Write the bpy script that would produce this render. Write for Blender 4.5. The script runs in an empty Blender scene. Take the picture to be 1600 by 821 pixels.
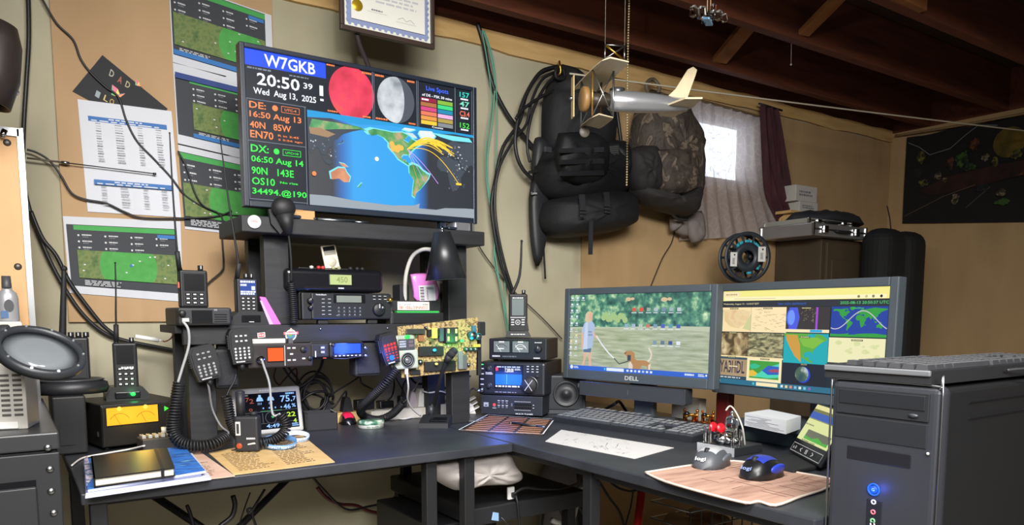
import bpy, bmesh, math, random
from mathutils import Vector, Matrix, Euler
from mathutils.geometry import tessellate_polygon
S = bpy.context.scene
R = random.Random(7)
PI = math.pi
rad = math.radians

# ------------------------------------------------------------------ camera
F, PX, PY, CAMH = 1165.0, 800.0, 610.0, 1.09
PIT, YAW = math.atan(120/1165.0), rad(55.87)
fx, fy = math.cos(YAW), math.sin(YAW)
rx, ry = math.sin(YAW), -math.cos(YAW)
cp, sp = math.cos(PIT), math.sin(PIT)
cd = bpy.data.cameras.new('camera'); cam = bpy.data.objects.new('camera', cd)
S.collection.objects.link(cam); S.camera = cam
cd.sensor_fit = 'HORIZONTAL'; cd.sensor_width = 36.0; cd.lens = 36.0*F/1600
cd.shift_y = (PY-410.5)/1600; cd.clip_start = 0.02
cam.location = (0, 0, CAMH)
cam.rotation_euler = (PI/2-PIT, 0, YAW-PI/2)

def ray(x, y):
    a = (x-PX)/F; b = -(y-PY)/F
    return Vector((rx*a+fx*(cp+b*sp), ry*a+fy*(cp+b*sp), b*cp-sp))
def dep(x, y, t):
    return Vector((0, 0, CAMH))+ray(x, y)*t
def oy(x, y, Y):
    d = ray(x, y); return dep(x, y, Y/d.y)
def ox(x, y, X):
    d = ray(x, y); return dep(x, y, X/d.x)
def oz(x, y, Z):
    d = ray(x, y); return dep(x, y, (Z-CAMH)/d.z)

# ------------------------------------------------------------------ light, world, exposure
S.view_settings.view_transform = 'Standard'; S.view_settings.look = 'None'
S.view_settings.gamma = 1.0; S.view_settings.use_curve_mapping = False
S.view_settings.exposure = 0.15
w = bpy.data.worlds.new('world'); S.world = w; w.use_nodes = True
w.node_tree.nodes['Background'].inputs[0].default_value = (0.80, 0.88, 1.0, 1)
w.node_tree.nodes['Background'].inputs[1].default_value = 3.0

def point_lamp(name, loc, energy, color, size):
    l = bpy.data.lights.new(name, 'POINT'); l.energy = energy; l.color = color; l.shadow_soft_size = size
    o = bpy.data.objects.new(name, l); S.collection.objects.link(o); o.location = loc
    return o
BULB = Vector((0.42, 0.86, 1.74))
BULB2 = Vector((-1.3, -0.9, 2.0))
def area_fill(name, loc, target, energy, color, sx, sy, spread):
    l = bpy.data.lights.new(name, 'AREA'); l.shape = 'RECTANGLE'; l.size = sx; l.size_y = sy; l.energy = energy; l.color = color; l.spread = rad(spread)
    o = bpy.data.objects.new(name, l); S.collection.objects.link(o); o.location = loc
    o.rotation_euler = (Vector(target)-Vector(loc)).to_track_quat('-Z', 'Y').to_euler(); return o
point_lamp('bulb_light', BULB, 14, (1.0, 0.96, 0.90), 0.035)
area_fill('near_fill_light', (0.35, 0.25, 2.0), (1.15, 1.9, 0.75), 25, (1.0, 0.98, 0.95), 1.2, 0.35, 110)  # added fill with no fixture, lifts the shade on rack, desk and wall
area_fill('far_fill_light', (-0.3, -1.3, 2.0), (1.0, 0.8, 0.45), 34, (1.0, 0.97, 0.94), 1.3, 0.5, 100)  # second added fill behind the camera, raises the overall ambient level

# ------------------------------------------------------------------ materials
def lin(h):
    h = h.lstrip('#'); c = [int(h[i:i+2], 16)/255 for i in (0, 2, 4)]
    return tuple(v/12.92 if v <= .04045 else ((v+.055)/1.055)**2.4 for v in c)
_m = {}
def C(h, rough=.5, metal=0., var=.12, scale=12, bump=0., bscale=60, spec=.5, coat=0.):
    """plain painted, plastic, paper or metal surface with a little procedural unevenness"""
    key = ('C', h, rough, metal, var, scale, bump, bscale, spec, coat)
    if key in _m: return _m[key]
    m = bpy.data.materials.new('surface_'+h.strip('#')); m.use_nodes = True
    n = m.node_tree.nodes; L = m.node_tree.links; p = n['Principled BSDF']
    c = lin(h)
    p.inputs['Roughness'].default_value = rough; p.inputs['Metallic'].default_value = metal
    p.inputs['Specular IOR Level'].default_value = spec
    p.inputs['Coat Weight'].default_value = coat
    tc = n.new('ShaderNodeTexCoord')
    if var:
        nz = n.new('ShaderNodeTexNoise'); nz.inputs['Scale'].default_value = scale; nz.inputs['Detail'].default_value = 5
        mx = n.new('ShaderNodeMix'); mx.data_type = 'RGBA'
        mx.inputs[6].default_value = tuple(v*(1-var) for v in c)+(1,)
        mx.inputs[7].default_value = tuple(min(1, v*(1+var)) for v in c)+(1,)
        L.new(tc.outputs['Object'], nz.inputs['Vector']); L.new(nz.outputs['Fac'], mx.inputs[0]); L.new(mx.outputs[2], p.inputs['Base Color'])
    else:
        p.inputs['Base Color'].default_value = c+(1,)
    if bump:
        nb = n.new('ShaderNodeTexNoise'); nb.inputs['Scale'].default_value = bscale; nb.inputs['Detail'].default_value = 4
        bp = n.new('ShaderNodeBump'); bp.inputs['Strength'].default_value = bump; bp.inputs['Distance'].default_value = .004
        L.new(tc.outputs['Object'], nb.inputs['Vector']); L.new(nb.outputs['Fac'], bp.inputs['Height']); L.new(bp.outputs[0], p.inputs['Normal'])
    _m[key] = m; return m
def E(h, s=1.0):
    """a lit screen pixel, lamp or LED"""
    key = ('E', h, s)
    if key in _m: return _m[key]
    m = bpy.data.materials.new('lit_'+h.strip('#')); m.use_nodes = True
    p = m.node_tree.nodes['Principled BSDF']; c = lin(h)
    p.inputs['Base Color'].default_value = (.01, .01, .012, 1); p.inputs['Roughness'].default_value = .35; p.inputs['Specular IOR Level'].default_value = .2
    p.inputs['Emission Color'].default_value = c+(1,); p.inputs['Emission Strength'].default_value = s*.87
    _m[key] = m; return m
def nodes_mat(name, key=None):
    m = bpy.data.materials.new(name); m.use_nodes = True
    return m, m.node_tree.nodes, m.node_tree.links, m.node_tree.nodes['Principled BSDF']
def ramp(n, stops):
    r = n.new('ShaderNodeValToRGB'); e = r.color_ramp.elements
    while len(e) < len(stops): e.new(.5)
    for k, (p, c) in zip(e, stops): k.position = p; k.color = (lin(c)+(1,)) if isinstance(c, str) else c
    return r
def noise_mat(name, stops, scale=(1, 1, 1), nscale=5, detail=6, rough=.6, emit=0., dist=0., bump=0., bscale=None, spec=.5, metal=0):
    if name in _m: return _m[name]
    m, n, L, p = nodes_mat(name)
    tc = n.new('ShaderNodeTexCoord'); mp = n.new('ShaderNodeMapping'); mp.inputs['Scale'].default_value = scale
    nz = n.new('ShaderNodeTexNoise'); nz.inputs['Scale'].default_value = nscale; nz.inputs['Detail'].default_value = detail; nz.inputs['Distortion'].default_value = dist
    r = ramp(n, stops)
    L.new(tc.outputs['Object'], mp.inputs[0]); L.new(mp.outputs[0], nz.inputs['Vector']); L.new(nz.outputs['Fac'], r.inputs[0])
    p.inputs['Roughness'].default_value = rough; p.inputs['Specular IOR Level'].default_value = spec; p.inputs['Metallic'].default_value = metal
    if emit:
        p.inputs['Base Color'].default_value = (.01, .01, .01, 1)
        L.new(r.outputs[0], p.inputs['Emission Color']); p.inputs['Emission Strength'].default_value = emit*.87
    else: L.new(r.outputs[0], p.inputs['Base Color'])
    if bump:
        bp = n.new('ShaderNodeBump'); bp.inputs['Strength'].default_value = bump; bp.inputs['Distance'].default_value = .005
        L.new(nz.outputs['Fac'], bp.inputs['Height']); L.new(bp.outputs[0], p.inputs['Normal'])
    _m[name] = m; return m
def glass_mat(name, col=(1, 1, 1, 1), rough=0., ior=1.45):
    if name in _m: return _m[name]
    m, n, L, p = nodes_mat(name)
    p.inputs['Base Color'].default_value = col; p.inputs['Transmission Weight'].default_value = 1.0
    p.inputs['Roughness'].default_value = rough; p.inputs['IOR'].default_value = ior
    _m[name] = m; return m

BLACK = C('#15161a', .5); BLACKG = C('#121317', .25, coat=.3); BLACKM = C('#1a1b1f', .65); DKGREY = C('#2b2d31', .55)
RUBBER = C('#141417', .6, bump=.1); CHROME = C('#c9cacb', .15, 1.0, var=.05); STEEL = C('#9a9c9e', .35, 1.0); GOLD = C('#caa04a', .3, 1.0)
COPPER = C('#c07a3c', .25, 1.0); WHITE = C('#e4e4e2', .5); PAPER = C('#cccfd6', .7, var=.04); GREYW = C('#b9bab6', .5); LEGEND = C('#c8c9cc', .6, var=.02)

# ------------------------------------------------------------------ mesh collector
_txt = {}
def text_geo(s):
    if s not in _txt:
        c = bpy.data.curves.new('t', 'FONT'); c.body = s; c.resolution_u = 2; c.offset = .016
        o = bpy.data.objects.new('t', c); S.collection.objects.link(o)
        dg = bpy.context.evaluated_depsgraph_get(); me = bpy.data.meshes.new_from_object(o.evaluated_get(dg))
        v = [(q.co.x, q.co.y) for q in me.vertices]; f = [tuple(p.vertices) for p in me.polygons]
        bpy.data.objects.remove(o); bpy.data.curves.remove(c); bpy.data.meshes.remove(me)
        xs = [q[0] for q in v] or [0, 1]; ys = [q[1] for q in v] or [0, 1]
        _txt[s] = (v, f, min(xs), max(xs), min(ys), max(ys))
    return _txt[s]
def smooth_path(pts, k=6):
    pts = [Vector(p) for p in pts]
    if len(pts) < 3: return pts
    out = []
    for i in range(len(pts)-1):
        p0 = pts[max(i-1, 0)]; p1 = pts[i]; p2 = pts[i+1]; p3 = pts[min(i+2, len(pts)-1)]
        for j in range(k):
            t = j/k
            out.append(.5*((2*p1)+(p2-p0)*t+(2*p0-5*p1+4*p2-p3)*t*t+(3*p1-p0-3*p2+p3)*t**3))
    out.append(pts[-1]); return out
class MB:
    def __init__(s, M=None): s.bm = bmesh.new(); s.mats = []; s.M = M or Matrix.Identity(4)
    def mi(s, m):
        if m not in s.mats: s.mats.append(m)
        return s.mats.index(m)
    def faces(s, vs, fs, m, smooth=False):
        bv = [s.bm.verts.new(s.M @ Vector(v)) for v in vs]; i = s.mi(m); out = []
        for f in fs:
            try: q = s.bm.faces.new([bv[k] for k in f])
            except ValueError: continue
            q.material_index = i; q.smooth = smooth; out.append(q)
        return bv, out
    def box(s, c, d, m, bev=0., rot=None, seg=2):
        t = bmesh.new(); bmesh.ops.create_cube(t, size=1)
        for v in t.verts: v.co = Vector((v.co.x*d[0], v.co.y*d[1], v.co.z*d[2]))
        if bev: bmesh.ops.bevel(t, geom=list(t.edges), offset=min(bev, min(d)*.49), segments=seg, affect='EDGES', profile=.5)
        Q = Matrix.Translation(c) @ (Euler(rot).to_matrix().to_4x4() if rot else Matrix.Identity(4))
        t.verts.index_update()
        s.faces([Q @ v.co for v in t.verts], [[v.index for v in f.verts] for f in t.faces], m)
        t.free(); return s
    def span(s, a, b, m, bev=0.):
        return s.box([(a[i]+b[i])/2 for i in range(3)], [abs(b[i]-a[i]) for i in range(3)], m, bev)
    def lathe(s, prof, m, M=None, seg=24, smooth=True, cap=True):
        M = M or Matrix.Identity(4); vs = []; fs = []; n = len(prof)
        for k in range(seg):
            a = 2*PI*k/seg
            for r, z in prof: vs.append(M @ Vector((r*math.cos(a), r*math.sin(a), z)))
        for k in range(seg):
            q = (k+1) % seg
            for j in range(n-1): fs.append((k*n+j, q*n+j, q*n+j+1, k*n+j+1))
        if cap:
            if prof[0][0] > 1e-6: fs.append(tuple(k*n for k in reversed(range(seg))))
            if prof[-1][0] > 1e-6: fs.append(tuple(k*n+n-1 for k in range(seg)))
        s.faces(vs, fs, m, smooth); return s
    def cyl(s, p, q, r, m, r2=None, seg=16, smooth=True):
        p = Vector(p); q = Vector(q); d = q-p
        M = Matrix.Translation(p) @ d.to_track_quat('Z', 'Y').to_matrix().to_4x4(); L = d.length
        b = r2 if r2 is not None else r
        return s.lathe([(r, 0), (b, L)], m, M, seg, smooth)
    def tube(s, pts, r, m, seg=6, k=6, taper=None):
        P = smooth_path(pts, k); n = len(P); vs = []; fs = []
        up = Vector((.31, .17, .93))
        T0 = (P[1]-P[0]).normalized(); a = T0.cross(up)
        if a.length < 1e-4: a = T0.cross(Vector((1, 0, 0)))
        a.normalize()
        for i in range(n):
            T = (P[min(i+1, n-1)]-P[max(i-1, 0)])
            T = T.normalized() if T.length > 1e-9 else T0
            a = (a-T*a.dot(T)); a = a.normalized() if a.length > 1e-6 else T.orthogonal().normalized()
            b = T.cross(a); rr = r if taper is None else r+(taper-r)*i/(n-1)
            for j in range(seg):
                t = 2*PI*j/seg; vs.append(P[i]+(a*math.cos(t)+b*math.sin(t))*rr)
        for i in range(n-1):
            for j in range(seg):
                q = (j+1) % seg; fs.append((i*seg+j, i*seg+q, (i+1)*seg+q, (i+1)*seg+j))
        fs.append(tuple(reversed(range(seg)))); fs.append(tuple((n-1)*seg+j for j in range(seg)))
        s.faces(vs, fs, m, True); return s
    def coil(s, pts, Rr, r, m, pitch=.006, per=9, seg=5):
        P = smooth_path(pts, 14); Ls = [0]
        for i in range(1, len(P)): Ls.append(Ls[-1]+(P[i]-P[i-1]).length)
        tot = Ls[-1]; n = int(tot/pitch*per); out = []; a = None; k = 0
        for i in range(n+1):
            d = tot*i/n
            while k < len(P)-2 and Ls[k+1] < d: k += 1
            t = (d-Ls[k])/max(1e-9, Ls[k+1]-Ls[k]); c = P[k].lerp(P[k+1], t); T = (P[k+1]-P[k]).normalized()
            if a is None: a = T.orthogonal().normalized()
            a = (a-T*a.dot(T)).normalized(); b = T.cross(a); th = 2*PI*i/per
            out.append(c+(a*math.cos(th)+b*math.sin(th))*Rr)
        return s.tube(out, r, m, seg, 1)
    def sph(s, c, r, m, u=16, v=10, rot=None):
        if not hasattr(r, '__len__'): r = (r, r, r)
        Q = Euler(rot).to_matrix() if rot else Matrix.Identity(3); vs = []; fs = []
        for j in range(v+1):
            ph = PI*j/v
            for i in range(u):
                th = 2*PI*i/u
                vs.append(Vector(c)+Q @ Vector((r[0]*math.sin(ph)*math.cos(th), r[1]*math.sin(ph)*math.sin(th), r[2]*math.cos(ph))))
        for j in range(v):
            for i in range(u):
                q = (i+1) % u
                f = (j*u+i, (j+1)*u+i, (j+1)*u+q, j*u+q)
                if j == 0: f = (i, u+i, u+q)
                elif j == v-1: f = (j*u+i, (j+1)*u, j*u+q)
                fs.append(f)
        s.faces(vs, fs, m, True); return s
    def slab(s, corners, th, m, m_side=None):
        """corners: top outline in 3-D (any polygon, counter clockwise or not), extruded downwards (or along the vector th)"""
        D = Vector((0, 0, -th)) if not isinstance(th, Vector) else th
        c = [Vector(p) for p in corners]; n = len(c)
        nrm = Vector((0, 0, 0))
        for i in range(n): nrm += c[i].cross(c[(i+1) % n])
        if nrm.dot(D) > 0: c.reverse()
        vs = c+[p+D for p in c]
        s.faces(vs, [tuple(range(n))], m)
        s.faces(vs, [tuple(reversed(range(n, 2*n)))]+[(i, i+n, (i+1) % n+n, (i+1) % n) for i in range(n)], m_side or m)
        return s
    def pillow(s, outline, T, m, rings=7, back=.25, bumpy=0., seed=1, sub=4, nrm=None):
        """soft bag or cloth: 3-D outline, swelling by T along nrm"""
        rr = random.Random(seed); P = smooth_path([Vector(p) for p in outline]+[Vector(outline[0])], sub)[:-1]; n = len(P)
        c = sum(P, Vector())/n; N = Vector(nrm or (0, -1, 0)); vs = []; fs = []
        ph = [rr.uniform(0, 6.28) for _ in range(6)]
        def bm(i, j): return bumpy*(math.sin(i*.9+ph[0]+j*.7)+.6*math.sin(i*1.7+ph[1]-j*1.3)+.5*math.sin(i*.43+j*2.1+ph[2]))
        for j in range(rings):
            q = j/(rings); k = 1-q
            for i in range(n): vs.append(c+(P[i]-c)*k+N*(T*math.sqrt(max(0, 1-k**2.6))+(bm(i, j) if j else 0)))
        vs.append(c+N*T)
        for j in range(rings-1):
            for i in range(n):
                q = (i+1) % n; fs.append((j*n+i, (j+1)*n+i, (j+1)*n+q, j*n+q))
        j = rings-1
        for i in range(n): fs.append((j*n+i, rings*n, j*n+(i+1) % n))
        o = len(vs)
        for i in range(n): vs.append(c+(P[i]-c)*.75-N*T*back)
        for i in range(n): q = (i+1) % n; fs.append((i, q, o+q, o+i))
        fs.append(tuple(range(o, o+n)))
        s.faces(vs, fs, m, True); return s
    def build(s, name, parent=None, org=(0, 0, 0), fix=True):
        me = bpy.data.meshes.new(name)
        if Vector(org).length > 0: bmesh.ops.translate(s.bm, verts=s.bm.verts, vec=-Vector(org))
        if fix: bmesh.ops.recalc_face_normals(s.bm, faces=s.bm.faces)
        s.bm.to_mesh(me); s.bm.free()
        for m in s.mats: me.materials.append(m)
        o = bpy.data.objects.new(name, me); S.collection.objects.link(o)
        if parent is not None: o.parent = parent
        else: o.location = org
        return o
class Pt:
    """lays flat printed or lit shapes on a face: P bottom-left corner, U and V full edge vectors"""
    def __init__(s, mb, P, U, V, step=.00012, curve=None):
        s.b = mb; s.P = Vector(P); s.U = Vector(U); s.V = Vector(V); s.N = s.U.cross(s.V).normalized(); s.k = 1; s.step = step; s.W = s.U.length; s.H = s.V.length
        s.q = None
    def quad(s, tl, tr, bl, br): s.q = [Vector(p) for p in (tl, tr, bl, br)]; return s
    def p(s, u, v):
        if s.q:
            tl, tr, bl, br = s.q; a = bl.lerp(br, u); c = tl.lerp(tr, u); return a.lerp(c, v)+s.N*s.k*s.step
        return s.P+s.U*u+s.V*v+s.N*s.k*s.step
    def poly(s, pts, m, up=True):
        if up: s.k += 1
        v = [s.p(*q) for q in pts]
        if len(v) <= 4: s.b.faces(v, [tuple(range(len(v)))], m)
        else:
            t = tessellate_polygon([[Vector((q[0]*s.W, q[1]*s.H, 0)) for q in pts]])
            s.b.faces(v, [tuple(x) for x in t], m)
    def rect(s, u0, v0, u1, v1, m, up=True): s.poly([(u0, v0), (u1, v0), (u1, v1), (u0, v1)], m, up)
    def disc(s, u, v, r, m, n=20, a0=0, a1=2*PI, sq=1., up=True):
        """r as a fraction of the width"""
        pts = [(u+r*math.cos(a0+(a1-a0)*i/n), v+r*sq*s.W/s.H*math.sin(a0+(a1-a0)*i/n)) for i in range(n+(0 if abs(a1-a0-2*PI) < 1e-3 else 1))]
        if len(pts) != n: pts.append((u, v))
        s.poly(pts, m, up)
    def line(s, pts, wd, m):
        s.k += 1; h = wd/2
        for a, b in zip(pts, pts[1:]):
            dx = (b[0]-a[0])*s.W; dy = (b[1]-a[1])*s.H; L = math.hypot(dx, dy) or 1; ox_, oy_ = -dy/L*h/s.W, dx/L*h/s.H
            s.poly([(a[0]-ox_, a[1]-oy_), (b[0]-ox_, b[1]-oy_), (b[0]+ox_, b[1]+oy_), (a[0]+ox_, a[1]+oy_)], m, False)
    def frame(s, u0, v0, u1, v1, wd, m): s.line([(u0, v0), (u1, v0), (u1, v1), (u0, v1), (u0, v0)], wd, m)
    def text(s, t, u0, v0, u1, v1, m, keep=False, rot180=False):
        v, f, x0, x1, y0, y1 = text_geo(t); s.k += 1
        sx = (u1-u0)/max(1e-6, x1-x0); sy = (v1-v0)/max(1e-6, y1-y0)
        pts = []
        for x, y in v:
            a, b = (x-x0)*sx, (y-y0)*sy
            if rot180: a, b = (u1-u0)-a, (v1-v0)-b
            pts.append(s.p(u0+a, v0+b))
        s.b.faces(pts, f, m)
    def words(s, u0, v0, u1, v1, m, rows=1, gap=.5, seed=1, fill=.8):
        """rows of unreadable small print"""
        r = random.Random(seed); h = (v1-v0)/rows; s.k += 1
        for i in range(rows):
            y = v1-h*(i+1)+h*gap*.5; x = u0; end = u0+(u1-u0)*r.uniform(fill, 1)
            while x < end:
                l = min((u1-u0)*r.uniform(.06, .2), end-x); s.poly([(x, y), (x+l, y), (x+l, y+h*(1-gap)), (x, y+h*(1-gap))], m, False); x += l+(u1-u0)*.035

# ------------------------------------------------------------------ scene bookkeeping
def tag(o, label, cat, group=None):
    o['label'] = label; o['category'] = cat
    if group: o['group'] = group
    return o
def thing(name, label, cat, loc=(0, 0, 0), rz=0., group=None):
    o = bpy.data.objects.new(name, None); o.empty_display_size = .02; S.collection.objects.link(o)
    o.location = loc; o.rotation_euler = (0, 0, rz); return tag(o, label, cat, group)
def struct(name, mb, org=(0, 0, 0)):
    o = mb.build(name, None, org); o['kind'] = 'structure'; return o
def one(name, label, cat, mb, org, group=None):
    return tag(mb.build(name, None, org), label, cat, group)
def cable(name, label, pts, r, m, group=None, k=6, cat='cable'):
    b = MB(); b.tube(pts, r, m, 6, k); return one(name, label, cat, b, pts[0], group)
# ================================================================== THE SETTING
WY = 2.40; WX = 4.22; ZC = 2.30
X0, Y0 = -2.6, -2.6
SAGE = noise_mat('sage_wall_paint', [(.3, '#a39c82'), (.62, '#b0aa92'), (.8, '#a8a08a')], nscale=3.2, detail=8, rough=.8, bump=.12)
TAN = noise_mat('tan_board', [(.3, '#a78762'), (.55, '#b2926c'), (.8, '#ab8b66')], scale=(1, 1, .35), nscale=4, detail=8, rough=.75)
TANW = noise_mat('tan_wall', [(.25, '#a78a62'), (.5, '#b4966c'), (.75, '#a2855d')], scale=(1, 1, .3), nscale=4, detail=8, rough=.8, bump=.08)
JOIST = noise_mat('joist_wood', [(.25, '#4a2312'), (.5, '#64321a'), (.75, '#3c1c0f')], scale=(.6, 6, 6), nscale=5, detail=8, rough=.8)
PALEW = noise_mat('pale_wood', [(.25, '#b8935a'), (.55, '#cfab72'), (.8, '#a98450')], scale=(.8, 5, 5), nscale=5, detail=8, rough=.75, bump=.2)
BRACE = noise_mat('brace_wood', [(.3, '#7d4a25'), (.7, '#96602f')], scale=(2, 2, 2), nscale=8, rough=.8)
b = MB(); b.span((X0, Y0, -.05), (WX+.1, WY+.12, 0), C('#bdb7ab', .85, bump=.2)); struct('floor', b)
b = MB(); b.span((X0, Y0, ZC), (WX+.1, WY+.12, ZC+.05), noise_mat('roof_boards', [(.3, '#2a170e'), (.7, '#3a2114')], scale=(1, 8, 1), nscale=4, rough=.9)); struct('ceiling', b)
wx0, wx1 = oy(1062, 240, WY).x, oy(1176, 240, WY).x
wz0, wz1 = oy(1115, 286, WY).z, oy(1120, 178, WY).z
b = MB()
b.span((X0, WY, 0), (wx0, WY+.1, ZC), SAGE); b.span((wx1, WY, 0), (WX+.1, WY+.1, ZC), SAGE)
b.span((wx0, WY, 0), (wx1, WY+.1, wz0), SAGE); b.span((wx0, WY, wz1), (wx1, WY+.1, ZC), SAGE)
struct('wall_back', b)
b = MB(); b.span((WX, Y0, 0), (WX+.1, WY, ZC), TANW); struct('wall_right', b)
b = MB(); b.span((X0-.1, Y0, 0), (X0, WY, ZC), SAGE); struct('wall_left', b)
b = MB(); b.span((X0-.1, Y0-.1, 0), (WX+.1, Y0, ZC), SAGE); struct('wall_front', b)
# window
fr = MB(); wf = C('#8d867a', .6)
fr.span((wx0, WY+.02, wz0), (wx0+.03, WY+.07, wz1), wf); fr.span((wx1-.03, WY+.02, wz0), (wx1, WY+.07, wz1), wf)
fr.span((wx0, WY+.02, wz0), (wx1, WY+.07, wz0+.03), wf); fr.span((wx0, WY+.02, wz1-.03), (wx1, WY+.07, wz1), wf)
xm = oy(1092, 240, WY).x; fr.span((xm-.012, WY+.02, wz0), (xm+.012, WY+.07, wz1), wf)
wo = struct('window_1', fr, (wx0, WY, wz0))
g = MB(); g.span((wx0+.02, WY+.04, wz0+.02), (wx1-.02, WY+.044, wz1-.02), glass_mat('window_glass', ior=1.02)); g.build('pane', wo, (wx0, WY, wz0))
# tan boards on the back wall, top plate, joists and braces
pl = oy(78, 20, WY).x; pr = oy(424, 40, WY).x
b = MB(); b.span((pl, WY-.012, 1.066), (pr, WY, 2.09), TAN); struct('trim_1', b)
b = MB(); b.span((1.965, WY-.008, 0), (WX, WY, wz0), TANW); b.span((1.965, WY-.008, wz0), (wx0, WY, 2.05), TANW); b.span((wx1, WY-.008, wz0), (WX, WY, 2.05), TANW)
b.span((wx0, WY-.008, wz1), (wx1, WY, 2.05), TANW); struct('trim_2', b)
b = MB(); n = 60; rr = random.Random(3); xs = [X0+(WX-X0)*i/n for i in range(n+1)]; zs = [2.052+rr.uniform(-.008, .006) for _ in xs]; ys = WY-.016
vs = []
for x, z in zip(xs, zs): vs += [(x, ys, z), (x, ys, 2.115+rr.uniform(-.006, .006)), (x, WY, z), (x, WY, 2.12)]
fs = []
for i in range(n):
    a = 4*i; c = a+4; fs += [(a, c, c+1, a+1), (a+2, a+3, c+3, c+2), (a, a+2, c+2, c), (a+1, c+1, c+3, a+3)]
b.faces(vs, fs, PALEW); struct('trim_3', b)
b = MB(); b.span((X0, WY-.02, 2.118), (WX, WY, ZC), JOIST); struct('trim_4', b)
b = MB(); b.span((WX-.012, Y0, 2.10), (WX, WY-.02, ZC), JOIST); struct('trim_5', b)
k = 6
for Yj in (2.17, 1.79, 1.41, 1.03, .62, .2, -.6, -1.4):
    b = MB(); b.span((X0, Yj, 2.10), (WX-.012, Yj+.042, ZC-.002), JOIST, .003); struct('trim_%d' % k, b); k += 1
def brace(p, q, wd, hd, m):
    global k
    p = Vector(p); q = Vector(q); d = (q-p); Q = d.to_track_quat('X', 'Z').to_matrix().to_4x4(); Q.translation = (p+q)/2
    b = MB(Q); b.box((0, 0, 0), (d.length, wd, hd), m, .002); struct('trim_%d' % k, b); k += 1
brace((2.50, 2.168, 2.125), (2.42, 1.834, 2.27), .07, .02, BRACE)
brace((2.52, 1.788, 2.125), (2.46, 1.454, 2.27), .05, .02, BRACE)
brace((2.30, 1.40, 2.125), (2.62, 1.40, 2.118), .03, .035, BRACE)
brace((2.62, 2.39, 2.20), (2.45, 2.214, 2.125), .06, .02, BRACE)

# ================================================================== DESKS
DESK = noise_mat('desk_black', [(.25, '#282a2f'), (.5, '#303238'), (.72, '#37393f')], nscale=9, detail=10, rough=.42, bump=.03)
DESKE = C('#222428', .5); LEGM = C('#191a1d', .5)
ZD = .75
t = thing('desk', 'black wooden desk along the back wall carrying the radio rack and notebooks', 'desk', (.6, 1.9, 0))
O = (.6, 1.9, 0)
b = MB(); b.span((.10, 1.60, .727), (1.087, 2.27, ZD), DESK, .003); b.build('desk_top', t, O)
for y in (1.65, 2.22): b = MB(); b.span((.13, y, .712), (1.08, y+.02, .727), DESKE); b.build('rail', t, O)
for x, y in ((.115, 1.615), (.115, 2.20), (.845, 1.625), (.955, 1.625), (1.06, 2.20)):
    b = MB(); b.span((x, y, 0), (x+.03, y+.03, .727), LEGM, .002); b.build('leg', t, O)
def bar(p, q, r, parent, org, name='cross_brace', m=LEGM):
    b = MB(); b.cyl(p, q, r, m, seg=8); return b.build(name, parent, org)
bar((.16, 2.21, .15), (.80, 2.21, .695), .011, t, O); bar((.83, 2.2, .12), (.20, 2.2, .695), .011, t, O)
t = thing('desk', 'black wooden desk jutting out from the corner, with the two monitors on it', 'desk', (1.45, 1.5, 0))
O = (1.45, 1.5, 0)
b = MB(); b.span((1.09, .716, .727), (1.86, 2.27, ZD), DESK, .003); b.build('desk_top', t, O)
for p0, p1 in (((1.115, .74, .708), (1.135, 2.25, .727)), ((1.14, .72, .708), (1.84, .74, .727))): b = MB(); b.span(p0, p1, DESKE); b.build('rail', t, O)
for x, y in ((1.11, .76), (1.82, .76), (1.11, 1.31), (1.82, 2.23)):
    b = MB(); b.span((x, y, 0), (x+.03, y+.03, .727), LEGM, .002); b.build('leg', t, O)
# wear marks on the desk stay in its material
# ================================================================== BACK WALL: PAPERS
yP = WY-.0135
GREENBAR = C('#3f9a4a', .7); MAPG = noise_mat('aerial_map_print', [(.3, '#3f5f30'), (.5, '#6f7d45'), (.7, '#4a6a3a'), (.8, '#8d8d60')], nscale=60, detail=8, rough=.7)
MAPC = noise_mat('green_circle_print', [(.3, '#3c8f3a'), (.7, '#4a9c48')], nscale=50, rough=.7); CHAR = C('#33363c', .7); CHAR2 = C('#22252e', .7); BLUEP = C('#2f6fb0', .7)
PRT = C('#c6c9d0', .7, var=.03); INK = C('#6f7278', .8, var=0); INKL = C('#b4b6ba', .8, var=0); TBLUE = C('#3a6cab', .7)
def sheet(name, label, cat, px, group=None, Y=None, mat=PRT, th=.0012):
    Y = Y or yP; Y -= 0 if cat == 'card' else .0016
    q = [oy(x, y, Y) for x, y in px]          # tl tr br bl
    b = MB(); b.slab(q, Vector((0, th, 0)), mat)
    tl, tr, br, bl = q
    p = Pt(b, bl, br-bl, tl-bl).quad(tl, tr, bl, br)
    return b, p, q, lambda: one(name, label, cat, b, tuple((bl+br)/2), group)
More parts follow.
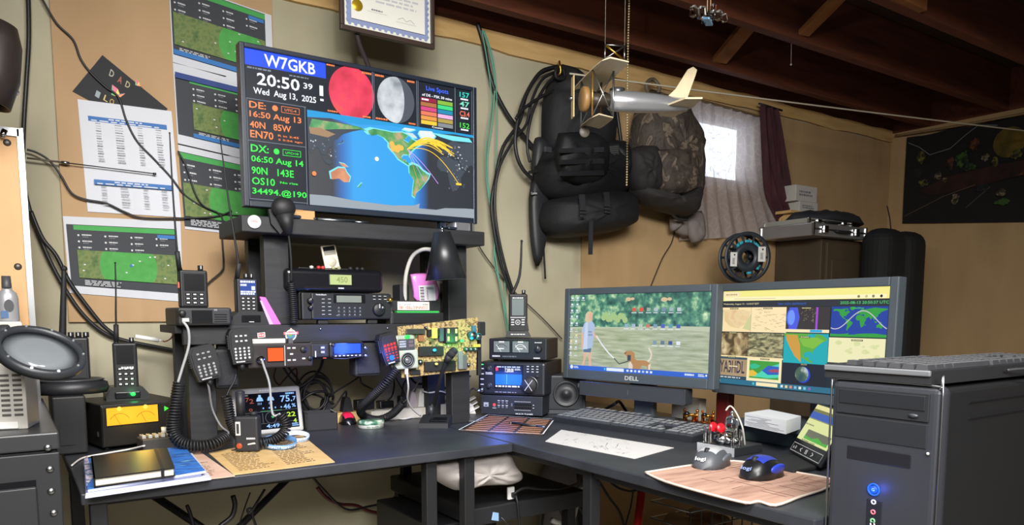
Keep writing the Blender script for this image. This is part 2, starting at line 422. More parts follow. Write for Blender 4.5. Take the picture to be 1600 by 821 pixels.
def status_print(p, u0, v0, u1, v1, bar_v, side=0., seed=1, circ=(.55, .12), blue=True, foot=True):
    """a printed dark dashboard with a green circle over an aerial photo"""
    W = u1-u0; H = v1-v0
    p.rect(u0, v0, u1, v1, CHAR)
    us = u0+W*side
    p.rect(us, v1-H*.085, u1, v1-H*.01, GREENBAR)
    for i in range(4):
        for j in range(3):
            if i == 3 and j == 2: continue
            a = us+(u1-us)*(.04+.25*i); c = v1-H*(.17+.1*j)
            p.disc(a, c, W*.010, LEGEND, 8); p.words(a+W*.03, c-H*.005, a+W*.12, c+H*.02, LEGEND, 1, .2, seed+i+j); p.words(a+W*.035, c-H*.035, a+W*.09, c-H*.015, INK, 1, .2, seed+i)
    if blue: p.rect(u1-W*.19, v1-H*.16, u1-W*.02, v1-H*.105, BLUEP)
    m0, m1 = v0+H*.14, v1-H*.41
    p.rect(us+W*.015, m0, u1-W*.01, m1, MAPG)
    cu, cr = us+(u1-us)*circ[0], W*circ[1]*1.9
    mid = (m0+m1)/2; hv = (m1-m0)/2; pts = []
    for i in range(40):
        a = 2*PI*i/40; uu = cu+cr*math.cos(a); vv = mid+cr*1.02*p.W/p.H*math.sin(a); pts.append((max(us+W*.016, min(u1-W*.012, uu)), max(m0, min(m1, vv))))
    p.poly(pts, MAPC)
    r = random.Random(seed)
    for i in range(9): p.disc(us+(u1-us)*r.uniform(.05, .95), r.uniform(m0+hv*.15, m1-hv*.1), W*.011, LEGEND, 8, sq=.6)
    p.disc(cu+W*.02, mid+hv*.1, W*.014, BLUEP, 10)
    if foot: p.words(us+W*.06, v0+H*.02, us+W*.42, v0+H*.11, INKL, 4, .35, seed+5)
def pads(b, *a): pass
b, p, q, fin = sheet('printout', 'printed radio dashboard page highest on the tan board, half behind the television', 'paper', [(263, -32), (424, 24), (428, 142), (270, 97)])
status_print(p, 0.01, .10, .93, .985, 0, 0, 2, (.72, .13)); p.rect(.01, .10, .93, .16, BLUEP); fin()
b, p, q, fin = sheet('printout', 'printed radio dashboard page between two others beside the television edge', 'paper', [(270, 98), (430, 138), (434, 262), (278, 226)])
status_print(p, 0.01, .13, .97, .86, 0, .14, 3, (.62, .13)); p.rect(.01, .82, .97, .89, C('#2a3f7c', .7)); p.rect(.15, .13, .97, .18, BLUEP); fin()
b, p, q, fin = sheet('printout', 'printed radio dashboard page with cables drooping over it, under two others', 'paper', [(278, 224), (434, 260), (438, 374), (289, 358)])
status_print(p, 0.0, .03, 1, .91, 0, 0, 4, (.62, .19)); fin()
b, p, q, fin = sheet('printout', 'wide printed radio dashboard page lowest on the tan board', 'paper', [(98, 338), (282, 346), (286, 472), (109, 458)])
status_print(p, .02, .10, .96, .90, 0, .06, 5, (.5, .14)); fin()
b, p, q, fin = sheet('table_sheet', 'white sheet with a long printed table and two blue header bars', 'paper', [(121, 155), (268, 174), (283, 340), (137, 331)], mat=PAPER)
for v0, v1, n in ((.46, .82, 16), (.06, .25, 8)):
    p.rect(.09, v1, .93, v1+.045, TBLUE); p.words(.3, v1+.025, .72, v1+.037, PAPER, 1, .1, 3); p.words(.12, v1+.005, .9, v1+.016, PAPER, 1, .1, 4, .9)
    for i in range(n):
        y = v1-(i+1)*(v1-v0)/n
        for a, c in ((.16, .22), (.36, .45), (.6, .66), (.8, .87)): p.words(a, y+.004, c, y+.012, INKL if (i % 3) else INK, 1, .1, i+int(a*50))
fin()
b, p, q, fin = sheet('greeting_card', 'black handmade card lettered DAD with foil butterflies, tilted above the white table sheet', 'card', [(160, 86), (262, 170), (236, 210), (113, 143)], mat=C('#1c1d22', .7), Y=yP+.0002, th=.001)
q4 = Pt(b, *[oy(140, 171, yP-.0004), oy(226, 220, yP)-oy(140, 171, yP-.0004), oy(165, 96, yP)-oy(140, 171, yP-.0004)]); q4.k = 10
for s_, (x, y), h, c in (('D', (170, 118), 10, '#a8a496'), ('A', (183, 128), 10, '#a8583a'), ('D', (195, 135), 9, '#b0a47c'), ('I', (148, 150), 9, '#8f9ba0'), ('L', (161, 156), 8, '#c7b06a'), ('O', (170, 161), 8, '#b89a4a')):
    o_ = oy(x, y, yP-.0004); U = (oy(x+6.5, y+4, yP-.0004)-o_); V = oy(x+3, y-h, yP-.0004)-o_
    Pt(b, o_, U, V).text(s_, 0, 0, 1, 1, C(c, .6, var=.05))
def butterfly(x, y, k):
    cols = ['#e0447c', '#f0c431', '#3d7fd6', '#e8833a', '#4fae52']
    for i, (dx, dy) in enumerate([((0, 0), (-4, -18), (6, -10)), ((0, 0), (6, -10), (9, -2)), ((0, 0), (8, -2), (16, -6)), ((0, 0), (16, -5), (10, 3)), ((0, 0), (-5, -17), (-4, 0))][j] for j in range(5)) if False else []: pass
    tri = [((0, 0), (-4, -18), (5, -11)), ((0, 0), (5, -11), (8, -3)), ((0, 0), (8, -3), (17, -5)), ((0, 0), (17, -4), (9, 2)), ((0, 0), (-4, -17), (-5, -2))]
    for i, t3 in enumerate(tri):
        b.faces([oy(x+a*k, y+c*k, yP-.0004) for a, c in t3], [(0, 1, 2)], C(cols[i], .4, var=.1))
butterfly(179, 150, 1.0); butterfly(214, 134, .55)
fin()
# certificate hung from the joist
Yf = 2.10
A = oy(533, 43, Yf); B_ = oy(680, 78, Yf); W = B_.x-A.x; Hh = .215; zb = (A.z+B_.z)/2
o_ = (A.x, Yf, zb)
t = thing('certificate_frame', 'dark framed certificate with a gold seal hanging under the joist above the television', 'picture frame', o_)
fm = C('#3a2c26', .45); b = MB()
for a, c in (((0, 0, 0), (W, .016, .014)), ((0, 0, Hh-.014), (W, .016, Hh)), ((0, 0, .014), (.012, .016, Hh-.014)), ((W-.012, 0, .014), (W, .016, Hh-.014))): b.span(a, c, fm, .002)
b.build('frame', t)
b = MB(); b.span((.012, .008, .014), (W-.012, .014, Hh-.014), C('#d6d6cc', .6, var=.03)); p = Pt(b, (.012, .008, .014), (W-.024, 0, 0), (0, 0, Hh-.028))
bl = C('#7f8bb0', .6); p.rect(.03, .06, .97, .94, bl); 
for i in range(14): p.disc(.06+.88*i/13, .055, .02, bl, 8); 
for i in range(10): p.disc(.035, .1+.8*i/9, .015, bl, 8); p.disc(.965, .1+.8*i/9, .015, bl, 8)
p.rect(.075, .12, .925, .88, C('#d9d9d0', .6, var=.03)); p.words(.35, .42, .85, .6, INKL, 3, .5, 2); p.words(.3, .3, .45, .33, INK, 1, .2, 3); p.line([(.6, .26), (.66, .3), (.7, .25), (.75, .29), (.8, .24)], .001, INK)
p.line([(.25, .28), (.48, .28)], .0006, INK); p.line([(.58, .22), (.82, .22)], .0006, INK)
b.build('certificate', t)
b = MB(); b.lathe([(0, .004), (.015, .0035), (.019, .001), (.019, 0)], C('#c8a52c', .3, .6), Matrix.Translation((.052, .006, .075)) @ Matrix.Rotation(PI/2, 4, 'X'), 20); b.build('seal', t)
b = MB(); b.tube([(.03, .012, Hh), (W/2, .03, Hh+.0), (W/2, .06, 2.17-zb+.02)], .0015, DKGREY); b.build('hanging_wire', t)
cable('strap', 'dark strap dropping from the certificate frame behind the television top', [oy(556, 46, 2.13), oy(562, 70, 2.12), oy(574, 100, 2.09), oy(580, 118, 2.07)], .007, C('#2a1f24', .7), cat='strap')

# ================================================================== TELEVISION
CON = {
 'na': [(-168, 66), (-156, 71), (-130, 70), (-115, 69), (-95, 72), (-82, 68), (-88, 60), (-93, 58), (-82, 53), (-79, 56), (-77, 62), (-65, 59), (-56, 52), (-65, 47), (-70, 43), (-76, 37), (-81, 31), (-81, 25), (-84, 30), (-94, 29), (-97, 24), (-95, 18), (-88, 21), (-88, 16), (-83, 14), (-80, 9), (-84, 10), (-92, 14), (-105, 20), (-112, 29), (-117, 33), (-124, 40), (-124, 48), (-133, 56), (-148, 61), (-160, 57), (-166, 61)],
 'sa': [(-80, 8), (-72, 12), (-60, 9), (-50, 1), (-35, -6), (-39, -16), (-48, -27), (-57, -37), (-65, -44), (-68, -54), (-74, -50), (-73, -38), (-70, -20), (-79, -8), (-80, 0)],
 'gl': [(-55, 81), (-28, 83), (-20, 75), (-25, 69), (-42, 61), (-52, 67), (-58, 75)],
 'af': [(-10, 34), (10, 37), (20, 32), (33, 31), (43, 12), (51, 11), (40, -4), (40, -16), (33, -27), (20, -35), (13, -20), (9, 0), (8, 5), (-8, 5), (-17, 14), (-16, 24)],
 'eu': [(-9, 43), (-8, 37), (4, 42), (13, 38), (23, 36), (27, 41), (36, 36), (35, 31), (44, 13), (59, 22), (66, 25), (73, 18), (78, 8), (82, 16), (90, 22), (98, 9), (105, 10), (109, 20), (121, 29), (122, 39), (130, 42), (140, 52), (160, 60), (180, 66), (178, 70), (140, 73), (100, 77), (70, 72), (40, 67), (20, 70), (6, 61), (10, 54), (-4, 48)],
 'au': [(114, -22), (122, -17), (130, -12), (137, -12), (142, -11), (146, -19), (153, -27), (150, -37), (140, -38), (131, -32), (116, -35)],
 'nz': [(167, -46), (172, -41), (175, -37), (178, -38), (174, -42), (170, -46)], 'jp': [(131, 33), (137, 37), (141, 44), (141, 37), (135, 34)],
 'id': [(97, 4), (106, -6), (114, -8), (118, -2), (110, 2), (104, 0)], 'ng': [(132, -2), (142, -3), (150, -9), (143, -9), (137, -8)], 'mg': [(44, -25), (47, -25), (50, -15), (45, -17)],
 'an': [(-180, -72), (-120, -74), (-70, -70), (-58, -65), (-60, -75), (-20, -75), (0, -70), (50, -67), (110, -66), (160, -71), (180, -72), (180, -90), (-180, -90)], 'uk': [(-5, 50), (1, 52), (-3, 58), (-6, 56)], 'bf': [(-90, 73), (-72, 73), (-62, 66), (-72, 64), (-82, 70)], 'el': [(-90, 82), (-65, 82), (-80, 76), (-95, 78)]}
def clip(poly, axis, val, keep_less):
    out = []
    for i in range(len(poly)):
        a, c = poly[i], poly[(i+1) % len(poly)]
        ia = (a[axis] <= val) == keep_less; ic = (c[axis] <= val) == keep_less
        if ia: out.append(a)
        if ia != ic:
            t_ = (val-a[axis])/(c[axis]-a[axis]); out.append((a[0]+(c[0]-a[0])*t_, a[1]+(c[1]-a[1])*t_))
    return out
def worldmap(p, u0, v0, u1, v1, lon0, colors, latr=(-90, 90), lonspan=360, grow=1.0, names=None):
    """continents on a plain ocean, lon0 = left edge"""
    for nme in (names or CON):
        m = colors.get(nme, colors.get('*'))
        if m is None: continue
        for sh in (-360, 0, 360):
            pts = [((lo+sh-lon0)/lonspan, (la-latr[0])/(latr[1]-latr[0])) for lo, la in CON[nme]]
            if grow != 1.0:
                cx = sum(q[0] for q in pts)/len(pts); cy = sum(q[1] for q in pts)/len(pts); pts = [(cx+(q[0]-cx)*grow, cy+(q[1]-cy)*grow) for q in pts]
            for ax, val, kl in ((0, 0, False), (0, 1, True), (1, 0, False), (1, 1, True)):
                if pts: pts = clip(pts, ax, val, kl)
            pts2 = []
            for q in pts:
                if not pts2 or abs(q[0]-pts2[-1][0])+abs(q[1]-pts2[-1][1]) > 1e-5: pts2.append(q)
            if len(pts2) > 2: p.poly([(u0+(u1-u0)*a, v0+(v1-v0)*c) for a, c in pts2], m)
TW, TH = .697, .406; TX0, TZ0 = .875-TW/2, 1.364; TYf = 1.995
t = thing('television', 'large flat television showing a world map and radio clock on the rack top', 'television', (.875, TYf, 1.336))
O = (.875, TYf, 1.336)
bz = C('#1b2330', .35); b = MB()
b.span((TX0, TYf, TZ0), (TX0+.013, TYf+.035, TZ0+TH), bz, .002); b.span((TX0+TW-.013, TYf, TZ0), (TX0+TW, TYf+.035, TZ0+TH), bz, .002)
b.span((TX0+.013, TYf, TZ0+TH-.012), (TX0+TW-.013, TYf+.035, TZ0+TH), bz, .002); b.span((TX0+.013, TYf, TZ0), (TX0+TW-.013, TYf+.035, TZ0+.016), bz, .002)
b.build('bezel', t, O)
b = MB(); b.span((TX0+.01, TYf+.012, TZ0+.01), (TX0+TW-.01, TYf+.05, TZ0+TH-.01), BLACK, .004); b.span((TX0+.15, TYf+.05, TZ0+.05), (TX0+TW-.15, TYf+.08, TZ0+.28), BLACK, .01); b.build('back_housing', t, O)
for x in (TX0+.10, TX0+TW-.13):
    b = MB(); b.span((x, TYf-.05, 1.336), (x+.03, TYf+.11, 1.344), bz, .003); b.span((x+.005, TYf+.01, 1.342), (x+.025, TYf+.03, TZ0+.004), bz); b.build('foot', t, O)
b = MB(); sx0, sz0, sw, sh = TX0+.013, TZ0+.016, TW-.026, TH-.028
b.span((sx0, TYf+.008, sz0), (sx0+sw, TYf+.011, sz0+sh), BLACKG)
p = Pt(b, (sx0, TYf+.008, sz0), (sw, 0, 0), (0, 0, sh), .0001)
DK = E('#141c28', 1.0); p.rect(0, 0, 1, 1, DK)
BLU = E('#1f52f0', 1.15); WH = E('#f4f8ff', 1.3); OR = E('#ff8a4c', 1.25); GR = E('#37ff4e', 1.2); LN = E('#8d98a8', .9)
mu, mv = .233, .655      # map left edge, map top edge
p.rect(0, .895, .318, 1, BLU); p.text('W7GKB', .075, .905, .275, .985, WH)
p.words(.01, .873, .1, .885, LN, 1, .1, 2); p.words(.17, .868, .26, .878, LN, 1, .1, 3)
p.text('20:50', .045, .775, .21, .855, WH); p.text('39', .225, .80, .262, .84, WH); p.text('Wed  Aug 13,  2025', .03, .70, .275, .755, WH); p.rect(.29, .77, .305, .84, WH); p.rect(.292, .735, .306, .75, WH)
p.line([(.0, .675), (.233, .675)], .0015, LN); p.line([(.003, .01), (.003, .67)], .0012, LN); p.line([(.228, 0), (.228, .675)], .0016, LN); p.line([(0, .40), (.228, .40)], .0015, LN); p.line([(0, .012), (.228, .012)], .0015, LN)
p.text('DE:', .012, .615, .075, .66, OR); p.disc(.11, .635, .011, OR); p.frame(.135, .615, .205, .655, .0012, OR); p.text('UTC-4', .147, .626, .193, .643, OR)
p.text('16:50 Aug 13', .012, .545, .212, .597, OR); p.text('40N   85W', .012, .485, .17, .53, OR); p.text('EN70', .012, .42, .10, .47, OR); p.text('R in 3:45', .118, .448, .2, .462, OR); p.text('S 5:56 ago', .118, .418, .215, .434, OR)
p.text('DX:', .012, .325, .08, .375, GR); p.disc(.11, .345, .011, GR); p.frame(.135, .325, .205, .365, .0012, GR); p.text('UTC+10', .145, .336, .196, .352, GR)
p.text('06:50 Aug 14', .012, .248, .215, .302, GR); p.text('90N   143E', .012, .178, .175, .228, GR); p.text('OS10', .012, .108, .1, .158, GR); p.text('No rise', .12, .13, .19, .146, GR); p.text('34494.@190', .012, .035, .225, .088, GR)
# sun, moon, spot list, numbers
SUN = noise_mat('sun_image', [(.3, '#c4102e'), (.55, '#f0305a'), (.75, '#ff5a3c')], nscale=14, rough=.4, emit=1.1); MOON = noise_mat('moon_image', [(.32, '#8d96a0'), (.5, '#c9d0d6'), (.7, '#eef2f6')], nscale=18, detail=8, rough=.4, emit=1.05)
p.disc(.425, .822, .098, SUN, 40, sq=1.08); p.words(.32, .985, .36, .997, OR, 1, .1, 1); p.words(.47, .975, .512, .99, OR, 1, .1, 2); p.words(.32, .668, .37, .68, OR, 1, .1, 3); p.words(.47, .665, .512, .678, OR, 1, .1, 4)
p.line([(.516, mv), (.516, 1)], .0018, LN); p.line([(.523, mv), (.523, 1)], .0012, LN)
p.disc(.622, .828, .086, E('#5a626c', .9), 40, sq=1.1); p.poly([(.622+.086*math.cos(a)*(1 if math.cos(a) < 0 else .45), .828+.086*1.1*p.W/p.H*math.sin(a)) for a in [2*PI*i/40 for i in range(40)]], MOON)
for a, c, d, e in ((.528, .975, .57, .99), (.675, .975, .712, .99), (.528, .667, .585, .68), (.68, .667, .714, .68)): p.words(a, c, d, e, OR, 1, .1, 6)
p.line([(.72, mv), (.72, 1)], .0018, LN); p.line([(.727, mv), (.727, 1)], .0012, LN)
p.text('Live Spots', .765, .93, .875, .975, E('#3f6bff', 1.2)); p.text('of DE - PSK 30 mins', .745, .895, .893, .915, WH)
for j, c in enumerate(('#9d1c3c', '#b87442', '#dd4a86', '#f08060', '#f0a04a', '#f2cf3c')): p.rect(.738, .855-.034*j, .815, .884-.034*j, E(c, 1.1)); p.line([(.738, .852-.034*j), (.815, .852-.034*j)], .0006, DK)
for j, c in enumerate(('#8fbf3e', '#3fe08a', '#2090b8', '#f5b8e6', '#b7a24c', '#8a9096')): p.rect(.82, .852-.034*j, .895, .881-.034*j, E(c, 1.1))
p.words(.742, .862, .775, .876, WH, 1, .1, 2); p.text('Counts', .79, .665, .845, .68, WH)
p.line([(.907, mv), (.907, 1)], .0018, LN); p.line([(.993, mv), (.993, 1)], .0012, LN)
for s_, y, c in (('157', .935, '#35d8c8'), ('47', .865, '#7fe0c0'), ('C3.4', .79, '#ff7a58'), ('152', .70, '#4ee24e')): p.text(s_, .93, y, .98, y+.04, E(c, 1.2)); p.words(.935, y-.02, .975, y-.006, WH, 1, .1, 5, .9)
# map
OC = E('#0d8fee', 1.15)
mp_, n_, L_, P_ = nodes_mat('map_ocean')
tc = n_.new('ShaderNodeTexCoord'); sp_ = n_.new('ShaderNodeSeparateXYZ'); r_ = ramp(n_, [(0, '#18202e'), (.13, '#16202f'), (.19, '#0c6cc0'), (.25, '#0aa0ee'), (.60, '#0aa0ee'), (.645, '#0c6cc0'), (.70, '#141d2c'), (1, '#161f2f')])
mr = n_.new('ShaderNodeMapRange'); mr.inputs[1].default_value = sx0+mu*sw-O[0]; mr.inputs[2].default_value = sx0+sw-O[0]
L_.new(tc.outputs['Object'], sp_.inputs[0]); L_.new(sp_.outputs[0], mr.inputs[0]); L_.new(mr.outputs[0], r_.inputs[0]); L_.new(r_.outputs[0], P_.inputs['Emission Color']); P_.inputs['Emission Strength'].default_value = .95; P_.inputs['Base Color'].default_value = (.01, .01, .01, 1)
p.rect(mu, 0, 1, mv, mp_)
p.poly([(mu, mv), (1, mv), (1, mv-.02), (.9, mv-.015), (.75, mv-.04), (.6, mv-.02), (.45, mv-.05), (.33, mv-.035), (mu, mv-.05)], E('#1f9fe0', 1.1))
lgt = E('#7fe6ee', 1.15); nt = E('#4a535e', .95); ntl = E('#8a929a', .9); lnd = noise_mat('map_land', [(.35, '#2f8a4a'), (.52, '#57a862'), (.66, '#d0a882'), (.8, '#e8dcc8')], nscale=26, rough=.4, emit=1.1); arid = noise_mat('map_dry_land', [(.35, '#b86a48'), (.6, '#e09a70'), (.8, '#f0d8b0')], nscale=22, rough=.4, emit=1.1); ant = E('#a9b4bd', .95)
Mv0, Mv1 = .0, mv
for nm in ('na', 'sa', 'au', 'nz', 'jp', 'gl', 'ng', 'bf', 'el'): worldmap(p, mu, Mv0, 1, Mv1, 72, {nm: lgt}, grow=1.14, names=[nm])
worldmap(p, mu, Mv0, 1, Mv1, 72, {'na': lnd, 'sa': lnd, 'gl': E('#e8f2f4', 1.1), 'au': arid, 'nz': lnd, 'jp': nt, 'ng': arid, 'af': nt, 'eu': nt, 'id': nt, 'mg': nt, 'an': ant, 'uk': ntl, 'bf': E('#cfe4e4', 1.1), 'el': E('#e0f0f0', 1.1)}, latr=(-86, 88))
def ll(lo, la): return (mu+(1-mu)*(((lo-72) % 360)/360), Mv1*((la+86)/174))
rr = random.Random(5)
p.poly([ll(74, 55), ll(100, 55), ll(130, 60), ll(175, 66), ll(190, 64), ll(175, 70), ll(130, 72), ll(80, 72)], lnd); p.poly([ll(76, 45), ll(110, 42), ll(125, 50), ll(95, 58), ll(74, 56)], E('#b0906c', 1.0))
p.poly([ll(-30, 80), ll(60, 80), ll(68, 72), ll(20, 70), ll(-10, 74)], lgt)
for i in range(70):
    lo, la = rr.choice(((rr.uniform(76, 130), rr.uniform(8, 40)), (rr.uniform(-8, 45), rr.uniform(36, 60)), (rr.uniform(25, 60), rr.uniform(10, 36)), (rr.uniform(5, 35), rr.uniform(-30, 10)))); u, v = ll(lo, la); p.disc(u, v, rr.uniform(.0012, .004), ntl if i % 3 else E('#dfe6ea', 1.0), 6, up=False)
YL = E('#ffd23a', 1.25); PU = E('#cfa8ff', 1.2)
d0 = ll(-85, 40)
def arc(lo, la, m, wd, lift):
    e = ll(lo, la); pts = [(d0[0]+(e[0]-d0[0])*i/12, d0[1]+(e[1]-d0[1])*i/12+lift*math.sin(PI*i/12)) for i in range(13)]; p.line(pts, wd, m)
for i in range(16): arc(rr.uniform(-10, 25), rr.uniform(38, 56), YL, .0022, rr.uniform(.05, .085))
for i in range(10): e = ll(rr.uniform(-122, -85), rr.uniform(32, 48)); p.disc(e[0], e[1], .012, E('#f2c25a', 1.1), 8)
arc(32, -16, YL, .002, .10); e = ll(33, -18); p.rect(e[0]-.014, e[1]-.008, e[0]+.014, e[1]+.008, YL)
arc(-16, -22, PU, .0018, .02); arc(-47, -22, PU, .0012, 0); arc(-58, -34, E('#f0a070', 1.1), .001, 0); arc(-40, -8, PU, .0012, 0)
for e, c in ((ll(-152, 13), '#fff2d0'), (ll(81, -28), '#ff8a4c')): p.disc(e[0], e[1], .009, E(c, 1.3), 14)
b.build('screen', t, O)
# ================================================================== RADIO RACK AND WHAT STANDS ON IT
RACK = noise_mat('rack_black_wood', [(.3, '#141518'), (.6, '#1d1e22'), (.8, '#111214')], scale=(1, 8, 8), nscale=6, detail=8, rough=.6, bump=.15)
ZS = 1.060; ZB = 1.336
t = thing('radio_rack', 'black painted wooden rack of posts and boards standing on the left desk', 'rack', (.75, 2.05, ZD)); O = (.75, 2.05, ZD)
b = MB(); b.span((.505, 1.95, ZB-.042), (1.222, 2.19, ZB), RACK, .003); b.build('top_board', t, O)
b = MB(); b.span((.345, 1.985, ZS-.02), (1.19, 2.20, ZS), RACK, .002); b.build('shelf_board', t, O)
b = MB(); b.span((.36, 1.965, ZS-.048), (1.19, 1.985, ZS), RACK, .002); b.build('shelf_rail', t, O)
for x, y, z0, z1 in ((.572, 2.0, ZS, ZB-.042), (1.122, 2.0, ZS, ZB-.042), (.572, 2.15, ZS, ZB-.042), (1.122, 2.15, ZS, ZB-.042), (.372, 1.99, ZD, ZS-.02), (.372, 2.15, ZD, ZS-.02), (1.125, 1.99, ZD, ZS-.02), (1.125, 2.15, ZD, ZS-.02)):
    b = MB(); b.span((x, y, z0), (x+.065, y+.038, z1), RACK, .002); b.build('post', t, O)
b = MB(); p0 = oy(397, 347, 1.949); b.cyl(p0, p0-Vector((0, .004, 0)), .0165, WHITE, seg=24); pp = Pt(b, p0+Vector((-.01, -.0042, -.008)), (.02, 0, 0), (0, 0, .016)); pp.words(.1, .4, .9, .8, C('#a04a48', .6), 2, .3, 3); b.build('round_tag', t, O)
def sticker(px, c, f):
    q = [oy(x, y, 1.9645) for x, y in px]; b = MB(); b.slab(q, Vector((0, .0005, 0)), c); p = Pt(b, q[3], q[2]-q[3], q[0]-q[3]); f(p); b.build('sticker', t, O)
sticker([(402, 521), (414, 519.5), (414.5, 527), (403, 528.5)], WHITE, lambda p: (p.rect(.08, .1, .92, .9, C('#a8343c', .6)), p.text('ON AIR', .15, .3, .85, .7, WHITE)))
def badge(p):
    p.disc(.5, .45, .38, C('#d8d3cc', .6), 24); p.disc(.5, .45, .3, C('#3f6a8a', .6), 24); p.disc(.45, .5, .16, C('#4f8a4a', .6), 10); p.rect(0, .5, 1, .72, C('#c8616a', .6)); p.words(.1, .55, .9, .66, WHITE, 1, .1, 2); p.poly([(.3, .75), (.7, .75), (.5, 1.05)], C('#d8b0a0', .6))
sticker([(443, 514), (466, 513), (466, 532), (443, 533)], C('#1f2023', .6), badge)
for x in (1.03, .84):
    b = MB(); q = oy(x*0+ (605 if x > 1 else 500), 508, 1.966); b.sph((q.x, 1.964, ZS-.012), .0035, STEEL, 8, 6); b.build('screw', t, O)
# things on the rack top
t = thing('hand_microphone', 'rounded black hand microphone hanging over the rack top at the television corner', 'microphone', tuple(oy(444, 365, 1.925))); O = t.location[:]
b = MB(); c0 = oy(443, 325, 1.925); b.sph(c0, (.031, .022, .027), RUBBER, 20, 12); b.cyl(oy(445, 334, 1.926), oy(451, 366, 1.93), .024, RUBBER, .009, 18)
b.build('body', t, O)
b = MB(); b.slab([oy(x, y, 1.938) for x, y in ((420, 327), (432, 325), (446, 358), (438, 366), (424, 350))], Vector((0, .012, 0)), BLACKM); b.build('clip', t, O)
b = MB(); b.tube([oy(448, 358, 1.93), oy(452, 375, 1.935), oy(455, 410, 1.94), oy(455, 441, 1.95)], .003, RUBBER); b.coil([oy(455, 441, 1.95), oy(457, 470, 1.95), oy(459, 505, 1.95)], .0095, .0022, RUBBER, .0052); b.build('coiled_cord', t, O)
q = oy(474, 346, 1.97); b = MB(); b.span((q.x-.035, 1.965, ZB), (q.x+.03, 2.0, ZB+.024), C('#b08a5c', .8), .001)
b.span((q.x-.034, 1.964, ZB+.022), (q.x-.002, 2.0, ZB+.0245), C('#a37d50', .8)); one('cardboard_box', 'small tan cardboard box on the rack top under the television', 'box', b, (q.x, 1.98, ZB))
for dy, lab, x0, x1 in ((0, 'thin silver telescopic rod lying on the rack top nearest the front edge', 497, 555), (.02, 'thin silver telescopic rod lying on the rack top just behind another rod', 492, 535)):
    b = MB(); a = oy(x0, 350, 1.965+dy); c = oy(x1, 353, 1.965+dy); z = ZB+.0045
    b.cyl((a.x, 1.968+dy, z), (c.x, 1.968+dy, z), .0045, STEEL, seg=10); b.cyl((c.x, 1.968+dy, z), (c.x+.04, 1.968+dy, z), .003, STEEL, seg=10); b.cyl((a.x-.012, 1.968+dy, z), (a.x, 1.968+dy, z), .0042, BLACK, seg=10)
    one('telescopic_rod', lab, 'rod', b, (a.x, 1.968+dy, ZB))
a = oy(711, 364, 1.965); c = oy(749, 366, 1.965)
t = thing('metal_case', 'slim silver case with black clasp on the right end of the rack top', 'case', ((a.x+c.x)/2, 2.0, ZB)); O = t.location[:]
b = MB(); b.span((a.x+.004, 1.972, ZB), (c.x-.012, 2.08, ZB+.026), C('#b9bcc4', .28, .8), .004); b.build('body', t, O)
b = MB(); b.span((c.x-.03, 1.969, ZB), (c.x-.022, 2.083, ZB+.0275), BLACK, .001); b.build('clasp', t, O)
# desk lamp with gooseneck
t = thing('gooseneck_lamp', 'desk lamp with white gooseneck and black cone shade beside the pink bag', 'lamp', (oy(633, 470, 2.09).x, 2.09, ZS)); O = t.location[:]
b = MB(); b.lathe([(.04, 0), (.04, .008), (.03, .014), (.012, .018), (.012, .03)], BLACKM, Matrix.Translation(O)); b.build('base', t, O)
b = MB(); b.tube([(O[0], O[1], ZS+.02), oy(633, 468, 2.08), oy(634, 432, 2.06), oy(643, 403, 2.03), oy(658, 391, 1.99), oy(674, 391, 1.95), oy(686, 400, 1.90)], .006, C('#c9c7c1', .4), 10); b.build('gooseneck', t, O)
q0, q1 = oy(691, 363, 1.885), oy(697, 437, 1.885)
d = q0-q1; Q = Matrix.Translation(q1) @ d.to_track_quat('Z', 'Y').to_matrix().to_4x4(); L = d.length
SH = C('#202225', .38, .2, spec=.6); b = MB(); b.lathe([(.057, .0), (.0595, 0), (.0245, L), (0, L+.003)], SH, Q, 40, True, False); b.lathe([(.057, .0), (.022, L-.004), (0, L-.004)], C('#d8d8d2', .5), Q, 40, True, False); b.build('lamp_shade', t, O)
b = MB(); b.cyl(Q @ Vector((0, 0, L)), Q @ Vector((0, 0, L+.016)), .0035, CHROME); b.cyl(Q @ Vector((0, 0, L)), Q @ Vector((0, 0, L+.006)), .006, CHROME); b.build('switch', t, O)
b = MB(); b.cyl(Q @ Vector((0, 0, L*.55)), Q @ Vector((0, 0, L-.006)), .013, C('#d0cfc8', .5)); b.sph(Q @ Vector((0, 0, L*.42)), .024, C('#dedcd4', .35), 16, 10); b.build('light_bulb', t, O)

# generic front panel device: local x right, y away from the viewer, z up; origin bottom centre of the front
def dev(name, label, cat, px0, px1, Y, z, rz=0., group=None):
    a, c = oy(px0, 500, Y), oy(px1, 500, Y); x = (a.x+c.x)/2
    return thing(name, label, cat, (x, Y, z), rz, group), c.x-a.x
def knob(parent, x, z, r, l=.012, m=BLACK, name='knob', y=0., mark=True):
    b = MB(); b.lathe([(r, 0), (r*.95, l*.85), (r*.8, l), (0, l)], m, Matrix.Translation((x, y, z)) @ Matrix.Rotation(PI/2, 4, 'X'), 20)
    if mark: b.box((x, y-l-.0003, z+r*.5), (r*.12, .0006, r*.6), LEGEND)
    return b.build(name, parent)
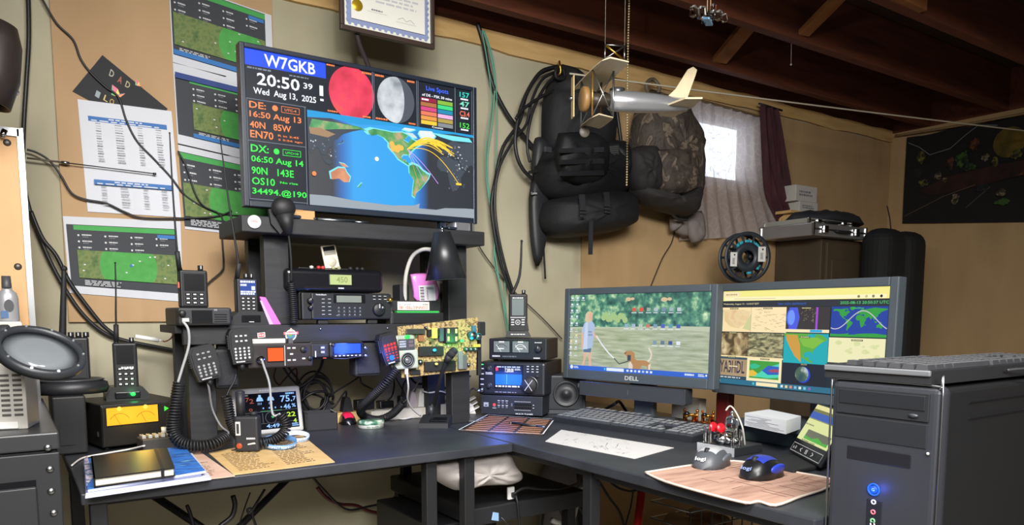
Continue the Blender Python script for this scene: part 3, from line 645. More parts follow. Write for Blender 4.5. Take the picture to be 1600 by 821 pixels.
# table radio with music player
t, w = dev('clock_radio', 'black clock radio with green display reading 450, standing on the scanner', 'radio', 447, 601, 1.985, ZS+.088)
h, d = .063, .12
b = MB(); b.box((0, d/2, h/2), (w, d, h), BLACKG, .014, seg=4); b.box((-.016, d/2, h+.001), (w*.55, d*.5, .006), BLACK, .002); b.build('body', t)
b = MB(); b.box((.012, -.0008, .034), (.066, .003, .030), C('#20231c', .4), .001); p = Pt(b, (-.019, -.0025, .0205), (.062, 0, 0), (0, 0, .027))
p.rect(0, 0, 1, 1, E('#bcca86', 1.35)); p.text('450', .3, .2, .82, .82, E('#98a464', 1.3)); b.build('display', t)
b = MB(); p = Pt(b, (.005, -.0006, .009), (.016, 0, 0), (0, 0, .004)); p.words(0, 0, 1, 1, LEGEND, 1, .1, 2); b.build('lettering', t)
b = MB(); b.cyl((-w/2+.02, .015, .006), (-w/2+.02, .015, h-.004), .012, C('#303338', .25, .4)); b.build('speaker_column', t)
for x, m in ((-.042, C('#b03030', .4)), (-.03, C('#b53a34', .4)), (-.062, GREYW), (.0, C('#9a9a78', .5)), (.016, C('#8c8c70', .5)), (.05, BLACKM), (.07, BLACKM), (.085, BLACKM)):
    b = MB(); b.sph((x, .02, h+.004), (.006, .006, .005), m, 10, 6); b.build('top_button', t)
q = oy(521, 424, 2.03); loc = (q.x, 2.035, ZS+.088+h+.004)
t2 = thing('music_player', 'small white music player standing upright on the clock radio', 'music player', loc)
Q = Matrix.Rotation(-.16, 4, 'Y') @ Matrix.Rotation(-.12, 4, 'X')
b = MB(Q); b.box((0, 0, .033), (.043, .008, .066), C('#d9cdb6', .35), .003); b.build('body', t2)
b = MB(Q); b.box((0, -.0042, .05), (.034, .0012, .024), BLACKG); p = Pt(b, (-.017, -.0049, .038), (.034, 0, 0), (0, 0, .024)); p.rect(0, 0, 1, .5, C('#8d8a80', .4)); b.build('screen', t2)
b = MB(Q); b.cyl((0, -.0035, .019), (0, -.0046, .019), .014, C('#c9c3b0', .4), seg=28); b.cyl((0, -.0045, .019), (0, -.0052, .019), .005, C('#ddd4c0', .4)); b.build('click_wheel', t2)
# scanner
t, w = dev('desktop_scanner', 'black desktop radio scanner with keypad and large right tuning knob on the rack shelf', 'radio scanner', 471, 612, 1.985, ZS+.012)
h = .074
b = MB(); b.box((0, .075, h/2), (w-.004, .15, h), BLACK, .004); b.build('body', t)
b = MB(); b.box((.012, .0, h/2), (w-.03, .012, h-.002), C('#1a1c20', .45), .004); p = Pt(b, (.012-(w-.03)/2, -.0062, 0), (w-.03, 0, 0), (0, 0, h))
p.rect(.265, .62, .66, .95, C('#0c0d10', .3)); p.text('RadioShack', .055, .9, .18, .955, LEGEND)
for i in range(2):
    for j in range(5): p.rect(.12+.075*i, .2+.14*j, .155+.075*i, .215+.14*j, LEGEND)
for i in range(5):
    for j in range(3): p.rect(.315+.065*i, .19+.13*j, .33+.065*i, .205+.13*j, LEGEND); p.rect(.305+.065*i, .145+.13*j, .338+.065*i, .155+.13*j, INK)
for i in range(3):
    for j in range(2): p.rect(.75+.07*i, .77+.12*j, .785+.07*i, .785+.12*j, LEGEND)
p.rect(.93, .69, .965, .7, LEGEND); p.rect(.285, .165, .305, .175, LEGEND); b.build('front_panel', t)
b = MB(); p = Pt(b, (.012-(w-.03)/2, -.0066, 0), (w-.03, 0, 0), (0, 0, h)); p.rect(.30, .65, .61, .9, C('#6d7268', .35)); b.build('display', t)
knob(t, w*.335, .029, .019, .016); knob(t, -w*.41, .052, .008); knob(t, -w*.41, .033, .006); knob(t, w*.37, .034, .005, .02, STEEL, 'tuning_dimple', mark=False)
b = MB(); b.box((-w/2+.01, .06, h/2+.002), (.02, .09, h), BLACKM, .002); b.build('bracket', t)
for x in (-.07, .075):
    b = MB(); b.box((x, .012, -.006), (.03, .02, .012), BLACKM, .003); b.build('foot', t)
b = MB(); b.cyl((w/2-.01, .0, .056), (w/2-.01, -.018, .056), .0055, GOLD); b.cyl((w/2-.01, -.018, .056), (w/2-.01, -.02, .056), .0065, GOLD); b.build('antenna_connector', t)

# handhelds ------------------------------------------------------------------
def keypad(p, u0, v0, u1, v1, nx, ny, m, fw=.5, fh=.4, rnd=False):
    dx = (u1-u0)/nx; dy = (v1-v0)/ny
    for i in range(nx):
        for j in range(ny):
            a, c = u0+dx*(i+.5), v0+dy*(j+.5)
            if rnd: p.disc(a, c, dx*fw/2, m, 10, up=False)
            else: p.rect(a-dx*fw/2, c-dy*fh/2, a+dx*fw/2, c+dy*fh/2, m, False)
    p.k += 1
def handheld(name, label, loc, w, h, d, ant, rz=0., screen=None, keys=(3, 4), knobs=2, lit=None, side=None, kcol=LEGEND, grille=False, antr=.0045, antt=.0025, sleeve=None, body=BLACK, kn_x=.62, ant_x=.2, mk=None):
    t = thing(name, label, 'radio', loc, rz)
    b = MB(); b.box((0, d/2, h/2), (w, d, h), body, .005, seg=3); b.box((0, -.0005, h*.5), (w*.82, .003, h*.9), BLACKM, .001); b.build('body', t)
    if screen:
        b = MB(); s0, s1 = screen; b.box((0, -.0018, h*(s0+s1)/2), (w*.72, .002, h*(s1-s0)), lit or BLACKG); p = Pt(b, (-w*.36, -.003, h*s0), (w*.72, 0, 0), (0, 0, h*(s1-s0)))
        if mk: mk(p)
        b.build('screen', t)
    if keys:
        b = MB(); top = (screen[0]-.04) if screen else .5; p = Pt(b, (-w*.36, -.0022, h*.08), (w*.72, 0, 0), (0, 0, h*(top-.08)))
        for i in range(keys[0]):
            for j in range(keys[1]):
                x = -w*.36+w*.72*(i+.5)/keys[0]; z = h*.08+h*(top-.08)*(j+.5)/keys[1]
                b.box((x, -.002, z), (w*.72/keys[0]*.75, .002, h*(top-.08)/keys[1]*.7), BLACKG, .0006)
        p = Pt(b, (-w*.36, -.0031, h*.08), (w*.72, 0, 0), (0, 0, h*(top-.08))); keypad(p, 0, 0, 1, 1, keys[0], keys[1], kcol, .45, .3); b.build('keypad', t)
    if grille:
        b = MB()
        for j in range(9): b.box((0, -.002, h*(.45+.05*j)), (w*.6, .0015, h*.018), BLACKG)
        b.build('speaker_grille', t)
    for i in range(knobs):
        b = MB(); x = -w/2+w*(kn_x+.24*i); b.cyl((x, d*.5, h), (x, d*.5, h+.013), w*.1, BLACKM, seg=14); b.box((x, d*.5-w*.1, h+.008), (.002, .002, .008), LEGEND); b.build('knob', t)
    b = MB(); loc = Vector(loc); R3 = Matrix.Rotation(-rz, 3, 'Z'); P = [R3 @ (Vector(a)-loc) for a in ant]
    P = [Vector((-w/2+w*ant_x, d*.5, h-.002))]+P
    if sleeve: b.cyl(P[0], P[0]+(P[1]-P[0]).normalized()*sleeve[0], sleeve[1], BLACKM, seg=12); b.cyl(P[0], P[0]+Vector((0, 0, .006)), sleeve[1]*1.1, STEEL if not mk else C('#5b5d62', .3, .8), seg=12)
    b.tube(P, antr, BLACKM, 8, 4, antt); b.sph(P[-1], antt*1.5, BLACKM, 8, 6); b.build('antenna', t)
    if side:
        b = MB(); b.box((-w/2-.001, d*.4, h*.6), (.004, d*.4, h*.16), side, .001); b.build('side_button', t)
    return t
# left end of the shelf: mobile radio with handheld on it
t, w = dev('mobile_radio', 'black mobile radio with dark screen, on the left end of the rack shelf', 'radio', 277, 361, 1.95, ZS)
h = .044; b = MB(); b.box((0, .085, h/2), (w, .15, h), BLACK, .004); b.build('body', t)
b = MB(); b.box((0, 0, h/2), (w, .024, h), C('#202226', .5), .006); p = Pt(b, (-w/2, -.0124, 0), (w, 0, 0), (0, 0, h)); p.text('TYT', .66, .82, .72, .9, LEGEND); 
for j in range(4): p.rect(.66, .2+.13*j, .9, .24+.13*j, BLACKG)
b.build('front_panel', t)
b = MB(); b.box((-.008, -.012, h*.5), (w*.38, .004, h*.72), BLACKG, .001); b.build('screen', t)
knob(t, -w*.43, .03, .008, y=-.012, mark=False)
b = MB(); b.box((-w*.38, -.016, .014), (.016, .012, .009), GREYW, .001); b.build('cord_plug', t)
q = oy(305, 484, 2.0)
handheld('handheld_radio', 'black handheld radio with dark square screen, on the mobile radio at the rack left end', (q.x, 2.0, ZS+h), .066, .093, .035, [oy(277, 395, 2.0), oy(270, 300, 1.99), oy(265, 208, 1.98)], 0, (.45, .9), (3, 3), 1, side=C('#d8604c', .4), sleeve=(.05, .006), antr=.0035, antt=.0015, kn_x=.8, ant_x=.06)
q = oy(392, 510, 1.99)
t = thing('charging_cradle', 'black sloped charging cradle on the rack shelf under the blue lit handheld', 'charger', (q.x, 1.985, ZS))
b = MB(); prof = [(-.052, 0), (.052, 0), (.045, .02), (.03, .035), (-.028, .035), (-.045, .022)]
b.slab([(x, 0, z) for x, z in prof], Vector((0, .075, 0)), BLACKM); b.box((0, .002, .016), (.05, .006, .02), BLACKG, .002); b.build('body', t)
b = MB(); b.box((0, -.003, .008), (.012, .004, .002), LEGEND); b.build('label_strip', t)
def mk(p):
    p.words(.02, .82, .98, .97, WH, 1, .1, 1, .95); p.words(.02, .6, .5, .75, WH, 1, .1, 4); p.rect(.72, .35, .95, .6, WH); p.words(.02, .02, .98, .3, WH, 2, .2, 2, .9)
handheld('handheld_radio', 'black handheld radio with lit blue screen in the cradle on the rack shelf', (q.x-.002, 2.0, ZS+.03), .055, .09, .034, [oy(373, 415, 2.0), oy(358, 320, 2.0), oy(344, 216, 2.0)], 0, (.52, .95), (3, 4), 2, lit=E('#2b4fa8', 1.1), sleeve=(.045, .0065), antr=.004, antt=.0014, ant_x=.1, kn_x=.5, mk=mk)
Y = 1.985; b = MB(); q = [oy(406, 464, Y), oy(415, 465, Y), oy(439, 510, Y), oy(437, 512, Y), oy(421, 512, Y)]
b.slab([v+Vector((0, 0, max(0, ZS+.001-v.z))) for v in q], Vector((0, .012, 0)), C('#d86cc0', .35)); b.slab([v+Vector((0, -.0006, max(0, ZS+.001-v.z))) for v in [oy(406, 470, Y), oy(409, 470, Y), oy(427, 511, Y), oy(421, 511, Y)]], Vector((0, .001, 0)), C('#b8a0c8', .4))
one('pink_pouch', 'bright pink plastic pouch leaning beside the lit handheld radio on the rack shelf', 'pouch', b, (oy(425, 511, Y).x, Y, ZS))
# right half of the shelf: enclosure, pink bag, boxes
a, c = oy(612, 500, 1.98), oy(692, 500, 1.98); zt = oy(650, 470, 1.98).z
t = thing('drive_enclosure', 'black drive enclosure with green circuit edge and upside down label at the shelf right end', 'enclosure', ((a.x+c.x)/2, 1.975, ZS))
w = c.x-a.x; h = zt-ZS
b = MB(); b.box((0, .06, .016), (w, .12, .032), BLACK, .002); b.box((0, .07, (h+.036)/2), (w*.98, .11, h-.036), BLACKM, .002); b.box((-w/2-.002, .02, h*.3), (.004, .03, .05), STEEL); b.build('body', t)
b = MB(); b.box((.0, .01, .034), (w*.82, .02, .006), C('#2f9a48', .4), .001); b.build('circuit_edge', t)
b = MB(); p = Pt(b, (-w*.36, .0148, .0395), (w*.62, 0, 0), (0, 0, h-.043), .0003); p.rect(0, 0, 1, 1, C('#d9d3c8', .6)); p.text('CONNECTED 180', .05, .12, .95, .48, C('#b04a44', .6), rot180=True); p.words(.03, .62, .42, .7, INK, 1, .2, 2); p.words(.78, .6, .95, .75, INK, 1, .2, 2); b.build('label', t)
zE = ZS+h
Y = 2.0; b = MB(); b.pillow([oy(641, 429, Y), oy(665, 427, Y), oy(683, 441, Y), oy(684, 471, Y), oy(650, 472, Y), oy(645, 455, Y)], .012, C('#d47cc4', .25, bump=.4, bscale=90), bumpy=.0015, seed=3, sub=2)
org = (oy(664, 471, Y).x, Y, zE); tb = thing('antistatic_bag', 'pink antistatic bag with a barcode label, standing on the drive enclosure', 'bag', org)
b.build('bag', tb, org)
b = MB(); q = [oy(654, 447, Y-.014), oy(679, 445, Y-.014), oy(681, 470, Y-.014), oy(656, 470.5, Y-.014)]; b.slab(q, Vector((0, .001, 0)), C('#d9cfd8', .5)); p = Pt(b, q[3], q[2]-q[3], q[0]-q[3])
for j in range(9): p.rect(.06, .04+.1*j, .3, .04+.1*j+(.03 if j % 2 else .06), C('#1d1c20', .6))
for j in range(5): p.disc(.5, .12+.13*j, .04, INK, 6)
p.words(.45, .75, .95, .92, INK, 3, .4, 3); b.build('barcode_label', tb, org)
for px, lab, m, zz in (((680, 693, 440, 478), 'plain grey cardboard carton standing behind the pink bag', C('#8f8d88', .7), zE), ((622, 636, 446, 472), 'narrow black box behind the white gooseneck on the rack shelf', BLACKM, ZS)):
    a = oy(px[0], px[3], 2.09); c = oy(px[1], px[2], 2.09); b = MB(); b.span((a.x, 2.075, ZS), (c.x, 2.13, c.z), m, .002); b.box(((a.x+c.x)/2, 2.1, c.z+.0006), (abs(c.x-a.x)*.9, .05, .0012), m); one('carton' if 'carton' in lab else 'narrow_box', lab, 'box', b, ((a.x+c.x)/2, 2.1, ZS))
a = oy(694, 478, 2.04); b = MB(); b.span((a.x+.005, 2.045, ZS), (a.x+.075, 2.10, oy(700, 442, 2.04).z), BLACKG, .004); b.box((a.x+.04, 2.044, ZS+.02), (.05, .003, .02), DKGREY); one('black_module', 'upright glossy black module behind the cone lamp shade', 'electronics', b, (a.x+.03, 2.07, ZS))
q = oy(722, 480, 1.995)

# hung under / on the rail -----------------------------------------------------
zr0 = oy(425, 575, 1.95).z; 
t, w = dev('mobile_radio', 'mobile radio with bright orange display, hung under the rack shelf', 'radio', 384, 486, 1.945, zr0)
h = oy(425, 537, 1.95).z-zr0
b = MB(); b.box((0, .075, h/2), (w-.004, .14, h-.002), BLACK, .003); b.build('body', t)
b = MB(); b.box((0, 0, h/2), (w, .014, h), C('#241e1f', .5), .004); p = Pt(b, (-w/2, -.0073, 0), (w, 0, 0), (0, 0, h))
for u, v in ((.62, .8), (.70, .8), (.66, .55), (.62, .3), (.70, .3), (.85, .35)): p.rect(u-.025, v-.03, u+.025, v+.03, LEGEND)
p.rect(.55, .08, .56, .92, GREYW); b.build('front_panel', t)
b = MB(); p = Pt(b, (-w/2, -.0078, 0), (w, 0, 0), (0, 0, h), .0003); p.rect(.285, .24, .545, .86, BLACKG); p.rect(.295, .28, .535, .82, E('#ff5a10', 1.35)); b.build('display', t)
b = MB(); b.cyl((-w*.33, -.006, h*.36), (-w*.33, -.022, h*.36), .010, CHROME); b.cyl((-w*.33, -.022, h*.36), (-w*.33, -.03, h*.36), .006, STEEL); b.build('microphone_plug', t)
knob(t, w*.35, h*.72, .009, mark=False); knob(t, w*.45, h*.35, .007, mark=False)
plug1 = Vector(t.location)+Vector((-w*.33, -.03, h*.36))
b = MB(); b.box((-w*.2, .02, h+.006), (.10, .03, .012), GREYW, .001); b.box((.03, .02, h+.005), (.012, .03, .014), STEEL); b.build('mounting_bracket', t)
zr0 = oy(525, 563, 1.95).z
t, w = dev('mobile_radio', 'mobile radio with bright blue display, hung under the rack shelf', 'radio', 484, 569, 1.94, zr0)
h = oy(525, 532, 1.95).z-zr0
b = MB(); b.box((.0, .08, h*.5), (w*.96, .14, h*.9), BLACK, .003); b.build('body', t)
b = MB(); b.box((-w*.32, .002, h*.52), (w*.36, .014, h*.7), BLACKM, .004); b.box((w*.14, -.004, h*.52), (w*.66, .016, h*.78), C('#181a20', .35), .006); p = Pt(b, (-w/2, -.0126, 0), (w, 0, 0), (0, 0, h))
for i in range(7): p.rect(.40+.075*i, .21, .44+.075*i, .25, LEGEND)
p.line([(.38, .12), (.6, .08), (.94, .2)], .0012, STEEL); b.build('front_panel', t)
b = MB(); p = Pt(b, (-w/2, -.0068, 0), (w, 0, 0), (0, 0, h)); 
for u, v in ((.2, .66), (.2, .44)): p.rect(u-.04, v-.09, u+.04, v+.09, STEEL); p.rect(u-.03, v-.03, u+.03, v+.03, LEGEND)
p.rect(.06, .2, .08, .5, LEGEND); p.rect(.2, .12, .26, .16, C('#c04030', .5)); b.build('keypad', t)
b = MB(); p = Pt(b, (-w/2, -.0128, 0), (w, 0, 0), (0, 0, h), .0003); p.rect(.38, .32, .90, .86, BLACKG); p.rect(.39, .34, .885, .83, E('#1f55ff', 1.5)); b.build('display', t)
knob(t, -w*.12, h*.78, .006, y=-.004, mark=False); knob(t, w*.475, h*.6, .005, y=-.006, mark=False, m=STEEL); knob(t, w*.475, h*.2, .005, y=-.006, mark=False, m=STEEL)
point_lamp('blue_glow', Vector(t.location)+Vector((.02, -.05, h*.6)), .6, (.1, .2, 1), .02)

def handmic(label, pts, w, h, tilt, Y, kcol, rows, lit=None, d=.028, cols=4):
    c = oy(pts[0], pts[1], Y); t = thing('hand_microphone', label, 'microphone', tuple(c))
    Q = Matrix.Rotation(tilt, 4, 'Y'); b = MB(Q)
    out = [(-.42, -.5), (.42, -.5), (.5, -.1), (.5, .38), (.38, .5), (-.38, .5), (-.5, .38), (-.5, -.1)]
    b.slab([(x*w, -d*.5, z*h) for x, z in out], Vector((0, d, 0)), RUBBER); b.slab([(x*w*.86, -d*.62, z*h*.88) for x, z in out], Vector((0, d*.2, 0)), BLACKM); b.build('body', t)
    b = MB(Q); p = Pt(b, (-w*.38, -d*.62-.0004, -h*.38), (w*.76, 0, 0), (0, 0, h*.76), .0004)
    keypad(p, 0, .0, 1, .48, cols, rows, kcol, .5, .45, lit is None); keypad(p, .1, .6, .9, .98, 3, 2, kcol if lit is None else LEGEND, .5, .3) if lit is None else keypad(p, 0, .45, 1, .75, cols, 2, kcol, .7, .7)
    p.words(.1, -.1, .6, -.05, LEGEND, 1, .1, 2); b.build('keypad', t)
    b = MB(Q); b.box((-w*.5, 0, h*.12), (w*.1, d*.7, h*.42), BLACKM, .002)
    for j in range(6): b.box((-w*.56, 0, h*(-.05+.07*j)), (w*.03, d*.6, h*.025), BLACK)
    b.build('talk_bar', t)
    b = MB(Q); b.cyl((0, 0, -h*.5), (0, 0, -h*.72), w*.16, RUBBER, w*.07); b.build('strain_relief', t)
    if lit:
        b = MB(Q); p = Pt(b, (-w*.4, -d*.62-.0005, -h*.42), (w*.8, 0, 0), (0, 0, h*.3), .0004); p.disc(.45, .45, .18, E('#1c7cff', 1.6), 20); b.build('lit_button', t)
    return t
handmic('black keypad microphone with white keys on the rack rail left of the orange display', (375, 541), .056, .088, -.06, 1.935, LEGEND, 4)
handmic('black keypad microphone with grey keys hanging lowest at the rack left post', (319, 567), .062, .085, -.22, 1.94, C('#8d8f92', .6), 4)
handmic('black microphone with red lit keypad and blue lit button at the rack right end', (606, 545), .052, .088, -.22, 1.925, E('#ff4436', 1.1), 4, True)
point_lamp('blue_key_glow', oy(606, 556, 1.88), .3, (.1, .15, 1), .01)
for px, Y, lab in (((338, 373, 545, 609), 1.97, 'black extension speaker hung behind the two keypad microphones'), ((556, 597, 534, 590), 1.97, 'black extension speaker hung under the shelf beside the blue display')):
    a = oy(px[0], px[3], Y); c = oy(px[1], px[2], Y); o_ = ((a.x+c.x)/2, Y, a.z); t = thing('extension_speaker', lab, 'speaker', o_); W = c.x-a.x; Hh = c.z-a.z
    b = MB(); b.box((0, .03, Hh/2), (W, .05, Hh), BLACKM, .008); b.build('body', t); b = MB(); b.box((0, .004, Hh/2), (W*.82, .005, Hh*.84), C('#232429', .8, bump=.6, bscale=400), .003); b.build('speaker_grille', t); b = MB(); b.box((0, .03, Hh+.006), (W*.6, .02, .03), BLACK, .001); b.build('bracket', t)
# cords
b = MB(); b.tube([oy(286, 503, 1.925), oy(294, 515, 1.92), oy(295, 540, 1.925), oy(285, 575, 1.93), oy(278, 598, 1.93)], .0034, C('#9c9ea0', .5)); b.coil([oy(280, 599, 1.93), oy(273, 640, 1.92), oy(270, 672, 1.915), oy(281, 691, 1.90), oy(305, 697, 1.885), oy(333, 694, 1.88), oy(353, 683, 1.90)], .0125, .0028, RUBBER, .0068); b.tube([oy(353, 683, 1.90), oy(357, 676, 1.91), oy(345, 666, 1.93), oy(332, 640, 1.945), oy(327, 610, 1.94), oy(325, 600, 1.94)], .0028, C('#6d6e70', .5))
one('coiled_cord', 'grey and black coiled cord from the left mobile radio to the lowest keypad microphone', 'cord', b, tuple(oy(300, 697, 1.885)))
b = MB(); b.tube([oy(369, 585, 1.935), oy(366, 596, 1.93), oy(358, 610, 1.925), oy(354, 619, 1.92)], .0026, RUBBER); b.coil([oy(353, 619, 1.92), oy(357, 640, 1.92), oy(362, 662, 1.915), oy(376, 684, 1.885), oy(400, 692, 1.862), oy(425, 689, 1.858), oy(444, 676, 1.862), oy(446, 660, 1.865), oy(438, 647, 1.868)], .0115, .0026, RUBBER, .0065); b.tube([oy(438, 647, 1.868), oy(428, 650, 1.87), oy(424, 636, 1.88), oy(421, 600, 1.90), oy(412, 572, 1.912), tuple(plug1)], .0032, C('#8d8f91', .5))
one('coiled_cord', 'coiled cord from the orange display radio sagging before the weather station', 'cord', b, tuple(oy(425, 689, 1.858)))
b = MB(); b.tube([oy(611, 566, 1.925), oy(617, 574, 1.925), oy(620, 578, 1.925)], .0026, RUBBER); b.coil([oy(620, 578, 1.925), oy(602, 600, 1.925), oy(580, 622, 1.98), oy(564, 640, 2.06), oy(569, 651, 2.12), oy(590, 656, 2.13), oy(612, 648, 2.10), oy(630, 630, 2.05)], .0105, .0026, RUBBER, .0062); b.tube([oy(630, 630, 2.05), oy(638, 620, 2.05), oy(640, 600, 2.06), oy(628, 570, 2.06)], .0026, RUBBER)
one('coiled_cord', 'black coiled cord looping down from the red lit microphone to the desk', 'cord', b, tuple(oy(590, 656, 2.13)))

# circuit board hung at the right end of the rail ---------------------------------
Y = 1.955; tl, tr, br, bl = oy(621, 511, Y), oy(747, 496, Y), oy(744, 578, Y), oy(628, 591, Y)
org = tuple((bl+br)/2); t = thing('circuit_board', 'large tan power supply circuit board mounted upright at the rack right end', 'circuit board', org)
PCB = noise_mat('circuit_board_tan', [(.3, '#8f7a50'), (.48, '#b39c6c'), (.56, '#4a3f2e'), (.62, '#a58c5c'), (.7, '#c4b080'), (.76, '#5a4a34')], nscale=70, detail=3, rough=.5)
b = MB(); b.slab([tl, tr, br, bl], Vector((0, .004, 0)), PCB); b.build('board', t, org)
U = br-bl; V = tl-bl
def pc(px, d0, m, name, n=1, bev=.001):
    a = oy(px[0], px[3], Y); c = oy(px[1], px[2], Y); b = MB(); b.span((a.x, Y-d0, a.z), (c.x, Y-.0002, c.z), m, bev); return b, a, c, name
def pcb(px, d0, m, name): b, a, c, n = pc(px, d0, m, name); b.build(name, t, org)
b, a, c, n = pc((633, 661, 514, 522), .006, STEEL, '')
for j in range(4): z = a.z+(c.z-a.z)*(j+.5)/4; b.span((a.x, Y-.014, z-.002), (c.x, Y-.006, z+.002), STEEL)
b.build('heat_sink', t, org)
for px, dd, m, nm in (((671, 679, 513, 529), .018, C('#d9cf5a', .5), 'transformer'), ((666, 684, 515, 526), .014, BLACK, 'coil'), ((684, 691, 513, 534), .012, C('#3a4654', .5), 'heat_sink'), ((692, 711, 512, 536), .02, C('#23242a', .5), 'transformer'), ((653, 691, 541, 557), .01, BLACKM, 'relay'), ((662, 710, 564, 581), .01, BLACKM, 'relay'),
                  ((714, 720, 549, 577), .014, C('#9aa3a8', .4, .6), 'heat_sink'), ((721, 727, 555, 577), .012, C('#55585c', .5), 'relay'), ((738, 749, 538, 543), .008, C('#c9b24c', .5), 'jumper'), ((736, 741, 509, 521), .012, C('#3a6a84', .5), 'relay'), ((640, 655, 578, 586), .008, BLACKM, 'relay'), ((652, 660, 524, 534), .01, C('#8a5a3c', .5), 'coil')):
    pcb(px, dd, m, nm)
for x, y, r, L, m in ((735, 524, .012, .018, C('#1c5a63', .35)), (744, 526, .010, .018, C('#1e7a86', .35)), (726, 546, .006, .016, C('#1f5a48', .4)), (733, 546, .006, .016, C('#1f5a48', .4)), (740, 546, .006, .016, C('#1f5a48', .4)), (655, 566, .007, .012, BLACK), (664, 512.5, .004, .01, BLACK), (730, 570, .005, .012, C('#2c2d30', .5))):
    q = oy(x, y, Y); b = MB(); b.cyl(q, q-Vector((0, L, 0)), r, m, seg=18); b.cyl(q-Vector((0, L, 0)), q-Vector((0, L+.001, 0)), r*.8, STEEL, seg=18); b.build('capacitor', t, org)
for px, m in (((694, 697, 514, 521), None), ((694, 697, 526, 533), None), ((706, 709, 514, 521), None), ((706, 709, 526, 533), None)): pcb(px, .022, C('#cfc27a', .5), 'winding_tab')
for x, y, r, c in ((722, 533, .007, '#46ff7c'), (679, 547.5, .006, '#37c8ff'), (682, 569, .005, '#ffe27a'), (737, 529, .006, '#28b8e0')):
    q = oy(x, y, Y-.022); b = MB(); b.sph(q, (r, .004, r*.7), E(c, 1.8), 10, 8); b.cyl(q, (q.x, Y-.001, q.z), .002, STEEL); b.build('indicator_light', t, org)
point_lamp('green_led_glow', oy(722, 533, Y-.06), .18, (.1, 1, .25), .006)
rr = random.Random(11)
for i in range(46):
    u, v = rr.uniform(.03, .97), rr.uniform(.03, .97); q = bl.lerp(br, u).lerp(tl.lerp(tr, u), v); b = MB(); m = rr.choice((C('#7a4a2c', .5), BLACK, C('#c9c4b4', .5), C('#3d6b47', .5), STEEL)); s_ = rr.uniform(.0025, .006); b.box((q.x, Y-.002, q.z), (s_, .005, s_*rr.uniform(.5, 1.6)), m); b.build('component', t, org)
b = MB(); q = oy(752, 514, Y); b.box((q.x, Y+.01, q.z), (.026, .03, .042), BLACKM, .003); b.box((q.x, Y+.015, q.z-.08), (.012, .012, .13), BLACKM, .001); b.build('bracket', t, org)
# hotspot and its white cable
Yh = Y-.022; c0 = oy(634, 551, Yh)
t = thing('hotspot_box', 'grey clear cased hotspot with round vent and tiny screen on the circuit board', 'electronics', tuple(c0)); Q = Matrix.Rotation(-.03, 4, 'Y')
b = MB(Q); b.box((0, .01, 0), (.066, .02, .098), C('#9ba69a', .25, coat=.4), .008, seg=3); b.box((0, .0, -.02), (.074, .012, .055), C('#a9b0a8', .3), .005); b.build('case', t)
b = MB(Q); p = Pt(b, (-.025, -.0065, .008), (.05, 0, 0), (0, 0, .03), .0004); p.rect(0, 0, 1, 1, C('#45484c', .3)); p.words(.05, .2, .5, .9, E('#dfe6ff', 1.1), 3, .3, 3, .9); p.words(.65, .2, .95, .9, E('#a890a0', .9), 2, .3, 4); b.build('screen', t)
b = MB(Q); 
for r in (.022, .016, .010): b.lathe([(r, 0), (r, .002), (r-.003, .002), (r-.003, 0)], C('#5d6062', .4), Matrix.Translation((.002, -.0065, -.022)) @ Matrix.Rotation(PI/2, 4, 'X'), 28)
b.cyl((.002, -.0062, -.022), (.002, -.0072, -.022), .008, C('#8a8d8f', .3, .5)); b.build('vent', t)
b = MB(Q); b.sph((.006, -.002, .044), (.009, .004, .006), E('#2dff5c', 1.7), 10, 8); b.build('indicator_light', t)
b = MB(); b.box(oy(635, 580, Yh), (.009, .007, .02), WHITE, .001); b.tube([oy(636, 586, Yh), oy(638, 605, Yh+.02), oy(637, 625, Yh+.07), oy(645, 640, Yh+.12), oy(657, 650, Yh+.16)], .0028, WHITE)
one('usb_cable', 'white cable plugged into the bottom of the grey hotspot', 'cable', b, tuple(oy(635, 580, Yh)))
# ================================================================== LEFT END: CABINET AND WHAT STANDS ON IT
ZK = .885; CK = C('#26272a', .5)
t = thing('metal_cabinet', 'black steel cabinet with bolted corner and dark drawer at the left edge', 'cabinet', (-.25, 1.5, 0)); O = (-.25, 1.5, 0)
b = MB(); b.span((-.56, 1.512, .02), (.064, 2.12, ZK-.03), CK, .003); b.build('body', t, O)
b = MB(); b.span((-.57, 1.50, ZK-.03), (.067, 2.13, ZK), C('#2f3033', .38), .003); b.build('top_plate', t, O)
b = MB(); b.span((-.56, 1.499, .03), (.066, 1.511, ZK-.035), C('#222326', .5), .002); b.build('front_plate', t, O)
b = MB(); q = oy(56, 750, 1.498); b.span((-.5, 1.49, .45), (q.x, 1.4995, q.z-.012), CK, .002); b.build('drawer', t, O)
b = MB(); b.span((-.5, 1.496, q.z-.012), (q.x, 1.4993, q.z), BLACKG); b.build('drawer_slot', t, O)
for x, y in ((74.6, 700), (78, 733.6), (80, 768), (84, 802)):
    q = oy(x, y, 1.4985); b = MB(); b.lathe([(.0062, 0), (.0062, .001), (.004, .0035), (0, .004)], STEEL, Matrix.Translation(q) @ Matrix.Rotation(PI/2, 4, 'X'), 14); b.box((q.x, q.y-.004, q.z), (.006, .0008, .001), BLACK); b.build('bolt', t, O)
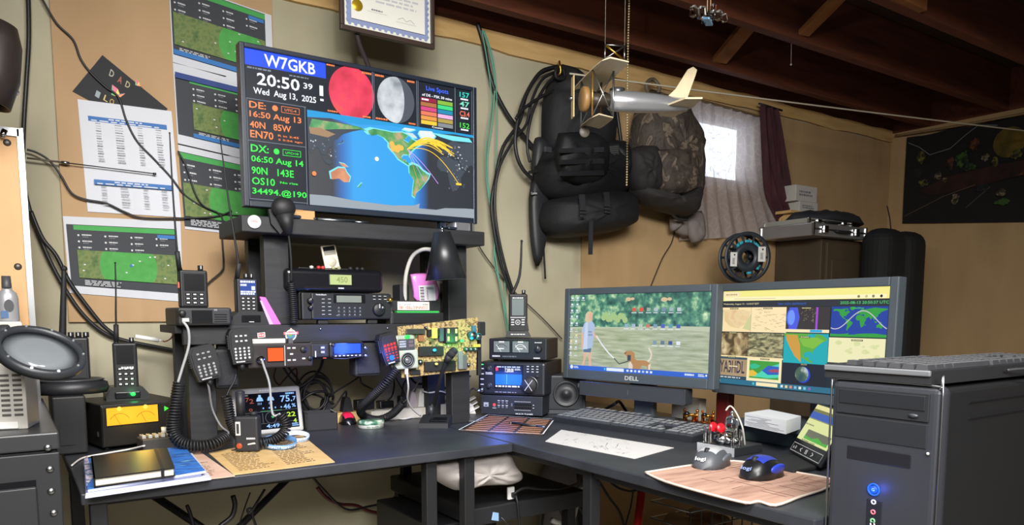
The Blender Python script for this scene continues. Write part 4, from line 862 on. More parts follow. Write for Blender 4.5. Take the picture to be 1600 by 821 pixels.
# perforated power supply
q = oz(44, 671, ZK)
t = thing('power_supply', 'small white perforated power supply with terminal screws, standing on the black cabinet', 'power supply', (q.x-.030, q.y+.01, ZK), rad(-14))
w, d, h = .062, .085, .118; b = MB(); PS = C('#bfbcb4', .5); b.box((0, d/2, h/2), (w, d, h), PS, .002); b.box((0, -.001, .008), (w*.55, .004, .012), WHITE, .001); b.build('body', t)
b = MB()
for i in range(3):
    for j in range(9): b.box((-w*.3+w*.3*i, -.0004, .026+.0088*j), (w*.22, .0016, .0042), C('#55534e', .8), .0005)
b.build('vent_slots', t)
b = MB(); b.box((0, .012, h+.006), (w*.9, .022, .012), BLACKM, .001)
b.build('terminal_block', t)
for x in (-.018, 0, .018): b = MB(); b.cyl((x, .0, h+.006), (x, .0025, h+.006), .006, STEEL, seg=12); b.cyl((x, .012, h+.011), (x, .012, h+.014), .006, STEEL, seg=12); b.build('terminal_screw', t)
a = oy(64, 640, 1.80); b = MB(); b.span((a.x-.10, 1.80, ZK), (a.x-.004, 1.9, oy(40, 572, 1.80).z), C('#a8a7a3', .5), .003); b.box((a.x-.05, 1.799, ZK+.03), (.06, .002, .03), C('#9b9a96', .5)); one('grey_box', 'plain grey box standing behind the perforated power supply', 'box', b, (a.x-.05, 1.85, ZK))
# white box, bottle, framed panel
a = oy(34, 520, 1.93); zt = oy(10, 503, 1.93).z
t = thing('white_box', 'white box under the grey bottle at the left edge', 'box', (a.x-.10, 1.98, ZK)); O = t.location[:]
b = MB(); b.span((a.x-.2, 1.93, ZK), (a.x, 2.03, zt), C('#d9d7d0', .6), .002); b.build('body', t, O)
b = MB(); b.span((a.x-.2, 1.9285, zt-.02), (a.x+.001, 1.9299, zt-.002), C('#c5c3bc', .6)); b.build('flap', t, O)
b = MB(); b.span((a.x-.2, 1.928, ZK+.06), (oy(4, 560, 1.93).x, 1.9299, ZK+.13), C('#d9a02a', .5)); b.build('label', t, O)
c0 = oy(14, 502, 1.96); t = thing('glue_bottle', 'grey bottle with dark cap standing on the white box', 'bottle', (c0.x, 1.96, zt)); M_ = Matrix.Translation((c0.x, 1.96, zt)); O = t.location[:]
b = MB(M_ @ Matrix.Diagonal((1, .6, 1, 1))); b.lathe([(.0, 0), (.019, 0), (.020, .004), (.020, .05), (.017, .062), (.010, .068), (.010, .074)], C('#9c9da0', .35, .3), None, 24); b.build('bottle_body', t, O)
b = MB(M_); b.lathe([(.009, .072), (.0095, .075), (.0085, .098), (0, .098)], C('#45464a', .5), None, 16); b.build('cap', t, O)
b = MB(M_); p = Pt(b, (-.008, -.0125, .012), (.018, 0, 0), (0, 0, .044)); p.disc(.55, .5, .5, C('#3b3c40', .5), 20, sq=1.5); p.rect(-.3, -.1, .45, .25, C('#3c5f8a', .5)); b.build('label', t, O)
tl, tr_, bl_, br_ = None, None, None, None
q = oy(29, 203, 2.06); z1 = q.z
t = thing('framed_board', 'tan board with aluminium edge standing on the cabinet at the left edge', 'board', (q.x-.17, 2.07, ZK)); O = t.location[:]
b = MB(); b.slab([(q.x-.34, 2.06, ZK), (oy(52, 540, 2.06).x, 2.06, ZK), (q.x, 2.06, z1), (q.x-.34, 2.06, z1)], Vector((0, .02, 0)), C('#d3a878', .7)); b.build('board', t, O)
for p0, p1 in (((oy(52, 540, 2.06).x, ZK), (q.x, z1)), ((q.x-.34, z1-.004), (q.x, z1-.004))):
    b = MB(); b.slab([(p0[0]-.004, 2.054, p0[1]), (p0[0]+.008, 2.054, p0[1]), (p1[0]+.008, 2.054, p1[1]+.004), (p1[0]-.004, 2.054, p1[1])] if p0[1] == ZK else [(p0[0], 2.054, p0[1]-.012), (p1[0], 2.054, p1[1]-.012), (p1[0], 2.054, p1[1]+.006), (p0[0], 2.054, p0[1]+.006)], Vector((0, .03, 0)), STEEL); b.build('edge_strip', t, O)
for x, y in ((11, 223), (28, 417)): p0 = oy(x, y, 2.06); b = MB(); b.sph(p0, (.008, .004, .008), C('#55504a', .4, .6), 12, 8); b.build('screw', t, O)
b = MB(); b.cyl(oy(2, 215, 2.05), oy(8, 203, 2.05), .006, CHROME); b.build('corner_clip', t, O)
# clamp lamp hood at the far left edge
c0 = oy(-14, 100, 1.9); t = thing('clip_lamp', 'black clip lamp hood showing at the upper left edge', 'lamp', tuple(c0)); O = t.location[:]
b = MB(); Q = Matrix.Translation(c0) @ Matrix.Rotation(.25, 4, 'Y'); b.lathe([(.016, .09), (.03, .085), (.045, .05), (.055, -.02), (.05, -.08), (.047, -.08), (.05, -.02), (.04, .048), (.02, .08)], C('#2a2320', .45), Q, 28, True, False); b.build('lamp_shade', t, O)
b = MB(); b.tube([oy(8, 95, 1.9), oy(16, 110, 1.91), oy(21, 128, 1.93), oy(22, 145, 1.97)], .003, C('#8b7d68', .6)); b.cyl(oy(16, 142, 1.94), oy(26, 145, 1.96), .006, CHROME); b.build('clip', t, O)
b = MB(); b.tube([oy(-14, 70, 1.9), oy(-20, 40, 2.0), (c0.x-.02, 2.2, 2.0), (c0.x-.02, WY-.005, 2.0)], .006, BLACK); b.build('arm', t, O)
# magnifier lamp
c0 = dep(64, 551, 1.27); R_ = Vector((rx, ry, 0)); UPV = Vector((fx*sp, fy*sp, cp)); FW = Vector((fx*cp, fy*cp, -sp))
k_ = 1.27/F; av = R_*50*k_-UPV*32*k_; A_ = av.length; mi_ = 23*k_; bdir = (R_*32+UPV*50).normalized(); bv = bdir*mi_+FW*math.sqrt(max(0, A_*A_-mi_*mi_)); nv = av.cross(bv).normalized()
MQ = Matrix((av.normalized(), bv.normalized(), nv)).transposed().to_4x4(); MQ.translation = c0
t = thing('magnifier_lamp', 'round magnifying lamp with black ring on a jointed arm, over the black cabinet', 'lamp', tuple(c0)); O = t.location[:]
b = MB(MQ); b.lathe([(A_*.9, -.009), (A_*1.03, -.009), (A_*1.06, 0), (A_*1.03, .008), (A_*.9, .008), (A_*.88, 0), (A_*.9, -.009)], C('#2c2f33', .4), None, 48, True, False); b.build('ring', t, O)
b = MB(MQ); b.lathe([(0, -.004), (A_*.5, -.003), (A_*.9, 0), (A_*.5, .003), (0, .004)], C('#6f7478', .12, .0, var=.05), None, 40); b.build('lens', t, O)
for i in range(10): b = MB(MQ); a = 2*PI*i/10+.2; b.sph((A_*.97*math.cos(a), A_*.97*math.sin(a), .0085), .0026, E('#eaf4ff', 1.6) if i in (8, 9) else C('#6d7074', .3), 8, 5); b.build('small_light', t, O)
l0 = MQ @ Vector((-A_*1.02, 0, 0)); b = MB(); b.tube([l0, dep(-8, 520, 1.27), dep(-60, 530, 1.3)], .012, C('#2a2c30', .5), 10); b.tube([dep(-60, 530, 1.3), dep(-80, 600, 1.32), (dep(-80, 680, 1.33).x, 1.6, ZK)], .012, C('#2a2c30', .5), 10); b.build('arm', t, O)
# radio power supply with amber meter
a = oz(161, 706, ZD); c = oz(285, 691, ZD); dx = c-a; rz = math.atan2(dx.y, dx.x); w = dx.length; zt = oy(160, 634, a.y).z; h = zt-ZD
ctr = (a+c)/2
t = thing('meter_power_supply', 'large black power supply with a glowing amber meter at the desk left end', 'power supply', (ctr.x, ctr.y, ZD), rz)
b = MB(); b.box((0, .105, h/2+.004), (w, .21, h-.008), C('#1d1b18', .5), .003); b.build('body', t)
b = MB(); b.box((0, -.002, h/2+.003), (w*.99, .006, h-.014), C('#1a1916', .4), .002); b.build('front_panel', t)
b = MB(); p = Pt(b, (-w/2, -.0055, 0), (w, 0, 0), (0, 0, h)); p.rect(.04, .52, .70, .95, BLACKG); p.rect(.055, .55, .685, .93, E('#ffb31e', 1.45))
dk = E('#b06c08', 1.0); mid = E('#ffd050', 1.5)
for cu in (.21, .53):
    p.disc(cu, .9, .03, mid, 10, up=False); p.line([(cu+.14*math.cos(x), .52+.28*math.sin(x)) for x in [PI*.2+PI*.6*i/10 for i in range(11)]], .0012, dk); p.line([(cu, .56), (cu-.06, .78)], .001, dk)
b.build('meter', t)
b = MB(); p = Pt(b, (-w/2, -.0055, 0), (w, 0, 0), (0, 0, h)); p.poly([(.77, .76), (.77, .88), (.83, .82)], E('#46e03c', 1.4)); b.build('pilot_light', t)
gp = Vector(t.location)+Matrix.Rotation(rz, 3, 'Z') @ Vector((-.02, -.06, h*.7)); point_lamp('meter_glow', gp, .12, (1, .65, .1), .02)
b = MB(); b.box((-w/2-.001, .03, h*.35), (.004, .01, .012), BLACKM); b.build('side_clip', t)
for x in (-w*.42, w*.42): b = MB(); b.cyl((x, .02, 0), (x, .02, .006), .008, RUBBER); b.build('foot', t)
ZPS = zt
knob(t, w*.40, h*.3, .006, mark=False)
# box and big charger at the left
b = MB(); a2 = oy(72, 640, 2.06); c2 = oy(130, 640, 2.06); b.span((a2.x+.012, 2.06, ZD+.002), (ctr.x-w/2-.03, 2.24, oy(75, 622, 2.06).z), C('#1b1b1d', .55), .004); b.box((a2.x+.04, 2.0585, ZD+.05), (.03, .002, .05), BLACKM)
for x in (.03, .05): b.cyl((a2.x+x, 2.15, ZD), (a2.x+x, 2.15, ZD+.003), .008, RUBBER)
one('black_speaker_box', 'plain black box standing left of the amber meter power supply', 'box', b, (a2.x+.04, 2.15, ZD)); zb_ = oy(75, 622, 2.06).z
cq = oy(113, 610, 2.15); base = (cq.x, 2.15, max(ZPS, zb_))
t = thing('charging_cradle', 'black oval charging cradle of the larger handheld radio at the desk left end', 'charger', base)
b = MB(Matrix.Diagonal((1, .75, 1, 1))); b.lathe([(0, 0), (.078, 0), (.082, .012), (.079, .026), (.062, .034), (.05, .037), (0, .037)], C('#212226', .45), None, 36); b.build('body', t)
b = MB(Matrix.Diagonal((1, .75, 1, 1))); b.lathe([(.070, .0315), (.0735, .0335), (.066, .0365), (.062, .034)], C('#3a3c40', .3), None, 36, True, False); b.build('rim', t)
handheld('handheld_radio', 'thick black handheld radio with straight antenna in the oval cradle behind the magnifier', (cq.x-.0+.005, 2.135, base[2]+.032), .068, oy(110, 528, 2.14).z-base[2]-.032, .04, [oy(99, 470, 2.15), oy(100, 420, 2.15)], rad(-8), None, None, 3, grille=True, antr=.0085, antt=.005, kn_x=.45, ant_x=.18, body=C('#1c1e22', .45))
cq = oy(199, 620, 2.17)
t = thing('charging_cradle', 'black charging cradle with a green light, on the amber meter power supply', 'charger', (cq.x, 2.16, ZPS))
b = MB(); b.slab([(x, 0, z) for x, z in ((-.05, 0), (.05, 0), (.05, .016), (.036, .034), (-.036, .036), (-.05, .018))], Vector((0, .07, 0)), C('#1d1e20', .4)); b.box((0, -.002, .014), (.06, .006, .018), BLACKG, .003); b.build('body', t)
b = MB(); b.sph((.012, -.006, .016), (.006, .003, .005), E('#2dff5a', 2.0), 10, 8); b.build('charge_light', t)
point_lamp('charge_glow', Vector((cq.x+.012, 2.13, ZPS+.018)), .02, (.1, 1, .3), .005)
def mk2(p): p.words(.25, -.25, .95, -.12, LEGEND, 1, .1, 2, .95)
handheld('handheld_radio', 'slim black handheld radio with keypad and thin whip antenna on the amber meter power supply', (cq.x-.001, 2.165, ZPS+.026), .057, oy(200, 536, 2.17).z-ZPS-.026, .035, [oy(181, 490, 2.17), oy(181, 455, 2.17), oy(180, 411, 2.17)], rad(-6), (.55, .95), (3, 4), 1, sleeve=(.05, .0062), antr=.0028, antt=.0016, ant_x=.18, kn_x=.8, mk=mk2)
b = MB(); q0 = oy(211, 526, 2.28); q1 = oy(248, 532, 2.28); b.cyl(q0, q1, .006, WHITE); b.cyl(q1, q1+(q1-q0).normalized()*.01, .003, WHITE); b.tube([q1+(q1-q0).normalized()*.01, oy(258, 534, 2.27), oy(266, 530, 2.2), oy(273, 520, 2.14), oy(278, 515, 2.06)], .002, C('#b5483e', .5)); one('fuse_holder', 'white tube fuse holder with red lead beside the rack left post', 'fuse holder', b, tuple(q0))
# books and papers at the desk left end
def slabpx(px, z, th, m, side=None, mb=None): b = mb or MB(); b.slab([oz(x, y, z) for x, y in px], th, m, side); return b
z = ZD
def menu(px, z, label, m, seed, title=True):
    q = [oz(x, y, z+.0015) for x, y in px]; b = MB(); b.slab(q, .0015, m); bl, br, tr, tl = q
    p = Pt(b, bl, br-bl, tl-bl).quad(tl, tr, bl, br); ink = C('#5a4632', .8, var=0)
    if title: p.words(.2, .88, .8, .95, ink, 1, .1, seed, .95)
    for u0, u1 in ((.08, .45), (.54, .92)): p.words(u0, .08, u1, .84, ink, 15, .72, seed+int(u0*10), .6)
    return b, tuple((bl+br+tl+tr)/4), p
b, o_, p = menu([(365, 742), (523, 722), (472, 680), (326, 708)], z, '', noise_mat('parchment_card', [(.3, '#c9a468'), (.7, '#dbba82')], nscale=18, rough=.55), 4); one('menu_card', 'tan printed card of two text columns at the desk front edge', 'card', b, o_)
b, o_, p = menu([(215, 762), (367, 744), (312, 706), (200, 722)], z, '', noise_mat('pink_card', [(.3, '#c9a28c'), (.7, '#d8b8a4')], nscale=16, rough=.55), 9, False); one('printed_placemat', 'pinkish printed card lying partly under the blue magazines', 'card', b, o_)
layers = [([(133, 776), (330, 747), (300, 708), (140, 728)], .0045, C('#c9cad4', .5), 'white loose sheets at the bottom of the paper pile on the desk left end', 'paper_sheets', 'paper'),
          ([(134, 771), (316, 745), (291, 702), (130, 722)], .005, noise_mat('magazine_purple', [(.3, '#4b4f86'), (.5, '#7f86b4'), (.7, '#3a3f70')], nscale=22, rough=.3), 'purple edged magazine in the pile under the blue one', 'magazine', 'magazine'),
          ([(137, 766), (321, 736), (287, 697), (131, 718)], .005, noise_mat('magazine_blue', [(.3, '#2a55b8'), (.48, '#3f86dc'), (.6, '#2a4f9a'), (.72, '#7cc0ee')], scale=(1, 3, 1), nscale=16, detail=8, rough=.3), 'blue covered magazine directly under the black notebook', 'magazine', 'magazine')]
zc = z+.0018
for px, th, m, lab, nm, cat in layers:
    q = [oz(x, y, zc+th) for x, y in px]; b = MB(); b.slab(q, th, m, C('#c3c8dc', .6)); one(nm, lab, cat, b, tuple(sum(q, Vector())/4-Vector((0, 0, th)))); zc += th+.0003
px = [(135, 760), (146, 745), (136, 712), (131, 719)]; b = MB(); q = [oz(x, y, zc+.001) for x, y in px]; b.slab(q, .001, noise_mat('colour_photo_strip', [(.3, '#a03a66'), (.45, '#d8d0d8'), (.55, '#4a56a0'), (.7, '#5fa46a')], nscale=50, rough=.4)); one('colourful_leaflet', 'multicoloured leaflet edge sticking out left of the black notebook', 'leaflet', b, tuple(q[0])); zc += .0012
hn = .018; px = [(146, 748), (273, 731), (261, 700), (142, 713)]; q = [oz(x, y, zc+hn) for x, y in px]; cq = sum(q, Vector())/4
t = thing('notebook', 'black hardcover notebook with elastic strap on top of the blue magazine', 'notebook', (cq.x, cq.y, zc)); O = t.location[:]
LE = C('#1f1d1b', .35, var=.2)
b = MB(); b.slab(q, .0022, LE); b.slab([v-Vector((0, 0, hn-.0025)) for v in q], .0022, LE); b.slab([q[0], q[3], q[3]+(q[2]-q[3]).normalized()*.003, q[0]+(q[1]-q[0]).normalized()*.003], hn, LE); b.build('cover', t, O)
b = MB(); c_ = [cq+(v-cq)*.97 for v in q]; b.slab([v-Vector((0, 0, .0024)) for v in c_], hn-.0052, C('#d6d2c4', .7)); b.build('pages', t, O)
e0 = q[0].lerp(q[1], .82); e1 = q[3].lerp(q[2], .82); b = MB(); s_ = (q[1]-q[0]).normalized()*.006
b.slab([e0+Vector((0, 0, .0008)), e0+s_+Vector((0, 0, .0008)), e1+s_+Vector((0, 0, .0008)), e1+Vector((0, 0, .0008))], .0008, BLACK); nf = (q[0]-q[3]).normalized()*.0008; b.slab([e0+nf, e0+s_+nf, e0+s_+nf-Vector((0, 0, hn)), e0+nf-Vector((0, 0, hn))], -nf*1.0, BLACK); b.build('elastic_strap', t, O)
a = oz(224, 708, ZD); c = oz(272, 702, ZD); t = thing('relay_box', 'small dark box with grey terminals and a white wire behind the notebook', 'electronics', ((a.x+c.x)/2, a.y, ZD), rad(6)); w = (c-a).length
b = MB(); b.box((0, .03, .016), (w, .06, .032), C('#3a3733', .6), .002); b.build('body', t)
for i in range(5): b = MB(); b.box((-w*.4+w*.2*i, .03, .036), (w*.12, .03, .008), C('#a9a69c', .5), .001); b.cyl((-w*.4+w*.2*i, .03, .04), (-w*.4+w*.2*i, .03, .042), .003, STEEL, seg=8); b.build('terminal', t)
b = MB(); b.cyl((w*.28, .03, .04), (w*.28, .03, .055), .006, C('#c9c6bc', .5)); b.build('lead_stub', t)
cable('white_wire', 'thin white wire from the relay box to the desk left edge', [oz(226, 697, ZD+.02), oz(200, 703, ZD+.006), oz(165, 709, ZD+.004), oz(130, 716, ZD+.004), oz(112, 728, ZD+.004)], .0022, WHITE, cat='wire')
# talkie, wrist bands, weather station, box, mouse, tin
q = oz(386, 707, ZD+.002); t = thing('walkie_talkie', 'short stubby black walkie talkie with orange button standing on the tan card', 'radio', (q.x, q.y, ZD+.0018), rad(-30))
zt = oy(385, 652, q.y).z-ZD; w = .058; b = MB(); b.box((0, .016, zt/2), (w, .034, zt), C('#222327', .5), .006, seg=3); b.build('body', t)
b = MB(); b.cyl((-w*.28, .016, zt-.002), (-w*.28, .016, zt+.058), .0105, C('#212226', .5), .0115, 16); b.sph((-w*.28, .016, zt+.058), (.0115, .0115, .004), C('#26272b', .5)); b.build('antenna', t)
b = MB(); b.cyl((w*.25, .016, zt), (w*.25, .016, zt+.009), .009, BLACKM); b.build('knob', t)
b = MB(); b.box((-w*.33, -.002, zt*.66), (.012, .003, .034), C('#c4c3be', .4), .0012); b.box((-w*.33, -.0036, zt*.66), (.006, .001, .024), C('#2a2b2e', .5)); b.build('talk_button', t)
b = MB(); b.sph((-w*.3, -.0015, zt*.18), (.007, .003, .007), E('#ff6a30', .8), 14, 8); b.build('orange_button', t)
b = MB(); p = Pt(b, (0, -.0008, zt*.2), (w*.42, 0, 0), (0, 0, zt*.3)); p.words(0, .5, 1, .7, LEGEND, 1, .2, 3); p.poly([(.1, 0), (.9, .1), (.8, .25), (.1, .12)], GREYW); b.build('legend', t)
BB = C('#5d8cc0', .45); BW = C('#c7d4e4', .4)
for px, r, m, lab, dz in (((437, 697), .040, BB, 'light blue rubber wristband lettered in white, lying flat on the tan card', .0017), ((464, 687), .030, BW, 'white and blue rubber wristband on the desk beside another wristband', .0017)):
    c = oz(px[0], px[1], ZD+.006); o_ = (c.x, c.y, ZD+dz); Mx = Matrix.Translation((o_[0], o_[1], o_[2]+r*.2)) @ Matrix.Rotation(.2, 4, 'X'); b = MB(Mx); b.lathe([(r, 0), (r+.002, 0), (r+.002, .012), (r, .012), (r, 0)], m, None, 40, True, False)
    tt = thing('wristband', lab, 'wristband', o_); b.build('band', tt, o_)
    b = MB(Mx); n = 26
    v0, f0, x0, x1, y0, y1 = text_geo('RESPECT RESPECT RESPECT'); vs = []
    for x, y in v0: a_ = -2.6+2.4*(x-x0)/(x1-x0); vs.append(((r+.0023)*math.cos(a_), (r+.0023)*math.sin(a_), .003+.006*(y-y0)/(y1-y0)))
    b.faces(vs, f0, WHITE if m is BB else C('#4a6ea8', .4)); b.build('lettering', tt, o_)
c0, c1 = oz(367, 684, ZD), oz(476, 673, ZD); dx = c1-c0; Hh = .135
t = thing('weather_station', 'grey framed weather station with blue and green digits leaning on the desk', 'weather station', tuple((c0+c1)/2), math.atan2(dx.y, dx.x)); w = dx.length; Q = Matrix.Rotation(-.2, 4, 'X')
Hh = .133; b = MB(Q); b.box((0, .008, Hh/2), (w, .016, Hh), C('#b8b8b5', .45), .007, seg=3); b.build('bezel', t)
b = MB(Q); p = Pt(b, (-w*.43, -.0003, Hh*.1), (w*.86, 0, 0), (0, 0, Hh*.78), .0002); p.rect(0, 0, 1, 1, C('#0b0c12', .2)); bl_ = E('#8fc0ff', 1.3); gr_ = E('#c8f040', 1.2); rd_ = E('#b05040', .8)
p.text('75.', .72, .72, .92, .9, bl_); p.text('7', .93, .74, .985, .86, bl_); p.text('46', .76, .52, .88, .66, bl_); p.text('%', .9, .56, .97, .66, bl_); p.text('22', .80, .3, .95, .43, gr_); p.text('4', .90, .12, .96, .24, gr_); p.text('4:49', .44, .03, .66, .14, bl_); p.text('8/13', .68, .03, .8, .1, bl_); p.text('2', .2, .73, .27, .86, rd_); p.text('7', .14, .78, .2, .9, rd_); p.text('0', .18, .52, .24, .6, rd_)
for cu in (.37, .55): p.disc(cu, .82, .05, bl_, 12, 0, PI); p.rect(cu-.055, .78, cu+.055, .82, bl_); [p.line([(cu-.03+.025*i, .74), (cu-.035+.025*i, .68)], .0012, bl_) for i in range(3)]
p.rect(.35, .88, .39, .95, bl_); p.line([(.36, .5), (.72, .5)], .0014, E('#37a860', 1)); p.line([(0, .47), (1, .5)], .0008, C('#55585e', .4)); p.line([(0, .15), (1, .18)], .0008, C('#55585e', .4))
for i in range(4): p.rect(.4+.1*i, .56, .42+.1*i, .6, bl_)
p.frame(.38, .18, .39, .44, .001, C('#3a3d44', .4)); p.disc(.52, .31, .1, C('#2b2e34', .4), 24); p.disc(.52, .31, .085, C('#0b0c12', .2), 24); p.poly([(.52, .36), (.58, .32), (.54, .29)], E('#38c070', 1.2)); p.words(.86, .02, .98, .12, bl_, 2, .3, 3); p.words(.05, .93, .2, .97, GREYW, 1, .1, 3); p.words(.8, .92, .97, .97, bl_, 1, .1, 3); b.build('screen', t)
b = MB(Q); p = Pt(b, (-w*.1, -.0004, Hh*.915), (w*.22, 0, 0), (0, 0, Hh*.04)); p.words(0, 0, 1, 1, WHITE, 1, .1, 3, .9); b.build('lettering', t)
b = MB(); b.slab([(-.04, .03, Hh*.7), (.04, .03, Hh*.7), (.04, .09, 0.0), (-.04, .09, 0.0)], Vector((0, .004, .002)), GREYW); b.build('stand', t)
a = oz(478, 680, ZD); c = oz(528, 672, ZD); a = c-Vector((math.cos(-.14), math.sin(-.14), 0))*.088; dx = c-a; t = thing('black_box', 'open topped black cardboard box on the desk right of the weather station', 'box', tuple((a+c)/2), math.atan2(dx.y, dx.x)); w = dx.length; h = oy(500, 646, a.y).z-ZD
b = MB(); b.box((0, .04, .002), (w, .08, .004), BLACKM); 
for cx, cy, sx, sy in ((0, .0015, w, .003), (0, .0785, w, .003), (-w/2+.0015, .04, .003, .08), (w/2-.0015, .04, .003, .08)): b.box((cx, cy, h/2), (sx, sy, h), BLACKM)
b.build('box', t); b = MB(); b.box((0, .04, h*.72), (w*.94, .072, .003), C('#232428', .6)); b.build('inner_tray', t); b = MB(); b.box((w*.5-.004, .04, h), (.0016, .07, .0016), GREYW); b.build('worn_edge', t)
def mouse(name, lab, loc, rz, L, Wd, Hh, mb, mt, extra=None):
    t = thing(name, lab, 'computer mouse', loc, rz)
    def shell(u0, u1, v0, v1, off, m, nm):
        b = MB(); n, k = 20, 18; vs = []; fs = []
        for i in range(n+1):
            u = u0+(u1-u0)*i/n; e = (1-abs(u)**2.6)**.5; hh = Hh*(1-abs(u)**2.2)**.6*(1-.10*u)
            for j in range(k+1):
                v = v0+(v1-v0)*j/k; vs.append((u*L/2, v*Wd/2*e*(1-.10*(1-abs(u))), hh*(1-abs(v)**2.8)**.55+off))
        for i in range(n):
            for j in range(k): a_ = i*(k+1)+j; fs.append((a_, a_+k+1, a_+k+2, a_+1))
        if u0 == -1: fs.append(tuple(i*(k+1) for i in range(n+1))+tuple(i*(k+1)+k for i in reversed(range(n+1))))
        b.faces(vs, fs, m, True); return b.build(nm, t)
    shell(-1, 1, -1, 1, 0, mb, 'body'); shell(-.55, .72, -.62, .62, .0009, mt, 'top_shell')
    b = MB(); b.cyl((-L*.24, -.004, Hh*.86), (-L*.24, .004, Hh*.86), .008, BLACKM, seg=16); b.build('scroll_wheel', t)
    if extra: extra(t)
    return t
q = oz(543, 662, ZD); mouse('computer_mouse', 'small red and black mouse beside the black cardboard box', (q.x, q.y, ZD), rad(-100), .085, .055, .034, C('#141215', .25), C('#d8204c', .35))
q = oz(585, 670, ZD); t = thing('snuff_tin', 'flat round green and white tin on the desk under the coiled cord', 'tin', (q.x, q.y+.025, ZD))
b = MB(); b.lathe([(0, 0), (.037, 0), (.038, .003), (.038, .018), (.037, .018)], C('#cfd2cc', .4, .4), None, 36); p = Pt(b, (-.03, -.0385, .004), (.06, 0, 0), (0, 0, .01))
b.build('can', t); b = MB(); b.lathe([(.0385, .011), (.0392, .012), (.0392, .021), (.037, .0235), (0, .0235)], noise_mat('tin_lid', [(.35, '#2f5a48'), (.5, '#4a7a62'), (.62, '#c9d0c8')], nscale=40, rough=.35), None, 36); b.build('lid', t)
b = MB(); 
v0, f0, x0, x1, y0, y1 = text_geo('WINTERGREEN LONG CUT'); vs = [((.0386)*math.cos(-2.3+1.7*(x-x0)/(x1-x0)), .0386*math.sin(-2.3+1.7*(x-x0)/(x1-x0)), .002+.007*(y-y0)/(y1-y0)) for x, y in v0]; b.faces(vs, f0, C('#1f4a38', .5)); b.build('lettering', t)
# gooseneck desk microphone
q0, q1 = oz(668, 667, ZD), oz(712, 660, ZD); cq = (oz(690, 668, ZD)); t = thing('desk_microphone', 'black gooseneck desk microphone on a wedge base in the middle of the left desk', 'microphone', (cq.x, cq.y+.035, ZD), rad(-38))
w = .088; b = MB(); b.slab([(-w/2, y, z_) for y, z_ in ((-.05, 0), (.05, 0), (.05, .028), (.02, .030), (-.048, .014))], Vector((w, 0, 0)), BLACKM); b.build('base', t)
b = MB(); b.box((.012, -.026, .0235), (.05, .026, .004), BLACKG, .001, (.22, 0, 0)); b.build('talk_bar', t)
O = Vector(t.location); R3 = Matrix.Rotation(rad(38), 3, 'Z'); rel = lambda P: R3 @ (Vector(P)-O); st = Vector((-.02, .03, .028))
b = MB(); b.cyl(st, st+Vector((0, 0, .03)), .008, C('#33363b', .4)); yy = (O+Matrix.Rotation(rad(-38), 3, 'Z') @ st).y
n1 = oy(684, 608, yy-.05); n2 = oy(690, 585, yy-.08); n3 = oy(697, 566, yy-.10)
b.tube([st+Vector((0, 0, .03)), rel(oy(678, 632, yy)), rel(n1), rel(n2), rel(n3)], .0062, RUBBER, 10); b.build('gooseneck', t)
b = MB(); b.cyl(rel(n3), rel(oy(703, 556, yy-.112)), .009, BLACKM, .013); b.cyl(rel(oy(703, 556, yy-.112)), rel(oy(709, 549, yy-.122)), .013, C('#242629', .8, bump=.5, bscale=500), .012); b.sph(rel(oy(709, 549, yy-.122)), .012, C('#242629', .8, bump=.5, bscale=500)); b.build('capsule', t)
# strips, plugs and blobs along the desk back
a = oz(505, 665, ZD); b = MB(); b.span((.60, 2.20, ZD), (.925, 2.25, ZD+.032), PALEW, .002); b.span((.60, 2.198, ZD+.028), (.925, 2.2, ZD+.032), PALEW); one('wood_strip', 'pale wooden strip along the desk back under the hanging cables', 'strip', b, (.76, 2.22, ZD))
t = thing('power_strip', 'long white power strip along the desk back behind the gooseneck microphone', 'power strip', (1.05, 2.2, ZD)); O = t.location[:]
b = MB(); b.span((.935, 2.165, ZD), (1.20, 2.215, ZD+.034), C('#c9c5ba', .5), .004); b.build('body', t, O)
for i in range(5):
    b = MB(); x = .965+.05*i; b.box((x, 2.19, ZD+.0345), (.03, .03, .002), C('#b3afa4', .5)); 
    for dx in (-.005, .005): b.box((x+dx, 2.19, ZD+.0357), (.002, .008, .0006), BLACK)
    b.build('outlet', t, O)
def plug(lab, px, Y, s, m, cordpts=None, z0=None, r=.003, name='power_adapter', wedge=True):
    q = oy(px[0], px[1], Y); z0 = z0 if z0 is not None else q.z; o_ = (q.x, Y, z0); t = thing(name, lab, 'plug', o_)
    b = MB(); sx, sy, sz = s
    if wedge: b.slab([(-sx/2, 0, 0), (sx/2, 0, 0), (sx*.33, 0, sz*.75), (sx*.18, 0, sz), (-sx*.18, 0, sz), (-sx*.33, 0, sz*.75)], Vector((0, sy, 0)), m)
    else: b.box((0, sy/2, sz/2), s, m, .004)
    b.build('body', t)
    if cordpts: b = MB(); b.tube([(0, sy/2, sz*.97)]+[Vector(p)-Vector(o_) for p in cordpts], r, m, 6); b.build('cord', t)
zw = ZD+.0325
plug('black wedge plug on the wooden strip left of a taller cable bundle', (476, 655), 2.205, (.04, .03, .05), BLACKM, [oy(478, 620, 2.2), oy(470, 600, 2.2), oy(455, 580, 2.2), oy(440, 560, 2.15)], zw)
plug('black wedge plug on the wooden strip under the cable bundle right side', (512, 655), 2.205, (.034, .03, .045), BLACKM, [oy(510, 625, 2.21), oy(525, 612, 2.22), oy(560, 590, 2.22), oy(590, 560, 2.22)], zw)
plug('black wedge plug standing alone on the middle of the wooden strip', (544, 645), 2.205, (.034, .03, .046), BLACKM, [oy(541, 612, 2.2), oy(535, 618, 2.19), oy(526, 632, 2.18), oy(518, 640, 2.19)], zw)
plug('wide black transformer plug on the wooden strip behind the coiled cord', (572, 640), 2.205, (.06, .035, .034), BLACK, [oy(585, 612, 2.22), oy(566, 600, 2.24), oy(563, 590, 2.24)], zw, wedge=False)
